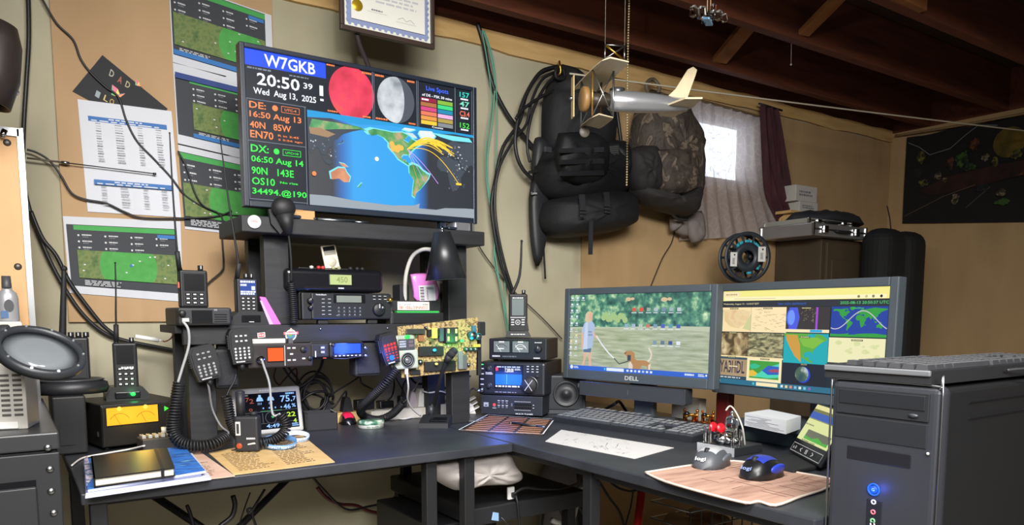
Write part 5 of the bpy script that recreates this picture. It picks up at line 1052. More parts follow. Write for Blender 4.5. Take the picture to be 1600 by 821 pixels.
plug('low black transformer plug at the wooden strip right end', (605, 636), 2.205, (.05, .035, .026), BLACKG, [oy(612, 620, 2.22), oy(616, 600, 2.24), oy(612, 580, 2.24)], zw, wedge=False)
plug('black and pink plug at the left end of the white power strip', (631, 640), 2.175, (.022, .03, .04), BLACK, [oy(631, 600, 2.18), oy(640, 590, 2.2), oy(655, 585, 2.25)], ZD+.0345, wedge=False)
plug('white plug with curving cord on the white power strip', (660, 640), 2.175, (.03, .03, .06), WHITE, [oy(662, 612, 2.16), oy(672, 614, 2.15), oy(690, 612, 2.14), oy(702, 620, 2.13), oy(704, 640, 2.12), oy(700, 648, 2.1)], ZD+.0345, r=.0026)
plug('clear plastic plug beside the white one on the power strip', (646, 640), 2.18, (.03, .02, .05), C('#b9aeb0', .3), [oy(648, 606, 2.19), oy(655, 595, 2.23)], ZD+.0345)
q = oz(690, 650, ZD); t = thing('outlet_box', 'white cube outlet beside the gooseneck microphone', 'outlet', (q.x, 2.10, ZD)); b = MB(); b.box((0, .02, .022), (.046, .04, .044), C('#c9c7bf', .5), .003); b.build('body', t); b = MB(); b.box((.012, -.001, .016), (.018, .003, .02), C('#4a3c34', .6), .001); b.build('socket', t)
for i, (x, z_) in enumerate(((-.012, .03), (-.012, .014))): b = MB(); b.box((x, -.0005, z_), (.004, .0014, .008), BLACK); b.build('slot', t)
q = oz(726, 645, ZD); t = thing('white_adapter', 'white plastic adapter with fins lying left of the blue lit transceiver', 'adapter', (q.x-.01, 2.19, ZD), rad(-25)); b = MB(); b.slab([(-.045, -.02, .0), (.04, -.02, .0), (.03, -.02, .03), (-.01, -.02, .05)], Vector((0, .05, 0)), C('#d0cdc6', .5)); b.build('body', t)
for i in range(3): b = MB(); b.box((.03-.006*i, .0, .012+.016*i), (.05, .052, .003), WHITE, .001, (0, -.5, 0)); b.build('fin', t)
cable('white_cable', 'white cable lying on the desk between the coiled cord and the gooseneck microphone', [oz(621, 632, ZD+.035), oz(608, 644, ZD+.02), oz(612, 652, ZD+.004), oz(630, 655, ZD+.004), oz(650, 651, ZD+.004), oz(662, 648, ZD+.004)], .0026, WHITE, cat='cable')
cable('microphone_cable', 'grey cable from the gooseneck microphone to the transceiver plug', [oz(680, 642, ZD+.004), oz(695, 628, ZD+.03), oz(706, 624, ZD+.03), oz(709, 640, ZD+.01), oz(720, 655, ZD+.004), oz(745, 659, ZD+.004), oz(758, 652, ZD+.006)], .0032, C('#5b5d61', .5), cat='cable')
# ================================================================== RIGHT DESK
RZ = rad(-90)
# transceiver stack in the corner
a = oz(752, 648, ZD+.004); c = oz(848, 652, ZD+.004); dx = c-a; rz = math.atan2(dx.y, dx.x); w = dx.length; ctr = (a+c)/2
def hat(y0, x=800): return oy(x, y0, ctr.y).z
zA = oy(752, 617, a.y).z; zB = oy(752, 565, a.y).z; zC = oy(765, 527, a.y+.01).z
t = thing('antenna_tuner', 'black unit with small square buttons and two light bars, lowest of the radio stack', 'radio equipment', (ctr.x, ctr.y, ZD), rz)
h = zA-ZD-.006
b = MB(); b.box((0, .12, h/2+.006), (w*.99, .23, h), C('#202329', .45), .003); b.build('body', t)
b = MB(); b.box((0, -.001, h/2+.006), (w, .008, h*.98), C('#20242c', .45), .002); b.build('front_panel', t)
b = MB(); p = Pt(b, (-w/2, -.0053, .006), (w, 0, 0), (0, 0, h))
p.rect(.05, .40, .13, .62, C('#8f96a2', .5)); p.rect(.07, .45, .11, .5, C('#20242c', .5))
for i in range(3):
    for j in range(2): p.rect(.285+.065*i, .36-.22*j+.22, .315+.065*i, .46-.22*j+.22, C('#555b68', .5)); p.rect(.28+.065*i, .72-.24*j, .32+.065*i, .745-.24*j, LEGEND)
p.rect(.50, .46, .525, .62, C('#555b68', .5)); p.rect(.21, .40, .25, .5, C('#555b68', .5)); p.words(.2, .33, .26, .36, LEGEND, 1, .1, 2)
p.rect(.555, .52, .83, .62, C('#14161b', .3)); p.rect(.555, .36, .83, .46, C('#14161b', .3))
for i in range(10): p.rect(.56+.027*i, .7, .573+.027*i, .73, LEGEND); p.rect(.56+.027*i, .27, .573+.027*i, .3, LEGEND)
p.rect(.855, .55, .875, .58, LEGEND); p.rect(.855, .4, .875, .43, LEGEND); p.text('MULTI TUNER', .58, .06, .86, .13, LEGEND); b.build('legend', t)
b = MB(); b.sph((-w*.275, -.006, h*.6), (.005, .003, .005), E('#ff4048', 1.7), 10, 8); b.build('indicator_light', t)
for x in (-w*.42, w*.42): b = MB(); b.cyl((x, .02, 0), (x, .02, .007), .008, RUBBER); b.build('foot', t)
h = zB-zA-.002
t = thing('transceiver', 'black transceiver with bright blue screen and round dial in the corner radio stack', 'radio', (ctr.x, ctr.y, zA+.001), rz)
b = MB(); b.box((.0, .13, h/2), (w*1.06, .22, h), C('#1b1d22', .5), .004); b.build('body', t)
b = MB(); b.box((.0, .008, h/2), (w*1.08, .03, h*1.0), C('#1b1e26', .4), .008); p = Pt(b, (-w*.54, -.0073, 0), (w*1.08, 0, 0), (0, 0, h))
for j in range(4): p.rect(.04, .78-.16*j, .09, .81-.16*j, LEGEND)
for u in (.75, .82, .89):
    for v in (.88, .8, .72): p.rect(u-.015, v, u+.018, v+.02, LEGEND)
p.words(.12, .62, .23, .70, LEGEND, 2, .4, 3); p.words(.26, .08, .64, .11, INK, 1, .1, 3); b.build('front_panel', t)
b = MB(); p = Pt(b, (-w*.54, -.0076, 0), (w*1.08, 0, 0), (0, 0, h), .0002); p.rect(.25, .20, .68, .92, BLACKG); p.rect(.265, .24, .665, .89, E('#0a1c58', 1.2)); p.rect(.265, .32, .665, .64, E('#1877f0', 1.3)); p.rect(.265, .64, .665, .72, E('#0f3a90', 1.2))
p.text('7.200.00', .41, .70, .54, .82, E('#ffffff', 1.5)); p.words(.29, .84, .64, .88, E('#cfe0ff', 1.3), 1, .2, 2, .9); p.rect(.27, .74, .31, .85, E('#e84a6a', 1.2)); p.words(.27, .25, .66, .30, E('#e8f0ff', 1.3), 1, .1, 4, .9); p.line([(.44, .34), (.44, .64)], .0012, E('#6ff0ff', 1.3)); p.words(.56, .76, .65, .82, E('#dfe8ff', 1.3), 2, .3, 4); b.build('screen', t)
point_lamp('transceiver_glow', Vector((ctr.x, ctr.y, zA+h*.5))+Matrix.Rotation(rz, 3, 'Z') @ Vector((-.02, -.07, 0)), .55, (.12, .22, 1), .03)
def dknob(x, z, r, l, nm, m=BLACKM):
    b = MB(); Mx = Matrix.Translation((x, -.006, z)) @ Matrix.Rotation(PI/2, 4, 'X'); b.lathe([(r, 0), (r, l*.8), (r*.93, l), (0, l)], m, Mx, 28); b.lathe([(r*1.04, 0), (r*1.04, .002), (r*.96, .002)], STEEL, Mx, 28, True, False); return b, l
b, l = dknob(w*.305, h*.34, .026, .02, '')
p = Pt(b, (w*.305-.026, -.0264, h*.34-.026), (.052, 0, 0), (0, 0, .052))
for a_ in (.9, 2.2, 4.1, 5.3): p.line([(.5, .5), (.5+.42*math.cos(a_), .5+.42*math.sin(a_))], .0016, LEGEND)
b.build('tuning_dial', t)
for z_ in (.80, .28): b, l = dknob(-w*.355, h*z_, .0085, .012, ''); b.build('knob', t)
b, l = dknob(w*.42, h*.6, .005, .008, ''); b.build('knob', t)
b = MB(); b.sph((-w*.475, -.008, h*.92), (.007, .002, .002), E('#5dff9a', 1.3), 8, 6); b.build('indicator_light', t)
b = MB(); b.cyl((-w*.47, -.006, h*.16), (-w*.47, -.028, h*.16), .009, CHROME); b.cyl((-w*.47, -.028, h*.16), (-w*.48, -.045, h*.14), .006, STEEL); b.build('microphone_plug', t)
tp = Vector(t.location)+Matrix.Rotation(rz, 3, 'Z') @ Vector((-w*.48, -.045, h*.14))
cable('microphone_cable', 'grey cable bending down from the silver plug of the blue screen transceiver', [tuple(tp), oz(738, 608, ZD+.09), oz(728, 625, ZD+.05), oz(722, 640, ZD+.012), oz(712, 648, ZD+.005)], .0032, C('#5b5d61', .5))
h = zC-zB-.006; off = Matrix.Rotation(rz, 3, 'Z') @ Vector((.014, .025, 0)); w2 = w*.93
t = thing('power_meter', 'black twin needle power meter with two lit dials on top of the radio stack', 'meter', (ctr.x+off.x, ctr.y+off.y, zB), rz)
b = MB(); b.box((0, .08, h/2+.004), (w2, .15, h-.004), C('#1c1f25', .45), .004); b.box((0, .0, h/2+.004), (w2, .012, h-.004), C('#1b1d23', .4), .003); b.build('body', t)
for x in (-w2*.42, w2*.42): b = MB(); b.cyl((x, .02, 0), (x, .02, .006), .008, RUBBER); b.build('foot', t)
for u0 in (.07, .40):
    b = MB(); p = Pt(b, (-w2/2+w2*u0, -.0063, h*.38), (w2*.31, 0, 0), (0, 0, h*.56), .0002); p.rect(0, 0, 1, 1, BLACKG); p.rect(.05, .06, .95, .94, E('#8e999c', .9)); wm = E('#f4f8f4', 1.4); dk = C('#22262a', .5)
    p.line([(.5+.36*math.cos(x), .1+.6*math.sin(x)) for x in [PI*.2+PI*.6*i/10 for i in range(11)]], .0016, wm if u0 > .2 else dk); p.line([(.48, .1), (.2, .66)], .0013, wm); p.rect(.35, .85, .65, .94, wm); p.words(.3, .3, .7, .4, wm, 1, .1, 3)
    if u0 > .2: p.line([(.55+.34*math.cos(x), .1+.45*math.sin(x)) for x in [PI*.15+PI*.6*i/10 for i in range(11)]], .001, wm)
    b.build('meter_dial', t)
b = MB(); p = Pt(b, (-w2/2, -.0063, 0), (w2, 0, 0), (0, 0, h)); p.words(.06, .2, .2, .27, LEGEND, 1, .1, 3, .95); p.words(.24, .2, .5, .25, INK, 1, .1, 4, .9); p.words(.8, .84, .92, .88, LEGEND, 1, .1, 2); p.words(.78, .14, .9, .2, LEGEND, 1, .1, 5); b.build('legend', t)
knob(t, w2*.37, h*.58, .011, .014, BLACKM, y=-.006)
o4 = Matrix.Rotation(rz, 3, 'Z') @ Vector((-.012, .04, 0)); loc = (ctr.x+off.x+o4.x, ctr.y+off.y+o4.y, zC)
t = thing('charging_cradle', 'black charging cradle on the twin needle power meter', 'charger', loc, rz+.25)
b = MB(); b.slab([(x, 0, z_) for x, z_ in ((-.042, 0), (.042, 0), (.036, .014), (.03, .02), (-.032, .02), (-.038, .014))], Vector((0, .055, 0)), C('#1e2025', .45)); p = Pt(b, (-.03, -.0004, .006), (.06, 0, 0), (0, 0, .006)); p.words(.1, .2, .9, .8, LEGEND, 1, .1, 2); b.build('body', t)
b = MB(); b.slab([(.028, .0, .02), (.036, .0, .02), (.03, 0, .052), (.027, 0, .052)], Vector((0, .05, 0)), BLACKM); b.build('side_guide', t)
def mk3(p): p.rect(.06, .05, .94, .9, C('#5d6a68', .3)); p.words(.1, .92, .9, .98, LEGEND, 1, .1, 2)
yy = loc[1]+.02; hh = oy(818, 459, yy).z-zC-.016
t = handheld('handheld_radio', 'black handheld radio with grey screen in the cradle on top of the radio stack', (loc[0], loc[1]-.0, zC+.014), .062, hh, .036, [oy(812, 430, yy), oy(815, 377, yy)], rz+.25, (.42, .92), None, 1, antr=.0058, antt=.003, ant_x=.16, kn_x=.8, mk=mk3)
b = MB(); w_ = .062; p = Pt(b, (-w_*.4, -.0022, hh*.06), (w_*.8, 0, 0), (0, 0, hh*.34)); p.rect(0, .95, 1, 1.02, STEEL); keypad(p, 0, .35, .3, .9, 1, 3, LEGEND, .7, .4); keypad(p, .7, .35, 1, .9, 1, 3, LEGEND, .7, .4); p.disc(.5, .62, .17, LEGEND, 20); p.disc(.5, .62, .13, BLACKM, 20); p.disc(.5, .62, .05, LEGEND, 12); b.build('keypad', t)
# speaker
a = oz(851, 648, ZD); c = oz(906, 646, ZD); dx = c-a; rz2 = rad(-38); w = .132; h = .132
t = thing('speaker', 'square black speaker with round cone on the desk between the stack and the left monitor', 'speaker', (a.x+.003+math.cos(rz2)*w/2, a.y-.006+math.sin(rz2)*w/2, ZD), rz2)
b = MB(); b.box((0, .075, h/2), (w, .15, h), C('#2c3036', .5), .004); b.build('body', t)
b = MB(); b.box((0, -.002, h*.54), (w*.88, .006, h*.82), C('#23262b', .7, bump=.5, bscale=500), .006); b.build('grille', t)
b = MB(); Mx = Matrix.Translation((0, -.005, h*.54)) @ Matrix.Rotation(PI/2, 4, 'X'); b.lathe([(.044, 0), (.044, .003), (.039, .0035), (.036, .001), (.016, .0005), (.014, .003), (0, .006)], C('#1a1c20', .5), Mx, 36, True, False); b.lathe([(.03, .0), (.03, .0022), (.028, .0022), (.028, 0)], C('#33363b', .5), Mx, 36, True, False); b.build('cone', t)
# monitors: built from a fitted pose (centre, direction of the width, size, backward tilt)
def monitor(label, cx, cy, cz, yaw, W, H, paint, stand_x=.0, org_dz=0, lean=.024, logo=True, bz_=.022, bb=.030, base_off=0., btm=ZD):
    t = thing('monitor', label, 'monitor', (cx, cy, btm), yaw); Q = Matrix.Translation((0, 0, cz-btm)) @ Matrix.Rotation(-lean, 4, 'X')
    mt = C('#40484e', .5); b = MB(Q)
    for a_, c_ in (((-W/2, 0, -H/2), (-W/2+bz_, .032, H/2)), ((W/2-bz_, 0, -H/2), (W/2, .032, H/2)), ((-W/2+bz_, 0, H/2-bz_), (W/2-bz_, .032, H/2)), ((-W/2+bz_, 0, -H/2), (W/2-bz_, .032, -H/2+bb))): b.span(a_, c_, mt, .003)
    b.build('bezel', t)
    b = MB(Q); b.box((0, .03, 0), (W*.985, .024, H*.97), BLACKM, .004); b.box((0, .045, 0), (W*.6, .03, H*.6), BLACKM, .012); b.build('back_housing', t)
    b = MB(Q); x0 = -W/2+bz_; z0 = -H/2+bb; sw_ = W-2*bz_; sh_ = H-bz_-bb; b.span((x0, .008, z0), (x0+sw_, .012, z0+sh_), BLACKG); p = Pt(b, (x0, .008, z0), (sw_, 0, 0), (0, 0, sh_), .0001); paint(p); b.build('screen', t)
    if logo:
        b = MB(Q); p = Pt(b, (-.026, -.0002, -H/2+bb*.3), (.052, 0, 0), (0, 0, bb*.42)); p.text('DELL', 0, 0, 1, 1, GREYW); b.build('logo', t)
    b = MB(); b.box((base_off, .07, (cz-btm)*.5-.02), (.075, .024, cz-btm-.06), C('#454b50', .45), .006); b.build('neck', t)
    b = MB(); b.box((base_off, .07, .006), (.22, .16, .012), C('#4a5055', .45), .005); b.build('base', t)
    return t
FOL = noise_mat('river_trees', [(.30, '#1f4540'), (.44, '#3a6e60'), (.55, '#5a9478'), (.66, '#a4c89a'), (.76, '#dce6c8')], nscale=48, detail=12, rough=.3, emit=1.15); WAT = noise_mat('river_water', [(.3, '#8a9674'), (.5, '#a6ae90'), (.65, '#b8bea4'), (.8, '#d4d8c4')], scale=(1, 1, 9), nscale=14, detail=10, rough=.3, emit=1.1)
def paintL(p):
    p.rect(0, .06, 1, 1, FOL); p.rect(0, .06, 1, .565, WAT); p.poly([(0, .55), (.3, .56), (.6, .57), (1, .54), (1, .60), (.7, .6), (.4, .58), (0, .57)], E('#c2cbb0', 1.0))
    p.rect(0, .0, 1, .06, E('#2f62c8', 1.1)); p.rect(.30, .012, .43, .052, E('#dfe8f4', 1.1)); p.rect(.28, .018, .293, .046, E('#3fb4e8', 1.2))
    for i in range(7): p.rect(.45+.028*i, .018, .466+.028*i, .044, E(['#dfe4ea', '#f0f0f0', '#cfd8e4', '#e8e8e8', '#b8c8dc', '#d8e0ea', '#e0e8f0'][i], 1.1))
    p.disc(.022, .035, .012, E('#dfe8f4', 1.1), 10); p.words(.04, .018, .08, .05, E('#dfe8f4', 1.1), 2, .4, 3); p.words(.85, .02, .92, .045, E('#dfe8f4', 1.1), 1, .1, 3); p.words(.935, .015, .975, .05, E('#eef4fa', 1.1), 2, .4, 3); p.disc(.985, .035, .006, E('#eef4fa', 1.1), 8)
    for v0, v1 in (((.56, .78), (.66, .80)), ((.75, .77), (.85, .79))): pass
    for u, v, r in ((.45, .93, .02), (.48, .935, .014), (.70, .92, .022), (.735, .925, .016)): p.disc(u, v, r, E('#d8c49a', 1.0), 10, sq=.6)
    for i in range(10): p.disc(.27+.018*i, .70+.03*math.sin(i*1.9), .02, E('#a9c888', 1.0), 8)
    skin = E('#e0b49a', 1.05); hair = E('#d8c4a0', 1.05); sh = E('#a9bcd8', 1.1); sh2 = E('#c4d0e4', 1.1); jean = E('#5c7898', 1.0)
    # person in blue shirt holding a leash
    p.poly([(.125, .26), (.12, .14), (.105, .06), (.125, .06), (.135, .14), (.15, .26)], skin); p.poly([(.155, .26), (.162, .15), (.165, .06), (.185, .06), (.18, .16), (.18, .26)], skin)
    p.poly([(.118, .30), (.12, .24), (.178, .24), (.182, .30)], jean); p.poly([(.10, .52), (.12, .62), (.15, .655), (.185, .65), (.205, .60), (.20, .5), (.19, .30), (.11, .27)], sh); p.poly([(.13, .63), (.15, .65), (.15, .28), (.115, .28)], sh2)
    p.poly([(.10, .5), (.115, .5), (.115, .3), (.102, .3)], skin); p.poly([(.192, .53), (.215, .47), (.228, .44), (.222, .42), (.2, .46)], skin); p.poly([(.125, .66), (.13, .74), (.145, .775), (.17, .78), (.187, .76), (.185, .70), (.18, .655), (.15, .63)], hair); p.disc(.17, .71, .016, skin, 14, sq=1.5); p.words(.155, .45, .19, .53, E('#7f93b4', 1), 2, .4, 3)
    p.line([(.22, .46), (.27, .34), (.32, .24), (.36, .18)], .0045, E('#e4e6ea', 1.1)); p.line([(.36, .18), (.40, .11), (.47, .155)], .003, E('#3a4450', 1))
    # dog
    br_ = E('#b98a58', 1.0); wt_ = E('#e0d4c4', 1.05)
    p.poly([(.47, .06), (.47, .12), (.475, .18), (.50, .2), (.53, .17), (.58, .175), (.61, .16), (.625, .12), (.63, .06), (.605, .06), (.60, .1), (.565, .11), (.55, .06)], br_); p.poly([(.47, .06), (.468, .13), (.485, .15), (.5, .1), (.5, .06)], wt_)
    p.poly([(.435, .25), (.45, .28), (.485, .285), (.51, .26), (.515, .2), (.49, .16), (.465, .16), (.455, .21)], br_); p.poly([(.46, .23), (.485, .23), (.485, .16), (.46, .16)], E('#3d4654', 1)); p.poly([(.435, .25), (.445, .24), (.455, .27)], E('#6b4c34', 1)); p.line([(.605, .16), (.625, .20), (.63, .26), (.61, .33)], .006, wt_); p.poly([(.61, .12), (.628, .14), (.625, .06), (.61, .06)], wt_)
    ic = E('#e4ecf4', 1.1)
    for i, v in enumerate((.955, .87, .79, .71, .62, .54, .46, .38, .30, .22)):
        for j, u in enumerate((.022, .065)+((.11,) if i == 0 else ())): p.rect(u-.008, v-.014, u+.009, v+.014, E(['#e8eef4', '#cfdcea', '#a8c4a0', '#e8dca0'][(i+j) % 4] if i > 3 else '#d8e4f0', 1.05)); p.words(u-.014, v-.034, u+.015, v-.024, ic, 1, .1, i)
    for k_, (v, us, cs) in enumerate(((.80, [.505+.051*i for i in range(7)], ['#d85a4a', '#e0563c', '#9ab0a0', '#b0c0c8', '#7c90a8', '#a0b4c0', '#c0ccd0']), (.60, [.455+.051*i for i in range(8)], ['#8fb0c8', '#a8b8d0', '#b8c8b8', '#c87c6c', '#7ca0b8', '#5060c0', '#60a0b0', '#4a60b0']), (.40, [.66+.052*i for i in range(4)], ['#8098a8', '#607890', '#3a5a98', '#e0e8f0']))):
        for i, (u, c) in enumerate(zip(us, cs)): p.rect(u-.013, v-.022, u+.013, v+.022, E(c, 1.05)); p.words(u-.018, v-.045, u+.018, v-.034, ic, 1, .1, i)
t = monitor('left computer monitor whose screen shows a person and dog by a river', 1.577, 1.672, 1.024, rad(-80.2), .565, .294, paintL, bz_=.021, bb=.030)
PAPERB = C('#8a7658', .6)
def paintR(p):
    cr_ = E('#f2e2b4', 1.1); gd = E('#23313a', .9); txt = E('#d8d0a0', 1.0)
    p.rect(0, 0, 1, 1, gd); p.rect(0, .895, 1, 1, E('#f0e88a', 1.1)); p.rect(0, .94, .12, .99, cr_); p.rect(.01, .9, .98, .935, E('#f6eebc', 1.1)); p.line([(.08, .915), (.36, .915)], .001, E('#c8ac78', 1)); p.words(.02, .955, .1, .97, E('#b89a60', 1), 1, .2, 2)
    for u, c in ((.84, '#8a7a50'), (.88, '#d0c890'), (.915, '#8a8460'), (.955, '#2a2a20')): p.disc(u, .917, .007, E(c, 1), 10)
    p.rect(0, .83, 1, .89, E('#2d3238', 1)); p.text('Wednesday, August 13 - 16:50:37 EDT', .005, .848, .255, .872, txt); p.text('ham radio dashboard', .38, .848, .55, .872, E('#2f5fb8', 1)); p.text('2025-08-13 20:50:37 UTC', .745, .848, .995, .875, E('#4ac070', 1.1))
    col = (0, .205, .44, .705, 1.0); row = (.06, .30, .565, .825)
    lndm = noise_mat('usa_map_image', [(.3, '#e8c890'), (.5, '#f0d8a8'), (.7, '#e0a878'), (.8, '#c87858')], nscale=30, rough=.4, emit=1.0); clo = noise_mat('cloud_image', [(.3, '#3c3a28'), (.45, '#6f6c4c'), (.6, '#b8b080'), (.75, '#e8dcb0')], scale=(1, 1, 2.4), nscale=34, detail=9, rough=.4, emit=1.0, dist=1.2); clo2 = noise_mat('cloud_image_warm', [(.3, '#2c2418'), (.45, '#6a5a3c'), (.58, '#b49c70'), (.75, '#ecdcb0')], nscale=36, detail=10, rough=.4, emit=1.0, dist=.6)
    p.rect(0, row[2], col[1], row[3], E('#f4dca8', 1.1)); p.poly([(.01, .80), (.15, .8), (.2, .78), (.185, .7), (.16, .64), (.12, .60), (.06, .62), (.02, .68)], lndm); p.poly([(.205, .58), (.205, .76), (.185, .7), (.15, .6)], E('#d4d49a', 1)); p.rect(0, .57, .006, .8, E('#60b0a0', 1))
    p.rect(col[1]+.002, row[2], col[2], row[3], E('#f4deb0', 1.12)); r = random.Random(8)
    for i in range(40): u = r.uniform(.22, .43); v = r.uniform(.58, .81); p.line([(u, v), (u+r.uniform(.01, .04), v-r.uniform(-.01, .02))], .0012, E('#c8b080', 1))
    p.rect(col[2]+.002, row[2]+.02, col[3]-.005, row[3], E('#3a3532', 1)); p.disc(.475, .72, .03, E('#3f66f0', 1.2), 20, sq=1.6); p.poly([(.46, .6), (.51, .6), (.525, .72), (.51, .82), (.46, .82)], E('#4a58d8', 1.1)); p.rect(.62, .6, .632, .82, E('#9a4ad0', 1.1)); p.rect(.44, .575, .70, .605, cr_); p.rect(.59, .578, .66, .603, E('#28a8d8', 1.1)); p.disc(.475, .72, .022, E('#6a8cff', 1.2), 20, sq=1.8)
    for i in range(30): p.disc(r.uniform(.53, .62), r.uniform(.65, .8), .002, E('#a89870', 1), 6, up=False)
    p.rect(col[3]+.002, row[2]-.02, 1, row[3], E('#1f3f9c', 1.1)); gl_ = E('#2f9a3c', 1.1); gl2 = E('#46b84c', 1.1)
    worldmap(p, col[3]+.002, row[2]-.02, 1, row[3], -180, {'*': gl_}, latr=(-88, 84), names=['na', 'sa', 'af', 'eu', 'au', 'gl', 'an', 'uk', 'mg', 'id', 'ng', 'bf'])
    p.line([(col[3]+.005+.29*i/24, .70-.085*math.cos((i/24)*2*PI*1.0+PI-.5+PI)) for i in range(25)], .0022, E('#c8c0d0', 1.1)); p.text('Satellites', .82, .802, .88, .82, gl2)
    p.rect(0, row[1], col[1]-.002, row[2]-.01, clo2); p.rect(col[1], row[1], col[2]-.004, row[2]-.01, clo); p.line([(0, row[1]), (col[2], row[1])], .004, E('#f0dca8', 1.1))
    p.rect(col[2], row[1]-.03, col[3]-.003, row[2], E('#1aa6b0', 1.1)); nam = E('#5aa83c', 1.1); nam2 = E('#c8983c', 1.1)
    for nm, m in (('na', nam),): worldmap(p, col[2], row[1]-.03, col[3]-.003, row[2], -135, {nm: m}, latr=(8, 62), lonspan=80, names=[nm])
    p.poly([(.453, .55), (.52, .55), (.54, .45), (.545, .36), (.55, .28), (.51, .34), (.48, .42), (.455, .5)], nam2); p.poly([(.53, .52), (.64, .53), (.68, .5), (.62, .42), (.56, .44)], E('#7cb83c', 1.1))
    p.rect(col[3], row[1], 1, row[2]-.03, E('#e8e4b4', 1.1)); 
    for i in range(12): p.disc(r.uniform(.75, .98), r.uniform(.36, .5), r.uniform(.008, .02), E('#c8d490', 1.05), 9, sq=.6, up=False)
    p.rect(0, .055, col[1], row[1]-.012, noise_mat('licence_plate_image', [(.3, '#a08868'), (.7, '#c4a884')], nscale=8, rough=.4, emit=.95)); p.text('YA3HDL', .012, .12, .19, .255, E('#3a3a48', 1)); p.rect(0, .055, col[1], .09, E('#2a4858', 1)); p.rect(0, .27, col[1], .288, E('#3a5868', 1)); p.words(.08, .185, .14, .2, cr_, 1, .1, 2); p.words(.02, .063, .19, .08, E('#c8d0d0', 1), 1, .2, 3)
    p.rect(col[1]+.002, .055, col[2]-.004, row[1]-.005, cr_); p.rect(.225, .085, .42, .27, E('#3f9a3a', 1.1)); p.poly([(.225, .13), (.29, .14), (.33, .2), (.42, .25), (.42, .11), (.35, .095), (.30, .1), (.25, .10)], E('#4ad0b0', 1.1)); p.poly([(.31, .17), (.35, .225), (.42, .22), (.42, .14), (.35, .13)], E('#2f5cb8', 1.1)); p.poly([(.35, .175), (.39, .195), (.42, .19), (.42, .165), (.37, .16)], E('#a04a5a', 1.1)); p.poly([(.225, .16), (.25, .17), (.28, .14), (.27, .11), (.225, .10)], E('#e0b83c', 1.1)); p.poly([(.225, .22), (.26, .24), (.3, .22), (.28, .19), (.24, .18)], E('#2fb88a', 1.1))
    p.rect(col[2], .05, col[3], row[1]-.035, E('#1c242e', .9)); p.disc(.57, .16, .042, E('#1a3cc8', 1.2), 28); p.disc(.562, .165, .04, noise_mat('earth_image', [(.35, '#2a4a58'), (.5, '#4a6a50'), (.6, '#b8c4c0'), (.75, '#e8ecec')], nscale=26, rough=.4, emit=1.0), 28); p.text('DSCOVR', .555, .255, .59, .268, txt)
    for u, v in ((.1, .812), (.33, .812), (.57, .812), (.1, .552), (.33, .55), (.57, .53), (.86, .515), (.1, .292), (.33, .29)): p.rect(u-.03, v-.008, u+.03, v+.008, E('#5a5638', 1)); p.words(u-.025, v-.004, u+.025, v+.005, txt, 1, .1, 2)
    p.rect(0, 0, 1, .055, E('#2a6a84', 1.1)); p.rect(.28, .01, .42, .046, cr_); p.rect(.255, .015, .268, .04, E('#48c0c8', 1.1))
    for i, c in enumerate(('#d8e0d8', '#e8d090', '#d89070', '#90b8d0', '#e0e8e0', '#70c0d0', '#8060b0')): p.rect(.44+.028*i, .016, .455+.028*i, .042, E(c, 1.1))
    p.disc(.02, .028, .008, E('#d8e8e8', 1), 8)
t = monitor('right computer monitor whose screen shows a grid of maps and satellite images', 1.71, 1.206, 1.017, rad(-91.7), .548, .316, paintR, bz_=.022, bb=.030, lean=.025, logo=False, base_off=.05)
# soundbar
a = 1.0; t = thing('soundbar', 'black soundbar clipped under the left monitor', 'soundbar', (1.577, 1.672, ZD), rad(-80.2)); z0 = 1.024-.147-.052-ZD; W = .40
b = MB(); b.box((-.01, .018, z0+.024), (W, .04, .046), C('#26292e', .6), .003); b.build('body', t)
b = MB(); b.box((-.01, -.003, z0+.024), (W*.985, .003, .043), C('#2e3238', .8, bump=.5, bscale=600)); b.build('grille', t)
b = MB(); p = Pt(b, (-.01-W/2, -.005, z0+.001), (W, 0, 0), (0, 0, .046)); p.frame(.003, .03, .997, .97, .0012, STEEL); b.build('trim_line', t)
b = MB(); b.slab([(-.016, -.005, z0+.036), (-.008, -.005, z0+.034), (-.012, -.005, z0+.008)], Vector((0, -.001, 0)), CHROME); b.build('badge', t)
b = MB(); b.box((-W/2-.017, .012, z0+.03), (.014, .016, .014), C('#555a5f', .4), .002); b.cyl((-W/2-.03, .012, z0+.03), (-W/2-.01, .012, z0+.03), .004, STEEL); b.build('volume_knob', t)
b = MB(); b.box((0, .035, z0+.05), (.06, .012, .03), BLACKM); b.build('clip', t)
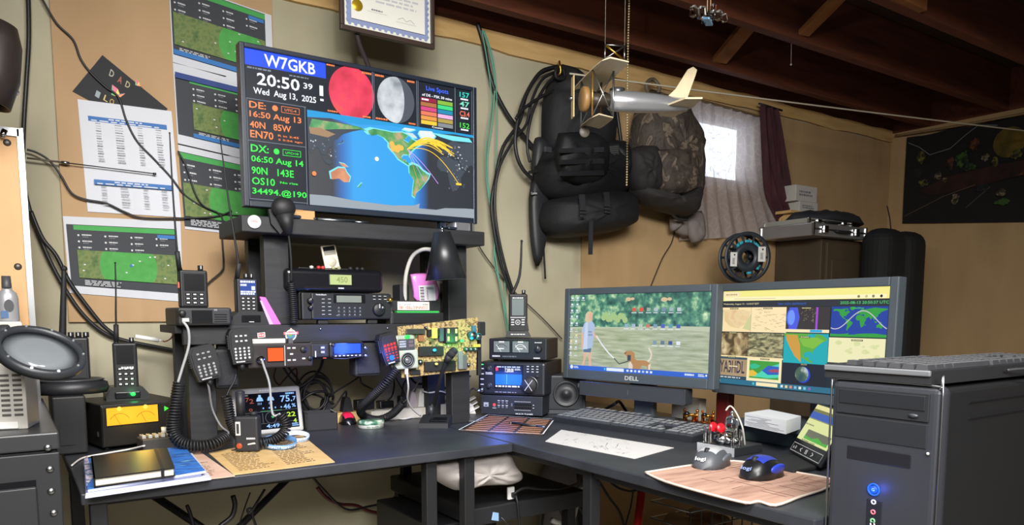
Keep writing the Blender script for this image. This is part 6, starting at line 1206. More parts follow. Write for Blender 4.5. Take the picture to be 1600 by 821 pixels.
# keyboards
def keyboard(label, loc, rz, L=.50, D=.165, hf=.012, hb=.026, kc=C('#2b2d31', .45), top=C('#26282c', .5), keep=lambda i, x, y: True, capc=None, kf=.92):
    """local x along the length, y away from the typist"""
    t = thing('keyboard', label, 'keyboard', loc, rz); sl = (hb-hf)/D
    b = MB(); b.slab([(0, 0, 0), (0, D, 0), (0, D, hb), (0, 0, hf)], Vector((L, 0, 0)), top); b.build('case', t)
    meshes = {}; u = L/23.0; rows = 6; dy = D*kf/6.4; n = 0
    lay = []
    for r in range(6):
        y = D*.05+dy*(r+(.35 if r == 5 else 0)); x = u*.35
        if r == 0: ws = [1.25, 1.25, 1.25, 6.25, 1.25, 1.25, 1.25, 1.25]
        elif r == 1: ws = [2.25]+[1]*10+[2.75]
        elif r == 2: ws = [1.75]+[1]*11+[2.25]
        elif r == 3: ws = [1.5]+[1]*12+[1.5]
        elif r == 4: ws = [1]*13+[2]
        else: ws = [1, None, 1, 1, 1, 1, None, 1, 1, 1, 1, None, 1, 1, 1, 1]
        for w_ in ws:
            if w_ is None: x += u*.5; continue
            lay.append((x, y, w_)); x += u*w_
        for g, xs in ((15.4, (0, 1, 2)), (18.8, (0, 1, 2, 3))):
            for i in xs:
                if g < 16 and (r in (2,) or (r == 1 and i != 1)): continue
                if g > 18 and (r == 5 or (r == 0 and i == 1)): continue
                lay.append((u*(g+i), y, 2 if (g > 18 and r == 0 and i == 0) else 1))
    for x, y, w_ in lay:
        if n >= 100: break
        if not keep(n, x, y): continue
        if w_ not in meshes:
            b = MB(); W_ = u*w_*.93; dd = dy*.9; i_ = .0022
            b.faces([(0, 0, 0), (W_, 0, 0), (W_, dd, 0), (0, dd, 0), (i_, i_, .0075), (W_-i_, i_, .0075), (W_-i_, dd-i_*.6, .0075), (i_, dd-i_*.6, .0075)], [(0, 1, 5, 4), (1, 2, 6, 5), (2, 3, 7, 6), (3, 0, 4, 7)], kc)
            b.faces([(i_, i_, .0075), (W_-i_, i_, .0075), (W_-i_, dd-i_*.6, .0075), (i_, dd-i_*.6, .0075)], [(0, 1, 2, 3)], capc or kc)
            o = b.build('key', t); meshes[w_] = o.data; k_o = o
        else:
            k_o = bpy.data.objects.new('key', meshes[w_]); S.collection.objects.link(k_o); k_o.parent = t
        k_o.location = (x, y, hf+sl*y+.0005); k_o.rotation_euler = (math.atan(sl), 0, 0); n += 1
    return t
KC = C('#3a3c40', .4); keyboard('black computer keyboard on the desk in front of the left monitor', (1.408, 1.852, ZD), rad(-82.2), .52, .172, .014, .028, KC, C('#202226', .5), capc=C('#8d9196', .35))
# papers, card, pen
slots = [(852, 690), (992, 717), (1053, 700), (877, 672)]; q = [oz(x, y, ZD+.001) for x, y in slots]; b = MB(); b.slab(q, .001, C('#c9c7c6', .7, var=.03)); bl, br, tr, tl = q
p = Pt(b, bl, br-bl, tl-bl).quad(tl, tr, bl, br); r = random.Random(9)
for i in range(26): u = r.uniform(.08, .9); v = r.uniform(.1, .9); p.line([(u, v), (u+r.uniform(-.06, .06), v+r.uniform(-.12, .12)), (u+r.uniform(-.05, .08), v+r.uniform(-.1, .1))], .0007, INK)
one('scribbled_paper', 'white paper with scribbles under the front edge of the desk keyboard', 'paper', b, tuple(sum(q, Vector())/4))
b, o_, p = menu([(717, 674), (848, 681), (866, 657), (762, 650)], ZD, '', C('#3a2a26', .4), 21, False)
for j in range(9): p.rect(.05, .06+.1*j, .32, .12+.1*j, C('#b07a5c', .5)); p.rect(.36, .06+.1*j, .63, .12+.1*j, C('#a86e54', .5)); p.rect(.67, .06+.1*j, .95, .12+.1*j, C('#b88464', .5))
p.frame(.0, .0, 1, 1, .004, WHITE); one('laminated_card', 'laminated card of brown tables on the desk in front of the radio stack', 'card', b, o_)
a = oz(800, 662, ZD+.006); c = oz(852, 668, ZD+.006); t = thing('pen', 'dark pen lying across the laminated card', 'pen', tuple((a+c)/2-Vector((0, 0, .0035)))); O = t.location[:]
b = MB(); b.cyl(a, a.lerp(c, .75), .0042, BLACK); b.build('barrel', t, O); b = MB(); b.cyl(a.lerp(c, .75), c, .0045, C('#2b3550', .3)); b.build('cap', t, O); b = MB(); b.cyl(a, a+(a-c).normalized()*.012, .004, STEEL, .001); b.build('tip', t, O)
# mouse pad and mice
px = [(1008, 739), (1040, 753), (1110, 773), (1165, 786), (1185, 784), (1212, 790), (1250, 777), (1290, 764), (1300, 750), (1240, 738), (1190, 728), (1146, 721), (1085, 727)]
WOODP = noise_mat('wood_print', [(.3, '#8a6658'), (.5, '#ad8a78'), (.7, '#bb9a88'), (.85, '#94705f')], scale=(2, 14, 1), nscale=3, detail=8, rough=.8)
q = [oz(x, y, ZD+.004) for x, y in px]; cq = sum(q, Vector())/len(q); t = thing('mouse_pad', 'brown wood grain mouse pad with light stitched edge at the desk front', 'mouse pad', (cq.x, cq.y, ZD)); O = t.location[:]
b = MB(); b.slab(q, .0035, WOODP); b.build('pad', t, O)
r = random.Random(2); b = MB()
ED = C('#cdbfb2', .7); b.tube(q+[q[0]], .0026, ED, 6, 4); b.build('stitched_edge', t, O)
b = MB(); GR_ = C('#5f3d32', .8)
for i in range(34):
    u, v = r.uniform(.08, .85), r.uniform(.1, .9); e0 = q[0].lerp(q[5], u); e1 = q[11].lerp(q[8], u); s_ = e0.lerp(e1, v); d_ = (q[5]-q[0]).normalized() if i % 3 else (e1-e0).normalized(); L_ = r.uniform(.02, .07); n_2 = Vector((-d_.y, d_.x, 0))*.0007; e_ = s_+d_*L_
    b.faces([s_-n_2+Vector((0, 0, .0004)), e_-n_2+Vector((0, 0, .0004)), e_+n_2+Vector((0, 0, .0004)), s_+n_2+Vector((0, 0, .0004))], [(0, 1, 2, 3)], GR_)
o = b.build('printed_grain', t, O)
q1 = oz(1117, 728, ZD+.005); 
def logo_m(txt, m, L, Wd, Hh):
    def f(t):
        b = MB(); p = Pt(b, (-L*.485, Wd*.22, Hh*.42), (0, -Wd*.3, 0), (.006, 0, .009)); p.text(txt, 0, 0, 1, 1, m); b.build('logo', t)
    return f
def patch(m, L, Wd, Hh):
    def f(t):
        b = MB(); b.sph((.008, -Wd*.40, Hh*.42), (L*.24, .006, Hh*.28), m, 18, 10, (.35, 0, 0)); b.build('thumb_grip', t)
    return f
mouse('computer_mouse', 'grey computer mouse on the left of the wood grain pad', (q1.x, q1.y+.01, ZD+.004), rad(22), .122, .078, .042, C('#4a4e53', .45), C('#a6a8ab', .4), lambda t: (patch(C('#585c62', .5), .122, .078, .042)(t), logo_m('logi', WHITE, .122, .078, .042)(t)))
q2 = oz(1190, 744, ZD+.005)
mouse('computer_mouse', 'black and blue computer mouse on the right of the wood grain pad', (q2.x, q2.y, ZD+.004), rad(8), .115, .076, .044, C('#15161a', .35), C('#2a3a9c', .35), lambda t: (patch(C('#2c42b8', .35), .115, .076, .044)(t), logo_m('logi', C('#8090c0', .4), .115, .076, .044)(t)))
# morse keys on a wooden plate
q = [oz(x, y, ZD+.006) for x, y in ((1058, 672), (1108, 680), (1122, 668), (1075, 662))]; b = MB(); b.slab(q, .006, C('#8b8478', .6)); cq = sum(q, Vector())/4; one('wooden_plate', 'small grey wooden plate carrying the two brass morse keys', 'plate', b, (cq.x, cq.y, ZD))
def morse(label, px, py, s):
    q = oz(px, py, ZD+.0062); t = thing('morse_key', label, 'morse key', tuple(q), rad(-70))
    b = MB(); b.box((0, 0, .006*s), (.052*s, .03*s, .012*s), COPPER, .003*s); b.build('base', t)
    for x in (-.014, .014): b = MB(); b.box((x*s, 0, .024*s), (.006*s, .022*s, .026*s), COPPER, .002*s); b.build('post', t)
    b = MB(); b.cyl((-.02*s, 0, .032*s), (.02*s, 0, .032*s), .004*s, GOLD); b.build('axle', t)
    b = MB(); b.box((0, -.002*s, .030*s), (.008*s, .05*s, .006*s), GOLD, .001); b.build('lever', t)
    b = MB(); b.lathe([(0, 0), (.008*s, .001), (.009*s, .006*s), (.004*s, .010*s), (0, .011*s)], BLACKG, Matrix.Translation((0, -.022*s, .034*s)), 16); b.build('finger_knob', t)
    for x in (-.02, .02): b = MB(); b.cyl((x*s, .01*s, .012*s), (x*s, .01*s, .042*s), .003*s, COPPER); b.sph((x*s, .01*s, .044*s), .005*s, COPPER, 10, 8); b.build('contact_screw', t)
morse('larger copper morse key on the wooden plate behind the keyboard', 1077, 665, 1.0)
morse('smaller brass morse key on the wooden plate beside the red paddles', 1104, 664, .85)
# chrome paddle on a silver base
q0, q1, q2 = oz(1090, 691, ZD+.022), oz(1147, 701, ZD+.022), oz(1182, 697, ZD+.022)
dx = q1-q0; t = thing('paddle_key', 'chrome paddle key with red finger pieces and acrylic posts on a silver base', 'morse key', ((q0.x+q1.x)/2, (q0.y+q1.y)/2, ZD), math.atan2(dx.y, dx.x)); w = dx.length
b = MB(); b.box((0, .055, .011), (w, .11, .022), C('#3a3d41', .4, .5), .002); b.build('base', t)
b = MB(); b.box((0, .0, .011), (w, .003, .021), C('#cfd2d6', .3, .5)); b.build('front_plate', t)
AC = glass_mat('acrylic', (.95, .97, .97, 1), .02)
for x, y in ((-w*.36, .008), (-w*.22, .008), (w*.40, .008), (w*.46, .03)): b = MB(); b.box((x, y, .042), (.006, .004, .044), AC, .001); b.build('acrylic_post', t)
for i, (x, y, z_, r_) in enumerate(((0, .02, .034, .014), (-.018, .03, .032, .010), (.018, .025, .034, .011), (.0, .045, .038, .012), (.02, .05, .03, .008), (-.02, .05, .034, .009))):
    b = MB(); b.lathe([(r_*.5, -.006), (r_, -.005), (r_, .005), (r_*.5, .006), (r_*.3, .012), (0, .012)], CHROME, Matrix.Translation((x, y, z_)) @ Matrix.Rotation(PI/2-.3*i, 4, 'X'), 18); b.build('chrome_part', t)
b = MB(); pts = [(-.046, .10, .022), (-.046, .10, .066), (-.042, .10, .076), (-.030, .10, .079), (-.018, .10, .076), (-.014, .10, .066), (-.014, .10, .022)]; b.tube(pts, .0035, CHROME, 10); b.build('arch', t)
b = MB(); b.cyl((-.03, .10, .079), (-.03, .10, .088), .004, CHROME); b.sph((-.03, .10, .091), .005, CHROME); b.cyl((-.03, .1, .078), (-.03, .1, .045), .002, CHROME); b.build('top_screw', t)
b = MB(); b.box((-.03, .1, .045), (.026, .012, .010), CHROME, .003); b.box((-.035, .07, .045), (.007, .06, .005), CHROME, .002); b.build('lever', t)
for x in (-.047, -.024): b = MB(); Mx = Matrix.Translation((x, .05, .056)) @ Matrix.Rotation(rad(75), 4, 'Y') @ Matrix.Rotation(.25, 4, 'X'); b.lathe([(0, -.003), (.0115, -.003), (.0128, 0), (.0115, .003), (0, .003)], C('#c01424', .3), Mx, 28); b.build('red_finger_piece', t)
cable('white_cable', 'white cable arching over from the paddle key to its silver base', [dep(1134, 642, 1.82), dep(1141, 635, 1.82), dep(1150, 645, 1.80), dep(1160, 668, 1.78), oz(1164, 697, ZD+.022)], .0021, C('#b5b3ab', .5))
# riser with a ream of paper, small tablet
a = oz(1150, 702, ZD); zr = ZD+.052
t = thing('desk_riser', 'low dark box under the right monitor holding the paper stack', 'riser', (1.70, 1.2, ZD)); O = t.location[:]
b = MB(); b.span((1.64, .955, ZD), (1.68, 1.33, zr-.012), C('#33403f', .5), .002); b.span((1.68, .955, ZD), (1.84, 1.0, zr-.012), C('#33403f', .5), .002); b.span((1.68, 1.29, ZD), (1.84, 1.33, zr-.012), C('#33403f', .5), .002); b.build('box', t, O)
b = MB(); b.span((1.615, .945, zr-.012), (1.85, 1.34, zr), C('#39444a', .45), .002); b.build('lid', t, O)
a = oz(1163, 666, zr); c = oz(1240, 678, zr); b = MB(); zp = zr+.034; b.slab([(a.x, a.y, zp), (c.x-.03, c.y, zp), (c.x+.07, c.y+.03, zp), (a.x+.11, a.y+.01, zp)], .033, C('#c9ccd0', .7, var=.03))
p = Pt(b, (a.x, a.y, zr), (c.x-.03-a.x, c.y-a.y, 0), (0, 0, .033))
for i in range(9): p.line([(r.uniform(.02, .4), .12+.09*i), (r.uniform(.5, .98), .12+.09*i+.01)], .0007, INK)
one('paper_stack', 'thick stack of white paper on the dark riser under the right monitor', 'paper', b, ((a.x+c.x)/2, (a.y+c.y)/2, zr))
B1 = oz(1231, 705, ZD+.012); B2 = oz(1300, 742, ZD+.012); du = (B2-B1); L = .20; du.normalize(); nb = Vector((0, 0, 1)).cross(du)
if nb.x > 0: nb = -nb
up = Vector((0, 0, 1))*math.cos(.52)-nb*math.sin(.52); W = .19; Hh = .135
t = thing('tablet', 'small black tablet with a light screen leaning between monitor and computer tower', 'tablet', tuple(B1)); O = B1[:]
B1 = B1
MQ = Matrix((du, -(du.cross(up)).normalized()*-1, up)).transposed().to_4x4()
N = du.cross(up).normalized(); N = N if N.x < 0 else -N
MQ = Matrix((du, -N, up)).transposed().to_4x4(); MQ.translation = B1
b = MB(MQ); b.span((0, 0, 0), (W, .01, Hh), C('#15171a', .3), .004); b.build('body', t, O)
b = MB(MQ); p = Pt(b, (.006, -.0003, .038), (W-.012, 0, 0), (0, 0, Hh-.043), .0002); p.rect(0, 0, 1, 1, E('#dfe6a0', 1.0)); p.rect(0, .88, 1, 1, E('#e8e2a0', 1.0)); p.rect(0, .80, 1, .88, E('#7a7848', 1)); p.rect(0, .62, 1, .80, E('#3a5cb0', 1.05)); p.rect(0, .60, 1, .615, E('#555a40', 1)); p.rect(.2, .06, .95, .32, E('#6a6e5a', 1)); p.poly([(.2, .06), (.2, .15), (.45, .12), (.6, .2), (.8, .12), (.95, .14), (.95, .06)], E('#4aa83c', 1.1)); p.text('winter.com', .18, .0, .62, .05, E('#2a2c22', 1)); p.words(.03, .42, .3, .46, E('#7a8060', 1), 1, .2, 2); b.build('screen', t, O)
b = MB(MQ); p = Pt(b, (.004, -.0004, .006), (W-.008, 0, 0), (0, 0, .022)); p.frame(.02, .05, .98, .95, .0012, LEGEND); p.text('x 0', .06, .3, .17, .7, LEGEND); p.text('<', .30, .25, .36, .75, LEGEND); p.rect(.48, .25, .5, .75, LEGEND); p.rect(.52, .25, .54, .75, LEGEND); p.text('>', .68, .25, .74, .75, LEGEND); b.build('control_bar', t, O)
b = MB(MQ); b.slab([(W*.3, .01, Hh*.75), (W*.7, .01, Hh*.75), (W*.7, .09, -.0), (W*.3, .09, -.0)], Vector((0, .003, .001)), BLACKM); b.build('stand', t, O)
b = MB(); m0 = B1+du*.03; b.span((min(B1.x, B2.x)-.02, B1.y-.14, ZD), (B1.x+.02, B1.y-.02, ZD+.010), BLACKM, .003); b.build('foot', t, O)
# small things behind the left monitor
q = oz(1000, 655, ZD)
cable('black_cable', 'black cable tangle under the left monitor beside its neck', [oz(945, 640, ZD+.01), oz(960, 632, ZD+.05), oz(968, 628, ZD+.05), oz(980, 645, ZD+.01), oz(990, 650, ZD+.006), oz(960, 655, ZD+.006), oz(925, 650, ZD+.006), oz(950, 645, ZD+.02), oz(975, 650, ZD+.02)], .005, BLACKM)
q = oz(1028, 672, ZD); t = thing('barrel_connector', 'dark round adapter lying beside the left monitor base', 'adapter', (q.x+.03, q.y, ZD)); b = MB(); b.cyl((-.02, .02, .018), (.02, -.02, .018), .018, DKGREY, seg=18); b.build('body', t); b = MB(); b.cyl((.02, -.02, .018), (.034, -.034, .018), .008, STEEL, .006); b.build('plug_tip', t)
a = oy(1044, 668, 1.75); b = MB(); bx = oz(1046, 655, ZD); b.span((1.80, 1.60, ZD), (1.83, 1.72, ZD+.07), C('#c9c5b6', .7), .001); p = Pt(b, (1.7995, 1.72, ZD), (0, -.12, 0), (0, 0, .07)); p.words(.3, .2, .7, .8, INKL, 6, .4, 2); one('white_card_box', 'white printed card box standing behind the left monitor neck', 'box', b, (1.8, 1.66, ZD))
t = thing('red_vise', 'dark red clamp behind the gap between the two monitors', 'clamp', (1.80, 1.50, ZD)); b = MB(); b.box((0, 0, .05), (.03, .05, .10), C('#6a1a1c', .45), .006); b.build('body', t); b = MB(); b.cyl((0, .0, .1), (0, 0, .15), .006, C('#7a2022', .4)); b.build('screw', t); b = MB(); b.cyl((0, -.04, .11), (0, .04, .11), .004, STEEL); b.build('handle', t)
# computer tower and keyboard
xt, y0, y1, zt = 1.115, .535, .712, .985
t = thing('side_table', 'small black table under the computer tower at the desk end', 'table', (1.32, .62, 0)); O = t.location[:]
b = MB(); b.span((1.10, .50, .52), (1.60, .70, .545), LEGM, .003); b.build('table_top', t, O)
for x in (1.12, 1.56):
    for y in (.52, .66): b = MB(); b.span((x, y, 0), (x+.03, y+.03, .52), LEGM); b.build('leg', t, O)
t = thing('computer_tower', 'black computer tower with blue power light at the right end of the desk', 'computer', (1.32, .624, .545)); O = t.location[:]
TB = C('#17181a', .55, bump=.05); b = MB(); b.span((xt+.022, y0+.004, .55), (1.54, y1-.004, zt-.006), TB, .006); b.build('case', t, O)
b = MB(); b.box((xt+.012, (y0+y1)/2, (.548+zt)/2), (.028, y1-y0, zt-.548), C('#33353b', .42), .012, seg=4); b.build('front_panel', t, O)
Yc = lambda u: y1-(y1-y0)*u
fz = lambda z_: z_
def fr_(u0, u1, za, zb, m, d=.002, bev=.001, nm='panel', n=0): b = MB(); b.span((xt-.002-d, Yc(u0), za), (xt+.002, Yc(u1), zb), m, bev); return b
def zpx(y, u=.1): return ox(1303+160*u, y, xt).z
b = MB(); R_e = [(Yc(.005), .55), (Yc(.005), zt-.016), (Yc(.03), zt-.005), (Yc(.09), zt), (Yc(.9), zt), (Yc(.97), zt-.005), (Yc(.995), zt-.016), (Yc(.995), .55)]
b.tube([(xt-.001, y, z_) for y, z_ in R_e], .0016, STEEL, 6, 4); b.build('chrome_edge', t, O)
z1, z2 = zpx(603, .05), zpx(638, .05)
o = fr_(.07, .90, z2-.006, z1, C('#24262a', .5), .003).build('optical_drive', t, O)
b = MB(); b.span((xt-.0065, Yc(.10), z2+.010), (xt-.004, Yc(.87), z1-.004), C('#202226', .45), .001); o2 = b.build('drive_tray', o, O)
b = MB(); q = (Yc(.78), z2+.002); b.lathe([(.0, 0), (.006, 0), (.006, .002), (0, .0025)], C('#3d4046', .4), Matrix.Translation((xt-.0055, q[0], q[1])) @ Matrix.Rotation(-PI/2, 4, 'Y') @ Matrix.Diagonal((.5, 1.2, 1, 1)), 16); b.build('eject_button', o, O)
fr_(.06, .89, zpx(682, .05), z2-.010, C('#232529', .5), .0015).build('bay_cover', t, O)
b = MB(); b.sph((xt-.004, Yc(.91), zpx(682, .05)-.006), .0022, WHITE, 8, 6); b.build('lock_dot', t, O)
fr_(.19, .77, zpx(718, .2), zpx(697, .2), C('#1c1d22', .4), .001).build('floppy_cover', t, O)
zpw = ox(1367, 765, xt).z; ypw = ox(1367, 765, xt).y
b = MB(); Mx = Matrix.Translation((xt-.0025, ypw, zpw)) @ Matrix.Rotation(-PI/2, 4, 'Y'); b.lathe([(.0, 0), (.0062, 0), (.0062, .0022), (0, .0026)], E('#1457ff', 1.6), Mx, 24); b.lathe([(.0100, 0), (.0100, .002), (.0078, .002), (.0078, 0)], E('#1c6cff', 1.4), Mx, 28, True, False); p = Pt(b, (xt-.0052, ypw+.004, zpw-.004), (0, -.008, 0), (0, 0, .008)); p.text('G', .2, .2, .8, .8, E('#9fd8ff', 1.6)); b.build('power_button', t, O)
b = MB(); b.span((xt-.0035, ypw+.010, .56), (xt-.001, ypw-.014, zpw-.016), C('#202228', .4), .001); pt_ = b.build('port_panel', t, O)
for dz, m in ((.020, LEGEND), (.036, C('#d0707c', .4)), (.050, C('#7fc08a', .4)), (.056, LEGEND)):
    b = MB(); Mx = Matrix.Translation((xt-.0035, ypw-.001, zpw-dz)) @ Matrix.Rotation(-PI/2, 4, 'Y'); b.lathe([(.0042, 0), (.0042, .0012), (.002, .0012), (.002, 0)], m, Mx, 16, True, False); b.build('port', pt_, O)
point_lamp('power_button_glow', (xt-.022, ypw-.004, zpw), .035, (.05, .12, 1), .006)
for x in (1.17, 1.5):
    for y in (.56, .68): b = MB(); b.cyl((x, y, .545), (x, y, .552), .01, RUBBER); b.build('foot', t, O)
for z_ in (.93, .955): b = MB(); b.span((1.2, y0+.0025, z_), (1.5, y0+.0045, z_+.003), BLACK); b.build('side_groove', t, O)
kb = keyboard('black keyboard resting on top of the computer tower', (1.11, .552, zt+.001), 0, .47, .170, .020, .022, kf=.78, kc=C('#3a3b3f', .45), top=C('#27282b', .5), capc=C('#6d6f72', .4))
b = MB(); b.span((-.004, .0, .012), (.002, .170, .021), C('#85888c', .35, .4), .002); b.build('end_trim', kb)
cable('keyboard_cable', 'thin cable of the keyboard lying on the computer tower', [(1.33, .543, zt+.014), (1.36, .53, zt+.016), (1.42, .515, zt+.014), (1.50, .50, zt-.01), (1.545, .49, zt-.06)], .0022, C('#3a3b3e', .5))
# ================================================================== CABLES AND THINGS HUNG ON THE BACK WALL
CB = C('#1a1a1c', .45); GREEN = C('#5f9c84', .5)
yW = WY-.02
def wpts(pts, Y=yW): return [oy(x, y, Y-(d if len(q) > 2 else 0)) for q in pts for x, y, d in [tuple(q)+((0,) if len(q) == 2 else ())]]
cable('black_cable', 'black cable running down the wall at the far left beside the tan board', wpts([(44, -10), (45, 60), (41, 130), (37, 200), (36, 270), (44, 320), (62, 370), (80, 412), (104, 456), (128, 490), (156, 516), (186, 530), (236, 541), (290, 551)]), .0055, CB)
cable('black_cable', 'second black cable sweeping from the far left edge behind the slim handheld radio', wpts([(48, 330), (66, 372), (88, 400), (108, 440), (134, 476), (160, 508), (180, 524)], yW-.012), .0055, CB)
cable('black_wire', 'thin dark wire crossing the DAD card and the white table sheet', wpts([(64, -5), (88, 36), (114, 62), (126, 92), (142, 114), (165, 136), (185, 152), (198, 190), (215, 222), (240, 248), (266, 276), (290, 306), (322, 326), (352, 336), (392, 338)]), .0028, CB, cat='wire')
cable('black_wire', 'thin dark wire looping from the left wall edge under the white table sheet', wpts([(42, 234), (58, 239), (78, 252), (96, 276), (112, 302), (134, 312), (166, 318), (196, 332), (226, 341), (300, 341), (340, 338), (362, 330)], yW-.006), .0028, CB, cat='wire')
cable('black_wire', 'thin dark wire hanging from the third printout behind the lit handheld radio', wpts([(278, 236), (292, 262), (304, 300), (318, 322), (346, 338), (347, 372), (349, 410), (346, 424), (328, 440), (318, 452)], yW-.008), .0024, CB, cat='wire')
a, c = oy(42, 247, yW-.01), oy(244, 272, yW-.01); t = thing('telescopic_rod', 'thin dark telescopic rod pointing right across the white table sheet', 'rod', tuple((a+c)/2)); O = t.location[:]
m_ = a.lerp(c, .25); n_ = a.lerp(c, .31)
b = MB(); b.cyl(a, m_, .0026, C('#5d5449', .5)); b.cyl(n_, c, .0015, CB); b.build('rod', t, O); b = MB(); b.cyl(m_, n_, .0042, STEEL); b.build('sleeve', t, O); b = MB(); b.cyl(c-(c-a).normalized()*.008, c, .003, CB); b.build('tip', t, O)
b = MB(); b.tube(wpts([(746, 36), (756, 70), (764, 112), (774, 144), (792, 178), (808, 200), (824, 220), (836, 234)], yW-.004), .0085, CB, 8)
one('black_cable', 'thick black cable from the wall top down behind the backpack sheath', 'cable', b, tuple(oy(774, 144, yW)))
b = MB(); b.tube(wpts([(866, 106), (840, 118), (822, 150), (812, 190), (786, 230), (774, 280), (768, 320), (772, 360), (782, 410), (796, 450), (806, 476), (812, 500)], yW-.03), .0065, CB, 8); b.tube(wpts([(868, 112), (846, 126), (830, 160), (822, 195), (802, 220), (780, 262), (773, 310), (777, 360), (789, 415), (803, 460), (810, 490)], yW-.045), .0055, CB, 8)
one('coax_pair', 'pair of black coax cables looping from the hook down to the corner radio stack', 'cable', b, tuple(oy(780, 300, yW)))
b = MB(); b.tube(wpts([(872, 104), (846, 112), (826, 140), (812, 175), (805, 215), (808, 245), (818, 266), (832, 280)], yW-.05), .0075, CB, 8); b.tube(wpts([(878, 120), (858, 128), (838, 160), (826, 200), (824, 232), (828, 254)], yW-.055), .006, CB, 8); b.tube(wpts([(886, 134), (860, 144), (838, 156), (816, 172), (806, 186)], yW-.06), .006, CB, 8)
one('cable_loop', 'coil of thick black cable hanging from the wall hook left of the backpack', 'cable', b, tuple(oy(820, 180, yW)))
t = thing('wall_hook', 'brass coloured hook at the wall top holding the backpack and cable coil', 'hook', tuple(oy(873, 100, WY))); O = t.location[:]; b = MB(); b.tube([oy(874, 96, WY), oy(874, 97, WY-.10), oy(876, 112, WY-.11), oy(872, 118, WY-.10)], .004, GOLD); b.build('hook', t, O)
for i, (lab, r_, pts) in enumerate((('green wire bundle hanging from the wall top to the radio stack, straightest strand', .003, [(755, 48), (766, 84), (773, 130), (769, 190), (762, 240), (763, 290), (769, 330), (774, 400), (786, 470), (797, 526)]), ('green wire swinging right of the other green strands', .0022, [(757, 48), (770, 90), (776, 150), (776, 220), (773, 320), (778, 380), (788, 430), (790, 480), (796, 526)]), ('green wire bowed left of the other green strands', .0022, [(753, 48), (762, 100), (768, 160), (760, 220), (760, 280), (768, 335), (773, 370), (772, 410), (782, 450), (793, 526)]))):
    cable('green_wire', lab, wpts(pts, yW-.008-.006*i), r_, GREEN, cat='wire')
cable('thin_wire', 'thin dark wire slanting from the rack top across the wall to the left monitor', wpts([(748, 384), (764, 408), (800, 452), (850, 500), (878, 530)], yW-.002), .0022, C('#3a362f', .6), cat='wire')
cable('thin_wire', 'thin dark wire hanging below the grey curtain tail above the left monitor', wpts([(1056, 352), (1050, 378), (1036, 402), (1026, 425), (1016, 450)], yW-.004), .0022, CB, cat='wire')
# tangle below the shelf
r = random.Random(4)
for i, (lab, pts, r_, m) in enumerate((
    ('black cable drooping under the rack shelf from the blue display radio', [(505, 560), (498, 580), (478, 600), (452, 612), (430, 628)], .005, CB), ('black cable crossing under the rack shelf toward the wooden strip', [(440, 570), (455, 592), (478, 612), (500, 620), (522, 632)], .0032, CB),
    ('dark red cable pair dropping under the orange display radio', [(432, 572), (428, 590), (436, 602), (442, 596), (462, 576), (464, 600), (468, 625)], .0026, C('#5a2420', .5)), ('thin black cable dropping from the rack shelf beside the red lit microphone', [(612, 572), (618, 590), (630, 612), (634, 632)], .003, CB),
    ('black cable arcing under the circuit board left half', [(640, 588), (652, 600), (676, 600), (694, 606), (712, 615), (722, 630)], .004, CB), ('heavy black cable bending down under the circuit board right half', [(705, 584), (716, 600), (722, 620), (723, 645)], .006, CB), ('black cable hanging in a U under the circuit board middle', [(668, 592), (672, 612), (690, 620), (706, 604), (720, 596), (735, 588)], .0035, CB))):
    cable('black_cable' if 'red' not in lab.split()[1] else 'red_cable', lab, wpts(pts, 2.19+.012*i), r_, m)
b = MB()
for i in range(7):
    cx, cz = 494+r.uniform(-4, 4), 622+r.uniform(-4, 4); ra = 17+2*i; b.tube([oy(cx+ra*math.cos(a_)*1.0, cz+ra*1.25*math.sin(a_)*(.9 if i % 2 else 1.05), 2.19+.006*i) for a_ in [2*PI*k_/14 for k_ in range(15)]], .0032, CB, 5, 3)
b.tube([oy(470, 628, 2.18), oy(485, 616, 2.17), oy(505, 612, 2.17), oy(520, 620, 2.18)], .004, CB); one('cable_bundle', 'round coiled bundle of thin black cable standing on the wooden strip', 'cable', b, tuple(oy(494, 645, 2.2)))
# ---------------------------------------------------------------- black backpack with a sheathed knife
BP = C('#15161a', .75, bump=.5, bscale=45, var=.25); BPS = C('#141518', .6, var=.2)
yB = WY-.05
org = tuple(oy(905, 365, yB)); t = thing('backpack', 'large black tactical backpack hanging on the wall hook right of the television', 'backpack', org)
def pil(px, Y, T, m, nm, seed=1, bumpy=.004, **k): b = MB(); b.pillow([oy(x, y, Y) for x, y in px], T, m, bumpy=bumpy, seed=seed, **k); return b.build(nm, t, org)
pil([(878, 100), (902, 112), (925, 140), (950, 150), (958, 190), (952, 240), (900, 250), (852, 245), (846, 190), (850, 148), (862, 120)], yB, .09, BP, 'upper_bag', 1, .005)
pil([(842, 236), (870, 226), (930, 224), (962, 236), (974, 262), (972, 296), (950, 318), (880, 320), (845, 306), (834, 270)], yB-.01, .14, BP, 'main_bag', 2, .004)
pil([(872, 208), (930, 208), (950, 232), (946, 278), (914, 292), (880, 280), (866, 244)], yB-.12, .05, BPS, 'front_pocket', 3, .003)
pil([(848, 318), (880, 306), (950, 298), (978, 308), (986, 332), (980, 352), (950, 364), (880, 372), (852, 366), (842, 344)], yB-.03, .15, BP, 'bottom_roll', 4, .003)
pil([(940, 222), (968, 222), (972, 268), (968, 286), (944, 288)], yB-.04, .09, BPS, 'side_pouch', 5, .002)
for i, (x0, x1, y0, y1) in enumerate(((906, 914, 304, 336), (944, 952, 300, 330))):
    b = MB(); b.slab([oy(x0, y0, yB-.175), oy(x1, y0, yB-.175), oy(x1+2, y1, yB-.185), oy(x0+2, y1, yB-.185)], Vector((0, .006, 0)), C('#26282c', .6)); b.build('strap', t, org)
    for j in range(3): b = MB(); b.box(oy((x0+x1)/2+1, y1-8+5*j, yB-.189), (.026, .006, .006), C('#2f3135', .4), .001); b.build('buckle_bar', t, org)
